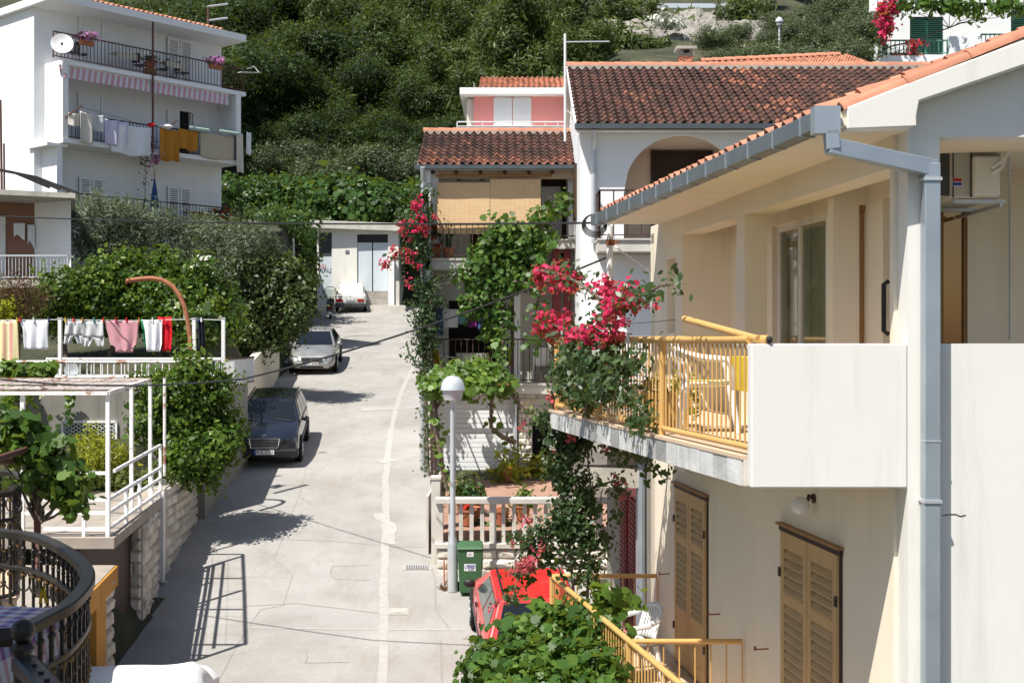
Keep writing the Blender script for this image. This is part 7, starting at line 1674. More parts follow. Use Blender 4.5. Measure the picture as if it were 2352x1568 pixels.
# rocky terrace and roadside at the top
mat('rock', (.33, .31, .285), .95, (.17, .158, .14), 1.2, 1, 5)
t = thing('rock_terrace', 'grey dry stone terrace slope below the hilltop road', 'terrace', (14, 100, 22)); mb = MB()
from mathutils import noise as mn
def rocky(u, v):
    Y = 96+15*v; x = PX(1370+400*u, 103); s_ = v*5+.35*mn.noise((x*.35, Y*.3, 0)); st_ = math.floor(s_)+min(1, (s_-math.floor(s_))*2.6)
    return (x, Y, PZ(140, 96)+(PZ(42, 111)-PZ(140, 96))*st_/5+.35*mn.noise((x*1.1, Y*1.1, 3))+.16*mn.noise((x*3, Y*3, 7)))
mb.grid(rocky, 130, 110); mb.build('rock_face', MATS['rock'], t)
pts = []
for i in range(2600):
    u, v = rnd.random(), rnd.random(); p = rocky(u, v)
    if mn.noise((p[0]*.25, p[1]*.25, 9))+.25*rnd.random() > .12: pts.append((p[0], p[1], p[2]+.15))
o = leaves('dry_grass_tufts', pts, [(0, -.5, .6)]*len(pts), .5, LM['grass'], None, LANCE, .5, .8); tag(o, kind='stuff')
mb = MB(); Y = 111; mb.box(PX(1440, Y), Y, 25, PX(1760, Y), Y+6, PZ(38, Y)); tag(mb.build('upper_road', MATS['concrete']), kind='structure')
t = thing('guard_rail', 'white metal crash barrier along the road at the top of the hill', 'guard rail', P(1590, 15, 111)); mb = MB(); mb.box(PX(1490, 111), 110.9, PZ(19, 111), PX(1688, 111), 111, PZ(9, 111)); mb.build('beam', MATS['lampwhite'], t)
for px in (1500, 1550, 1600, 1650, 1685): mb = MB(); x = PX(px, 111); mb.box(x-.08, 111.0, PZ(40, 111), x+.08, 111.12, PZ(10, 111)); mb.build('post', MATS['steel'], t)
def bush(name, label, cat, blobs, n, size, m, shape=DIAM, twig=.15, per=14, base=None, group=None, tilt=.8, stem=True):
    c = Vector(blobs[0][0]); b = Vector(base) if base else Vector((c.x, c.y, c.z-blobs[0][1][2])); return tree(name, label, cat, b, blobs, n, size, m, shape, twig, per, .05, group, tilt, stem=stem)
for px, py, lab in ((1525, 48, 'white flowering oleander left of the terrace below the crash barrier'), (1640, 82, 'white flowering oleander on the stone terrace beside olive trees')):
    c = P(px, py, 99); b = bush('oleander_bush', lab, 'bush', [(c, (1.1, .8, .7)), (c+Vector((.9, 0, -.2)), (.8, .7, .5))], 700, .22, LM['olive'], LANCE, .3)
    pt, nm, vr = crown_points([(c, (1.2, .9, .75)), (c+Vector((.9, -.1, -.2)), (.9, .8, .5))], 320, .2, 6); leaves('blossoms', pt, nm, .2, LM['white'], b, ROUND)
for px, py, r_ in ((1420, 20, 1.6), (1480, 28, 1.5), (1730, 24, 1.6), (1670, 34, 1.2), (1440, 120, 1.0), (1510, 118, .8), (1545, 135, .8), (1475, 112, 1.0), (1620, 120, .9), (1655, 112, 1.0), (1410, 100, 1.2), (1465, 138, .9), (1590, 138, .7), (1630, 138, .9)):
    c = P(px, py, 108 if py < 50 else 96); bush('reed_clump', 'clump of tall green reeds on the roadside above the stone terrace' if py < 50 else 'low green scrub on the stone terrace behind the brown ridge', 'reeds' if py < 50 else 'bush', [(c, (r_*1.3, 1, r_))], 900, .5, LM['pine'], LANCE, .4, 14, None, 'reed clumps by the upper road' if py < 50 else 'scrub on the stone terrace')
# ---- street lamps
def lamp(label, base, top, R, post_r, flare=True):
    t = thing('street_lamp', label, 'street lamp', base); b = Vector(base); tp = Vector(top)
    mb = MB(); h = tp.z-b.z
    mb.lathe(b, [(post_r*1.9, 0), (post_r*1.9, h*.22), (post_r*1.75, h*.235), (post_r*1.05, h*.27), (post_r*.95, h*.92)], 16); mb.build('post', MATS['steel'], t, smooth=True)
    mb = MB(); mb.lathe((b.x, b.y, tp.z), [(R*.62, -R*1.30), (R*.70, -R*1.28), (R*.86, -R*.50), (R*.9, -R*.46)], 28); mb.build('diffuser', MATS['lampglass'], t, smooth=True)
    mb = MB(); mb.lathe((b.x, b.y, tp.z), [(R*.95, -R*.50), (R, -R*.47), (R*.99, -R*.38), (R*.93, 0), (R*.78, R*.32), (R*.55, R*.55), (R*.48, R*.58), (R*.44, R*.66), (R*.001, R*.68)], 28); mb.build('hood', MATS['lampwhite'], t, smooth=True)
    mb = MB(); mb.lathe((b.x, b.y, tp.z), [(.05, -R*1.5), (.05, -R*1.25), (.035, -R*.5)], 10); mb.build('socket', MATS['opal'], t)
    return t
lb = Vector((-1.09, 23.2, B(23.2))); lamp('grey street lamp with domed white hood beside the green bin', lb, (lb.x, lb.y, PZ(882, 23.2)), .225, .05)
t = rootof(lamp('small far street lamp rising from the olive trees at top right', P(1790, 130, 80), P(1790, 47, 80), .26, .06))
# ---- bin
t = thing('wheelie_bin', 'green wheelie bin with white stickers beside the street lamp', 'bin', (0, 0, 0)); GB = MATS['bingreen']; mb = MB()
mb.hexa([(-.19, -.20, .06), (.19, -.20, .06), (.19, .2, .06), (-.19, .2, .06), (-.235, -.26, .86), (.235, -.26, .86), (.235, .25, .86), (-.235, .25, .86)]); mb.build('body', GB, t, bevel=.02)
mb = MB(); mb.hexa([(-.25, -.29, .86), (.25, -.29, .86), (.25, .27, .87), (-.25, .27, .87), (-.22, -.25, .91), (.22, -.25, .91), (.22, .25, .95), (-.22, .25, .95)]); mb.build('lid', GB, t, bevel=.02)
for sg in (-1, 1): mb = MB(); mb.lathe((sg*.2, .2, .1), [(.1, -.025), (.1, .025)], 16, 0, Matrix.Rotation(math.pi/2, 3, 'Y')); mb.build('wheel', MATS['rubber'], t)
mb = MB(); mb.tube([(-.2, .27, .84), (-.2, .32, .88), (.2, .32, .88), (.2, .27, .84)], .015, 6); mb.build('handle', GB, t)
yy = lambda z: -.20-.06*(z-.06)/.8-.004
tl_ = math.atan(.075)
for z0, z1, x0, x1, nm in ((.73, .82, -.06, .06, 'sticker'), (.47, .60, -.11, .10, 'sticker')):
    mb = MB(); mb.add([(x0, yy(z0), z0), (x1, yy(z0), z0), (x1, yy(z1), z1), (x0, yy(z1), z1), (x0, yy(z0)+.003, z0), (x1, yy(z0)+.003, z0), (x1, yy(z1)+.003, z1), (x0, yy(z1)+.003, z1)], [(0, 1, 2, 3), (7, 6, 5, 4), (0, 4, 5, 1), (1, 5, 6, 2), (2, 6, 7, 3), (3, 7, 4, 0)]); s_ = mb.build(nm, MATS['platewhite'], t)
    if z0 < .6:
        for k, w_ in enumerate(('PODGORA', 'ČISTOĆA', '63-678')): text('sticker_text', w_, .034, MATS['blueink'], s_, (.012, yy(.57-k*.036)-.003, .57-k*.036), (math.pi/2+.07, 0, 0))
        text('sticker_symbol', 'L', .06, MATS['blueink'], s_, (-.085, yy(.54)-.003, .54), (math.pi/2+.07, 0, 0))
    else: text('sticker_text', 'A11', .045, MATS['ink'], s_, (0, yy(.775)-.003, .775), (math.pi/2+.07, 0, 0))
bl = G(1079, 1368); t.location = (bl.x, bl.y+.15, B(bl.y)+.0); t.rotation_euler.z = .05
# iron bar leaning beside the lamp
t = thing('grille_offcut', 'rusty flat iron lattice strip leaning on the wall left of the lamp', 'iron strip', (-1.3, 23.6, -4.5)); mb = MB(); mb.bar(P(1021, 1352, 23.5), P(1020, 1283, 23.9), .03, .02); mb.bar(P(1027, 1352, 23.45), P(1026, 1280, 23.9), .012, .02); mb.build('strip', MATS['rust'], t)
pt, nm, vr = crown_points([(P(1022, 1351, 23.3), (.10, .08, .05))], 120, .04, 6); o = leaves('leaf_litter', pt, nm, .05, LM['dry'], None, OVAL); tag(o, 'small heap of dry brown leaves at the foot of the wall beside the lamp', 'dead leaves')
# ---- left gardens
def rblobs(Y, items, dy=.5):
    out = []
    for px, py, r in items: R = r/F*Y; c = P(px, py, Y+rnd.uniform(-dy, dy)); out.append((tuple(c), (R, R, R*.92)))
    return out
def gtree(name, label, cat, Y, items, n, size, m, shape=OVAL, twig=.16, per=14, base=None, trunk=.08, tilt=.6, group=None, dy=.5, shell=.5, jit=.3):
    b = rblobs(Y, items, dy); c = Vector(b[0][0]); bx = Vector((c.x, c.y, terrain(c.x, c.y))) if base is None else Vector(base)
    return tree(name, label, cat, bx, b, n, size, m, shape, twig, per, trunk, group, tilt, jit, shell)
cit = LM['citrus']
gtree('citrus_tree', 'dark glossy citrus tree at far left behind the striped towel end of the line', 'tree', 33, [(150, 665, 62), (115, 700, 50), (190, 690, 55), (150, 715, 60)], 7500, .11, cit)
gtree('citrus_tree', 'glossy citrus tree behind the pale grey shorts and striped shirt', 'tree', 33.3, [(250, 640, 62), (290, 670, 65), (225, 690, 60), (300, 610, 40), (270, 720, 60)], 8500, .11, cit)
gtree('citrus_tree', 'glossy citrus tree behind the red shorts and bent rusty pipe', 'tree', 33.5, [(370, 650, 62), (340, 690, 62), (400, 700, 60), (385, 620, 42), (360, 740, 60)], 8500, .11, cit)
gtree('lemon_tree', 'yellowish green lemon tree to the right of the bent rusty pipe', 'tree', 33.2, [(470, 665, 55), (440, 690, 55), (500, 700, 52), (490, 740, 60), (430, 745, 58), (460, 625, 35)], 7500, .13, leafmat('leaflemon', (.02, .05, .006), (.065, .125, .014), (.20, .26, .03), .35, .3, .5))
ol = LM['olive']
gtree('olive_tree', 'silvery olive tree below the left end of the white house terrace', 'tree', 41, [(215, 480, 45), (190, 525, 60), (255, 505, 55), (210, 580, 55), (260, 575, 55), (180, 490, 35), (275, 490, 38)], 9500, .13, ol, LANCE, .2, 20)
gtree('olive_tree', 'silvery olive tree below the brown table of the white house terrace', 'tree', 41.5, [(330, 510, 48), (300, 545, 55), (370, 520, 50), (340, 590, 60), (310, 500, 35), (385, 510, 30)], 8500, .13, ol, LANCE, .2, 20)
gtree('olive_tree', 'silvery olive tree below the parasol terrace', 'tree', 41.5, [(440, 535, 50), (410, 570, 55), (480, 550, 52), (440, 620, 58), (500, 600, 58), (460, 515, 30), (505, 530, 35)], 8500, .13, ol, LANCE, .2, 20)
gtree('olive_tree', 'silvery olive tree directly left of the white pipe frame', 'tree', 41, [(580, 550, 50), (545, 575, 55), (610, 580, 45), (545, 640, 55), (595, 640, 50), (560, 535, 35), (610, 550, 30)], 8500, .13, ol, LANCE, .2, 20)
gtree('leaning_tree', 'leafy mid green tree leaning out over the silver car', 'tree', 41, [(640, 690, 62), (600, 730, 70), (560, 690, 62), (680, 730, 45), (660, 640, 55), (700, 690, 30), (620, 620, 45), (590, 780, 55), (545, 760, 55), (650, 770, 40), (700, 650, 28), (570, 630, 40)], 15000, .12, leafmat('leafmyrtle', (.022, .042, .012), (.055, .085, .022), (.12, .16, .045), .45, .25), OVAL, .24, 18, Vector((-9.0, 41, 0)), .12)
gtree('citrus_tree', 'tall bright citrus tree overhanging the stone wall by the black car', 'tree', 26, [(430, 920, 75), (400, 980, 72), (470, 970, 75), (440, 1040, 72), (500, 1030, 55), (390, 900, 50), (450, 860, 38), (432, 815, 20), (520, 985, 38), (410, 1075, 42), (470, 1085, 35), (350, 930, 40), (515, 870, 22), (505, 910, 28), (340, 980, 35), (345, 880, 28)], 19000, .10, cit, OVAL, .17, 14, Vector((-6.95, 26.2, -3.0)), .1, dy=.4)
gtree('golden_shrub', 'yellow green golden leaved shrub in front of the latticed window', 'shrub', 25.2, [(215, 1030, 45), (250, 1055, 45), (200, 1070, 42), (230, 1095, 50), (270, 1090, 40), (222, 1000, 22), (180, 1100, 35), (285, 1050, 22)], 5200, .105, LM['lime'], LANCE, .12, 14, None, .04)
gtree('lemon_tree', 'thin leafy branches hanging down at left in front of the grey wall', 'tree', 26.3, [(30, 905, 35), (60, 890, 22), (10, 940, 25)], 700, .1, cit, OVAL, .12, 10, None, .03)
for px, py, r, lab in ((105, 1140, 30, 'low green shrub behind the white terrace rails at left'), (60, 1135, 40, 'low dark shrub under the grapevine at left')): gtree('low_shrub', lab, 'shrub', 24.6, [(px, py, r), (px+25, py+5, r*.8)], 900, .09, LM['citrus'], OVAL, .1, 10, None, .02)
b = [((x, 24.7+rnd.uniform(-.2, .2), -2.75), (.4, .3, .22)) for x in [-11+.45*k for k in range(10)]]; pt, nm, vr = crown_points(b, 5000, .08, 8); tag(leaves('ground_cover', pt, nm, .07, LM['grass'], None, OVAL), kind='stuff')
gtree('dry_bush', 'dried up brown bush at left edge above the striped towel', 'bush', 31, [(40, 665, 45), (75, 690, 35), (10, 690, 45), (50, 715, 40)], 3800, .10, LM['dry'], LANCE, .2, 14, None, .06)
gtree('green_shrub', 'small yellow green shrub under the dried brown bush', 'bush', 30.5, [(10, 715, 30), (30, 725, 22)], 800, .09, LM['lime'], OVAL, .12, 10, None, .03)
gtree('grape_runner', 'bright green vine leaves along the left end of the rusty railing', 'vine', 27.0, [(20, 858, 25), (60, 860, 20), (95, 855, 20)], 420, .13, LM['grapelight'], GRAPE, .12, 8, None, .02)
# far vine arbour next to utility building
b = [(tuple(P(px, py, Y)), (R, R*.9, R*.7)) for px, py, Y, R in ((560, 505, 58, .8), (620, 508, 60, .9), (680, 512, 62, .9), (692, 540, 64, .85), (694, 590, 64, .8), (698, 630, 64, .6), (500, 502, 55, .8), (655, 520, 66, 1.2), (676, 540, 67, 1.0), (590, 512, 63, 1.0))]
tree('vine_arbour', 'leafy climbing vine curtain hanging left of the utility building', 'vine', (PX(715, 66), 66, 1), b, 7000, .17, LM['fig'], OVAL, .3, 14, .08)
b = [(tuple(P(px, py, 72)), (1.1, 1., 1.2)) for px, py in ((560, 560), (600, 560), (640, 560), (680, 570), (930, 560), (945, 600), (940, 520))]
tree('dark_hedge', 'dark evergreen hedge shaded under the vine arbour', 'hedge', (PX(640, 72), 72, 1), b, 4200, .2, LM['holm'], DIAM, .3, 14, .08)
# ---- vines and bougainvilleas of the vine house
def climber(name, label, cat, paths, n, size, m, shape, spread, base, flowers=None, stem_r=.02, group=None, bark='vinebark', droop=.4, blobs=None):
    t = thing(name, label, cat, base, group); mb = MB()
    for p in paths: mb.tube(p, [stem_r*(1-.7*i/(len(p)-1)) for i in range(len(p))], 6)
    mb.build('stem', MATS[bark], t, smooth=True)
    pt = path_points(paths, n, spread); nm = np.tile(np.array([[-.2, -.7, .5]]), (len(pt), 1)); vr = np.clip(nrs.normal(.5, .22, len(pt)), 0, 1)
    if blobs: p2, n2, v2 = crown_points(blobs[0], blobs[1], blobs[2] if len(blobs) > 2 else .14, 12, .35); pt = np.concatenate([pt, p2]); nm = np.concatenate([nm, n2+np.array([0, -.5, .2])]); vr = np.concatenate([vr, v2])
    leaves('leaves', pt, nm, size, m, t, shape, .3, .65, droop, vr)
    if flowers:
        for fb, k, sz, fm in flowers: p2, n2, v2 = crown_points(fb, k, sz*1.1, 9, .3); leaves('blossoms', p2, n2+np.array([0, -.4, 0]), sz, LM[fm], t, BRACT, .2, .9, 0, v2, .3)
    return t
Y = 30.9; q = lambda *a: [P(x, y, Y+d) for x, y, d in a]
bb = lambda Y, items, k=1.: [(tuple(P(x, y, Y)), (r/F*Y*k, r/F*Y*k*.7, r/F*Y*k)) for x, y, r in items]
climber('bougainvillea', 'tall bougainvillea with magenta blossom climbing the left corner of the vine house', 'climbing plant',
    [q((985, 1090, 0), (978, 900, 0), (975, 700, 0), (968, 560, 0), (975, 440, .1)), q((978, 830, 0), (958, 760, -.2), (945, 690, -.3)), q((975, 760, 0), (990, 690, -.1), (1010, 640, -.2)), q((970, 600, 0), (940, 590, -.2), (895, 600, -.4)), q((968, 560, 0), (985, 500, 0), (995, 430, .1)), q((978, 860, 0), (950, 830, -.1), (935, 800, -.1)), q((978, 720, 0), (1000, 640, 0), (1050, 625, .2))],
    1500, .085, LM['boug'], OVAL, .10, P(985, 1090, Y), [(bb(30.6, [(960, 475, 18), (968, 500, 12), (955, 520, 20), (972, 535, 14), (925, 525, 14), (940, 545, 10), (905, 580, 16), (885, 603, 14), (945, 577, 12), (940, 600, 10), (935, 648, 9), (1000, 500, 8), (950, 465, 10), (955, 615, 8)]), 620, .075, 'magenta')], .03, None, 'vinebark', .4, (bb(30.9, [(965, 510, 28), (970, 580, 24), (975, 660, 24), (980, 730, 24), (975, 800, 22), (960, 560, 26), (1000, 700, 18), (985, 770, 24), (968, 450, 20)]), 2600))
Y = 30.6
climber('grapevine', 'big grapevine cascading from the balcony rail over the shaded terrace', 'vine', [q((1150, 900, -.6), (1155, 780, -.2), (1150, 680, 0), (1140, 600, 0), (1170, 545, 0)), q((1146, 590, 0), (1120, 540, 0), (1150, 520, 0)), q((1155, 700, 0), (1120, 680, -.1), (1085, 680, -.1), (1070, 720, -.1)), q((1180, 560, 0), (1240, 590, 0), (1225, 640, 0)), q((1230, 560, .1), (1260, 480, .2), (1300, 460, .2), (1350, 455, .1)), q((1150, 650, 0), (1200, 645, -.3), (1240, 670, -.4)), q((1240, 680, -.3), (1235, 760, -.3), (1225, 800, -.3))],
    900, .115, LM['grape'], GRAPE, .12, P(1150, 900, Y), None, .045, None, 'vinebark', .5, (bb(30.7, [(1165, 535, 32), (1120, 580, 40), (1090, 640, 32), (1110, 700, 34), (1150, 660, 36), (1200, 560, 38), (1225, 600, 32), (1245, 540, 24), (1140, 730, 22), (1125, 760, 15), (1165, 730, 18), (1080, 715, 15), (1100, 600, 26), (1290, 480, 15), (1330, 462, 14), (1240, 500, 16), (1150, 800, 10), (1175, 600, 34), (1200, 640, 22)]), 4200, .16))
climber('grapevine', 'sunlit grapevine canopy on the pergola over the white garage door', 'vine', [[P(1040, 1200, 29.2), P(1020, 1100, 29.2), P(1003, 990, 29.2), P(995, 920, 29.3), P(1010, 890, 29.6), P(1080, 880, 30)], [P(1005, 990, 29.2), P(1000, 940, 29.3), P(1040, 880, 29.5)], [P(1182, 1015, 31.0), P(1150, 1000, 30.7), P(1128, 980, 30.5), P(1128, 930, 30.4), P(1140, 870, 30.3), P(1155, 780, 30.3)], [P(1160, 890, 30), P(1200, 930, 29.8), P(1240, 960, 29.7)]],
    200, .12, LM['grapelight'], GRAPE, .10, P(1040, 1200, 29.2), None, .07, None, 'vinebark', .3, ([(tuple(P(x, y, Yy)), (.42, .5, r)) for x, y, Yy, r in ((1010, 870, 29.8, .17), (1050, 865, 30., .18), (1090, 868, 30., .18), (1130, 868, 30., .18), (1150, 885, 29.8, .16), (1030, 890, 29.2, .17), (1080, 888, 29.2, .16), (1120, 890, 29.3, .16), (1055, 905, 29.1, .1), (1065, 850, 30.3, .15), (1110, 850, 30.3, .15), (1000, 890, 29.2, .15))], 2600, .13))
# big bougainvillea in front of the upper yellow railing
def RL(px, off=.2): Yr = 10950/(max(px, 1270)-596); return min(16.4, Yr)-off
def q2(*a): return [P(x, y, RL(x, o)) for x, y, o in a]
bs_ = lambda items, off=.25: [(tuple(P(x, y, RL(x, off))), (r/F*RL(x, off), r/F*RL(x, off)*.7, r/F*RL(x, off))) for x, y, r in items]
Yb = 16.6; q = lambda *a: [P(x, y, Yb+d) for x, y, d in a]
climber('bougainvillea', 'large straggling bougainvillea with crimson blossom before the upper yellow railing', 'climbing plant',
    [q((1348, 1400, .6), (1352, 1300, .5), (1360, 1150, .3), (1350, 1050, .1), (1345, 950, 0)), q2((1345, 950, .2), (1350, 850, .25), (1370, 780, .3), (1385, 700, .4)), q((1320, 1400, .5), (1310, 1260, .3), (1290, 1120, .1), (1270, 1060, -.1)), q2((1350, 900, .2), (1420, 880, .25), (1490, 960, .3)), q2((1370, 850, .2), (1450, 830, .25), (1475, 800, .3)), q((1350, 1090, .2), (1310, 1110, .1), (1275, 1160, 0)), q((1345, 960, 0), (1290, 960, 0), (1230, 950, -.1), (1200, 970, -.2)), q2((1385, 720, .5), (1450, 690, .6), (1520, 655, .8), (1555, 650, .9)), q2((1380, 690, .5), (1330, 650, .6), (1290, 630, .6), (1230, 620, .6)), q2((1350, 800, .3), (1290, 750, .4), (1230, 745, .4)),
     q((1355, 1200, .3), (1290, 1220, 0), (1200, 1260, -.2)), q((1360, 1120, .3), (1420, 1100, .2), (1425, 1160, .2)), q((1355, 1250, .4), (1390, 1230, .3), (1400, 1280, .3)), q((1352, 1300, .4), (1280, 1290, 0), (1190, 1320, -.3), (1175, 1380, -.4)), q((1400, 1030, .1), (1480, 1060, -1.5), (1540, 1100, -2.2))],
    1500, .068, LM['boug'], OVAL, .085, P(1348, 1400, Yb+.6),
    [(bs_([(1400, 680, 24), (1430, 690, 24), (1440, 665, 16), (1455, 690, 15), (1475, 672, 9), (1410, 710, 22), (1420, 725, 14), (1490, 690, 8), (1380, 672, 15), (1433, 738, 8), (1250, 625, 18), (1280, 640, 22), (1310, 645, 18), (1300, 620, 12), (1240, 650, 12), (1318, 660, 10), (1270, 665, 10), (1250, 740, 18), (1280, 745, 22), (1230, 755, 12), (1265, 770, 14), (1300, 740, 12), (1330, 770, 18), (1365, 765, 24), (1395, 770, 20), (1420, 760, 10), (1350, 775, 16), (1385, 740, 12)], .45), 1500, .06, 'magenta'),
     (bb(16.2, [(1390, 815, 10), (1330, 860, 9), (1440, 860, 6), (1265, 916, 6), (1455, 978, 12), (1310, 1005, 8), (1200, 970, 5), (1395, 1030, 5), (1425, 1100, 6), (1430, 1150, 5), (1210, 1196, 9), (1240, 1260, 9), (1200, 1300, 13), (1220, 1295, 13), (1180, 1310, 8), (1175, 1255, 5), (1135, 1390, 8), (1365, 840, 6), (1340, 880, 5)], .9), 420, .055, 'rose')], .022, None, 'vinebark', .4,
    (bs_([(1340, 800, 30), (1370, 830, 35), (1400, 800, 26), (1320, 850, 32), (1360, 880, 34), (1430, 850, 26), (1300, 810, 22), (1340, 920, 32), (1390, 900, 28), (1440, 920, 22), (1465, 960, 26), (1300, 890, 25), (1290, 850, 20), (1490, 970, 14), (1470, 830, 16), (1350, 760, 14), (1390, 735, 16), (1400, 860, 25)], .2)+bb(16.5, [(1320, 970, 30), (1290, 1010, 30), (1340, 1010, 26), (1270, 1060, 24), (1250, 960, 22), (1300, 1060, 20), (1400, 1000, 18), (1420, 1030, 14), (1290, 1170, 24), (1330, 1190, 26), (1360, 1160, 16), (1270, 1210, 22), (1350, 1240, 24), (1390, 1240, 14), (1240, 1220, 18), (1220, 1260, 20), (1330, 1110, 16), (1200, 1320, 18), (1180, 1370, 16), (1260, 1280, 16), (1330, 1280, 18), (1340, 1330, 14), (1410, 1180, 12), (1420, 1120, 14), (1185, 1240, 14), (1310, 1030, 34), (1300, 1110, 26), (1340, 1140, 24), (1300, 1200, 26), (1340, 1210, 24), (1290, 1250, 22), (1360, 1300, 18)]), 8200, .1))
# foreground grapevine
b = [(tuple(P(x, y, Yy)), (r/F*Yy, r/F*Yy*1.1, r/F*Yy*.6)) for x, y, Yy, r in ((1130, 1515, 15.0, 50), (1200, 1495, 15.2, 55), (1280, 1480, 15.4, 58), (1350, 1485, 15.2, 50), (1110, 1550, 14.5, 50), (1190, 1540, 14.4, 70), (1280, 1530, 14.4, 70), (1370, 1530, 14.0, 60), (1400, 1590, 13.4, 55), (1240, 1600, 13.8, 80), (1130, 1610, 13.8, 60), (1330, 1610, 13.4, 70), (1320, 1430, 15.9, 40), (1260, 1425, 15.9, 38), (1350, 1420, 15.6, 34), (1200, 1455, 15.6, 40), (1400, 1440, 14.9, 26))]
t = tree('grapevine', 'dense sunlit grapevine canopy at the bottom beside the lower yellow railing', 'vine', P(1230, 1760, 14.5), b, 7600, .095, LM['grape'], GRAPE, .13, 10, .05, tilt=.6, shell=.25)
# trailing vine leaves along the lower railing
pt, nm, vr = crown_points([(tuple(P(1395, 1395, 15.3)), (.12, .1, .1)), (tuple(P(1420, 1380, 15.3)), (.1, .1, .08)), (tuple(P(1380, 1370, 15.4)), (.1, .1, .1)), (tuple(P(1460, 1400, 14.5)), (.08, .1, .06))], 90, .1, 6); leaves('railing_leaves', pt, nm, .12, LM['grapelight'], t, GRAPE)
# near left grapevine
b = [(tuple(P(x, y, 12.2)), (r/F*12.2, r/F*12.2, r/F*12.2*.8)) for x, y, r in ((40, 1000, 42), (20, 1020, 40), (80, 1030, 45), (110, 1050, 36), (130, 1090, 36), (160, 1120, 34), (180, 1150, 24), (100, 1085, 32), (-20, 990, 50), (55, 975, 25), (140, 1140, 20), (60, 1060, 30))]
tree('grapevine', 'dark grapevine branch drooping beside the iron balcony at left', 'vine', P(86, 1300, 12.2), b, 1500, .088, LM['grape'], GRAPE, .12, 9, .03, tilt=.6, shell=.3)
climber('grape_shoot', 'single thin vine shoot hanging in front of the grey wall', 'vine', [[P(162, 885, 26.5), P(160, 920, 26.6), P(158, 970, 26.6)]], 26, .15, LM['grape'], GRAPE, .05, P(162, 885, 26.5), None, .008)
# ---- patio plants
def pot_plant(label, px, py, Y, r, m, shape, size, n, name='potted_plant', pot=True, base=None):
    c = P(px, py, Y); z0 = zp-.42+.048*(Y-24.35)+.02; t = thing(name, label, 'plant', (c.x, Y, z0))
    if pot: mb = MB(); mb.lathe((c.x, Y, z0), [(.11, 0), (.16, .26), (.175, .27), (.175, .31), (.15, .31)], 14); mb.build('pot', MATS['claypot'], t, smooth=True)
    mb = MB(); limb(mb, (c.x, Y, z0+.2), c, .02, .01, 6); mb.build('stem', MATS['bark'], t)
    R = r/F*Y; pt, nm, vr = crown_points([(tuple(c), (R, R, R)), (tuple(c-Vector((0, 0, R*.7))), (R*.9, R*.9, R*.7))], n, size*1.2, 8, .4); leaves('leaves', pt, nm, size, m, t, shape, .3, .8, 0, vr); return t
pot_plant('fine leaved green shrub on the patio behind the street lamp post', 1066, 1125, 26.2, 26, LM['pine'], LANCE, .11, 1500)
pot_plant('small green shrub on the patio right of the fine leaved one', 1090, 1135, 26, 16, LM['fig'], OVAL, .09, 500)
pot_plant('tall yellow and green variegated plant by the stone pillar', 1168, 1085, 30.4, 22, LM['lime'], LANCE, .26, 260)
pot_plant('upper tuft of the yellow variegated plant by the downpipe', 1172, 1060, 30.6, 14, LM['lime'], LANCE, .2, 120)
pot_plant('leafy green plant peeping over the balustrade by the stone pillar', 1200, 1145, 25.5, 18, LM['grapelight'], OVAL, .09, 420)
pot_plant('green foliage behind the balusters at left', 1085, 1210, 25.3, 20, LM['fig'], OVAL, .09, 700); pot_plant('green foliage behind the middle balusters', 1150, 1215, 25.2, 24, LM['grape'], OVAL, .1, 800)
for px, py, lab in ((1075, 1172, 'red geranium flowers behind the left balusters'), (1150, 1182, 'red geranium flowers behind the middle balusters')):
    t = pot_plant(lab, px, py, 25.0, 9, LM['fig'], ROUND, .07, 180, 'geranium'); pt, nm, vr = crown_points([(tuple(P(px, py-4, 24.95)), (.07, .06, .06))], 120, .04, 6); leaves('blossoms', pt, nm, .05, LM['redf'], t, ROUND)
t = pot_plant('tall yellow green plant growing in the dark stone arch', 1240, 1070, 31.2, 20, LM['lime'], OVAL, .12, 500, pot=False)
# pots on the vine house balcony
for px, lab in ((1000, 'tall red flowered potted plant at the left end of the bamboo balcony'), (1030, 'cactus in a pot on the bamboo balcony')):
    c = P(px, 575, 31.6); t = thing('potted_plant', lab, 'plant', (c.x, 31.6, z1s+.05)); mb = MB(); mb.lathe((c.x, 31.6, z1s+.05), [(.1, 0), (.14, .24), (.15, .28), (.13, .28)], 12); mb.build('pot', MATS['claypot'], t, smooth=True)
    if px == 1000:
        pt, nm, vr = crown_points([((c.x, 31.6, z1s+.75), (.16, .16, .4))], 500, .06, 8); leaves('leaves', pt, nm, .12, LM['boug'], t, LANCE); pt, nm, vr = crown_points([((c.x, 31.5, z1s+.6), (.18, .1, .35))], 110, .04, 5); leaves('blossoms', pt, nm, .06, LM['redf'], t, ROUND)
    else:
        mb = MB(); mb.lathe((c.x, 31.6, z1s+.3), [(.06, 0), (.075, .3), (.06, .75), (.02, .85)], 10); mb.tube([(c.x, 31.6, z1s+.6), (c.x+.14, 31.6, z1s+.68), (c.x+.16, 31.6, z1s+.95)], .045, 8); mb.build('cactus_stem', LM['fig'], t, smooth=True)
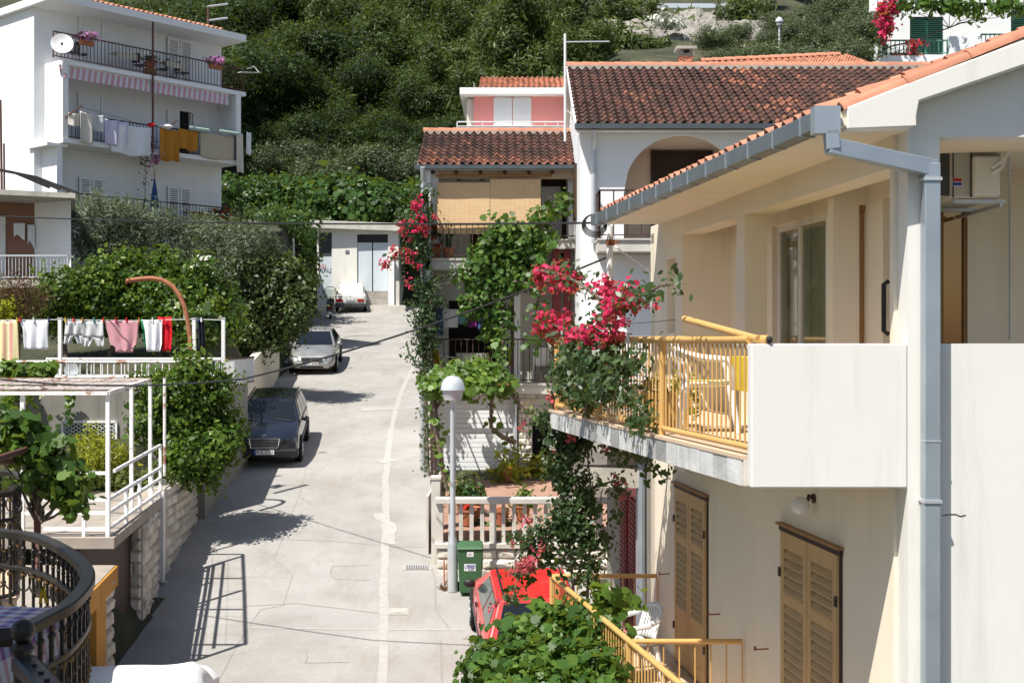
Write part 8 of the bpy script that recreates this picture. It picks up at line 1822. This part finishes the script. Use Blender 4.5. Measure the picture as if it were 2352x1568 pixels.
for nm_, lab, m, a in (('hanging_shirt', 'white shirt drying in the shade of the vine house terrace', 'clothwhite', (1016, 1052, 710, 752)), ('hanging_trousers', 'dark blue trousers drying left of the white terrace shirt', 'clothblue', (1000, 1018, 708, 770)), ('hanging_shorts', 'teal shorts drying right of the white terrace shirt', 'clothteal', (1052, 1074, 711, 745)), ('hanging_cloth', 'dark purple cloth drying beside the teal shorts', 'clothpurple', (1075, 1095, 711, 752)), ('hanging_towel', 'blue towel half hidden behind the grapevine', 'clothblue', (1098, 1135, 712, 758))):
    cloth(nm_, lab, lambda u, v, a=a: (PX(a[0]+(a[1]-a[0])*u, 31.75), 31.75+.03*math.sin(u*8+v*2), PZ(a[2]+(a[3]-a[2])*v, 31.75)), m, 'laundry', 'washing on the vine house terrace', 8, 8)
# bougainvillea standard on the big white house and plants there
pbase = HB(ht(330, .9), .9, Z1); ptop = HB(ht(336, .6), .6, Z2-.35)
climber('bougainvillea', 'small bougainvillea on a thin stem below the middle white balcony', 'climbing plant', [[pbase, pbase.lerp(ptop, .6), ptop], [ptop, ptop+Vector((-.5, -.2, .35))], [ptop, ptop+Vector((.3, -.3, .7))]], 130, .10, LM['boug'], OVAL, .1, pbase, [([(tuple(ptop+Vector((.45, -.2, .1))), (.3, .2, .25)), (tuple(ptop+Vector((.3, -.3, .6))), (.15, .1, .15))], 160, .09, 'lilac')], .02)
climber('ivy', 'ivy creeping up the right corner of the white house', 'climbing plant', [[HB(LF-.1, .0, Z1), HB(LF-.1, -.05, Z1+1.2), HB(LF-.1, -.05, Z1+2)]], 160, .12, LM['fig'], OVAL, .12, HB(LF-.1, 0, Z1))
t = thing('geranium', 'red geranium pots at the right end of the ground terrace', 'plant', HB(ht(500, .5), .5, Z1)); mb = MB(HB); tt = ht(505, .4); mb.lathe((tt, .4, Z1), [(.12, 0), (.17, .3), (.15, .3)], 12); mb.build('pot', MATS['claypot'], t)
pt, nm, vr = crown_points([(tuple(HB(tt, .4, Z1+.6)), (.45, .4, .35))], 400, .1, 8); leaves('leaves', pt, nm, .1, LM['boug'], t, OVAL); pt, nm, vr = crown_points([(tuple(HB(tt, .3, Z1+.75)), (.45, .3, .25))], 80, .05, 5); leaves('blossoms', pt, nm, .1, LM['redf'], t, ROUND)
t = thing('flower_pot', 'terracotta pot with a small plant between the tables of the top balcony', 'plant', HB(ht(346, .3), .3, Z3+.04)); mb = MB(HB); tt = ht(345, .3); mb.lathe((tt, .3, Z3+.34), [(.15, 0), (.22, .26), (.2, .26)], 12); mb.build('pot', MATS['claypot'], t); mb = MB(HB); mb.box(tt-.2, .15, Z3+.04, tt+.2, .5, Z3+.34); mb.build('stand', MATS['wood'], t)
pt, nm, vr = crown_points([(tuple(HB(tt, .3, Z3+.7)), (.3, .25, .18))], 160, .08, 6); leaves('leaves', pt, nm, .09, LM['boug'], t, OVAL)
# upper right house greenery
climber('bougainvillea', 'crimson bougainvillea climbing the corner of the hillside house', 'climbing plant', [[P(2018, 135, 45.9), P(2020, 90, 45.8), P(2030, 40, 45.8), P(2070, 8, 45.8)]], 260, .13, LM['boug'], OVAL, .2, P(2018, 135, 45.9), [(bb(45.7, [(2030, 20, 18), (2035, 45, 18), (2032, 70, 14), (2025, 90, 8), (2055, 22, 10), (2045, 58, 10)], 1.), 520, .13, 'magenta')], .04)
b = [(tuple(P(px, py, 46)), (.55, .5, .25)) for px, py in ((2060, 10), (2100, 14), (2140, 10), (2180, 14), (2220, 16), (2260, 20), (2300, 16), (2340, 20), (2380, 16))]; tree('trellis_vine', 'vine foliage running along the trellis of the hillside house', 'vine', P(2020, 100, 46.2), b, 1500, .2, LM['grape'], OVAL, .2, 10, .03)
t = thing('balcony_flowers', 'pink flowers in pots on the green railed terrace', 'plant', P(2100, 126, 46.2)); pt, nm, vr = crown_points([(tuple(P(2075, 115, 46.1)), (.9, .2, .25))], 240, .1, 8); leaves('leaves', pt, nm, .13, LM['olive'], t, LANCE); pt, nm, vr = crown_points(bb(46, [(2092, 100, 6), (2120, 98, 5), (2095, 115, 7)]), 90, .1, 6); leaves('blossoms', pt, nm, .11, LM['magenta'], t, ROUND)
mb = MB(); mb.box(PX(2050, 46), 46.08, PZ(127, 46), PX(2125, 46), 46.28, PZ(121, 46)); mb.build('trough', MATS['claypot'], t)
# ---- cables
def cable(label, pts, sag, r=.014, seg=14):
    t = thing('overhead_cable', label, 'cable', pts[0]); mb = MB(); out = []
    for i in range(len(pts)-1):
        a, b = Vector(pts[i]), Vector(pts[i+1])
        for k in range(seg+1): u = k/seg; out.append(a.lerp(b, u)-Vector((0, 0, 4*sag*u*(1-u))))
    mb.tube(out, r, 6); mb.build('cable', MATS['wire'], t, smooth=True)
cable('black overhead cable crossing from the left house to the zinc gutter corner', [P(-60, 493, 30), P(1368, 512, 17.5)], .09)
cable('black overhead cable sagging across the street in front of the silver car', [P(-40, 866, 21), P(560, 870, 19), P(1392, 592, 17.6)], .12)
cable('thin clothes line stretched from the pole to the cream wall', [P(1402, 745, 17.5), P(1560, 733, 16.8)], .01, .004, 4)
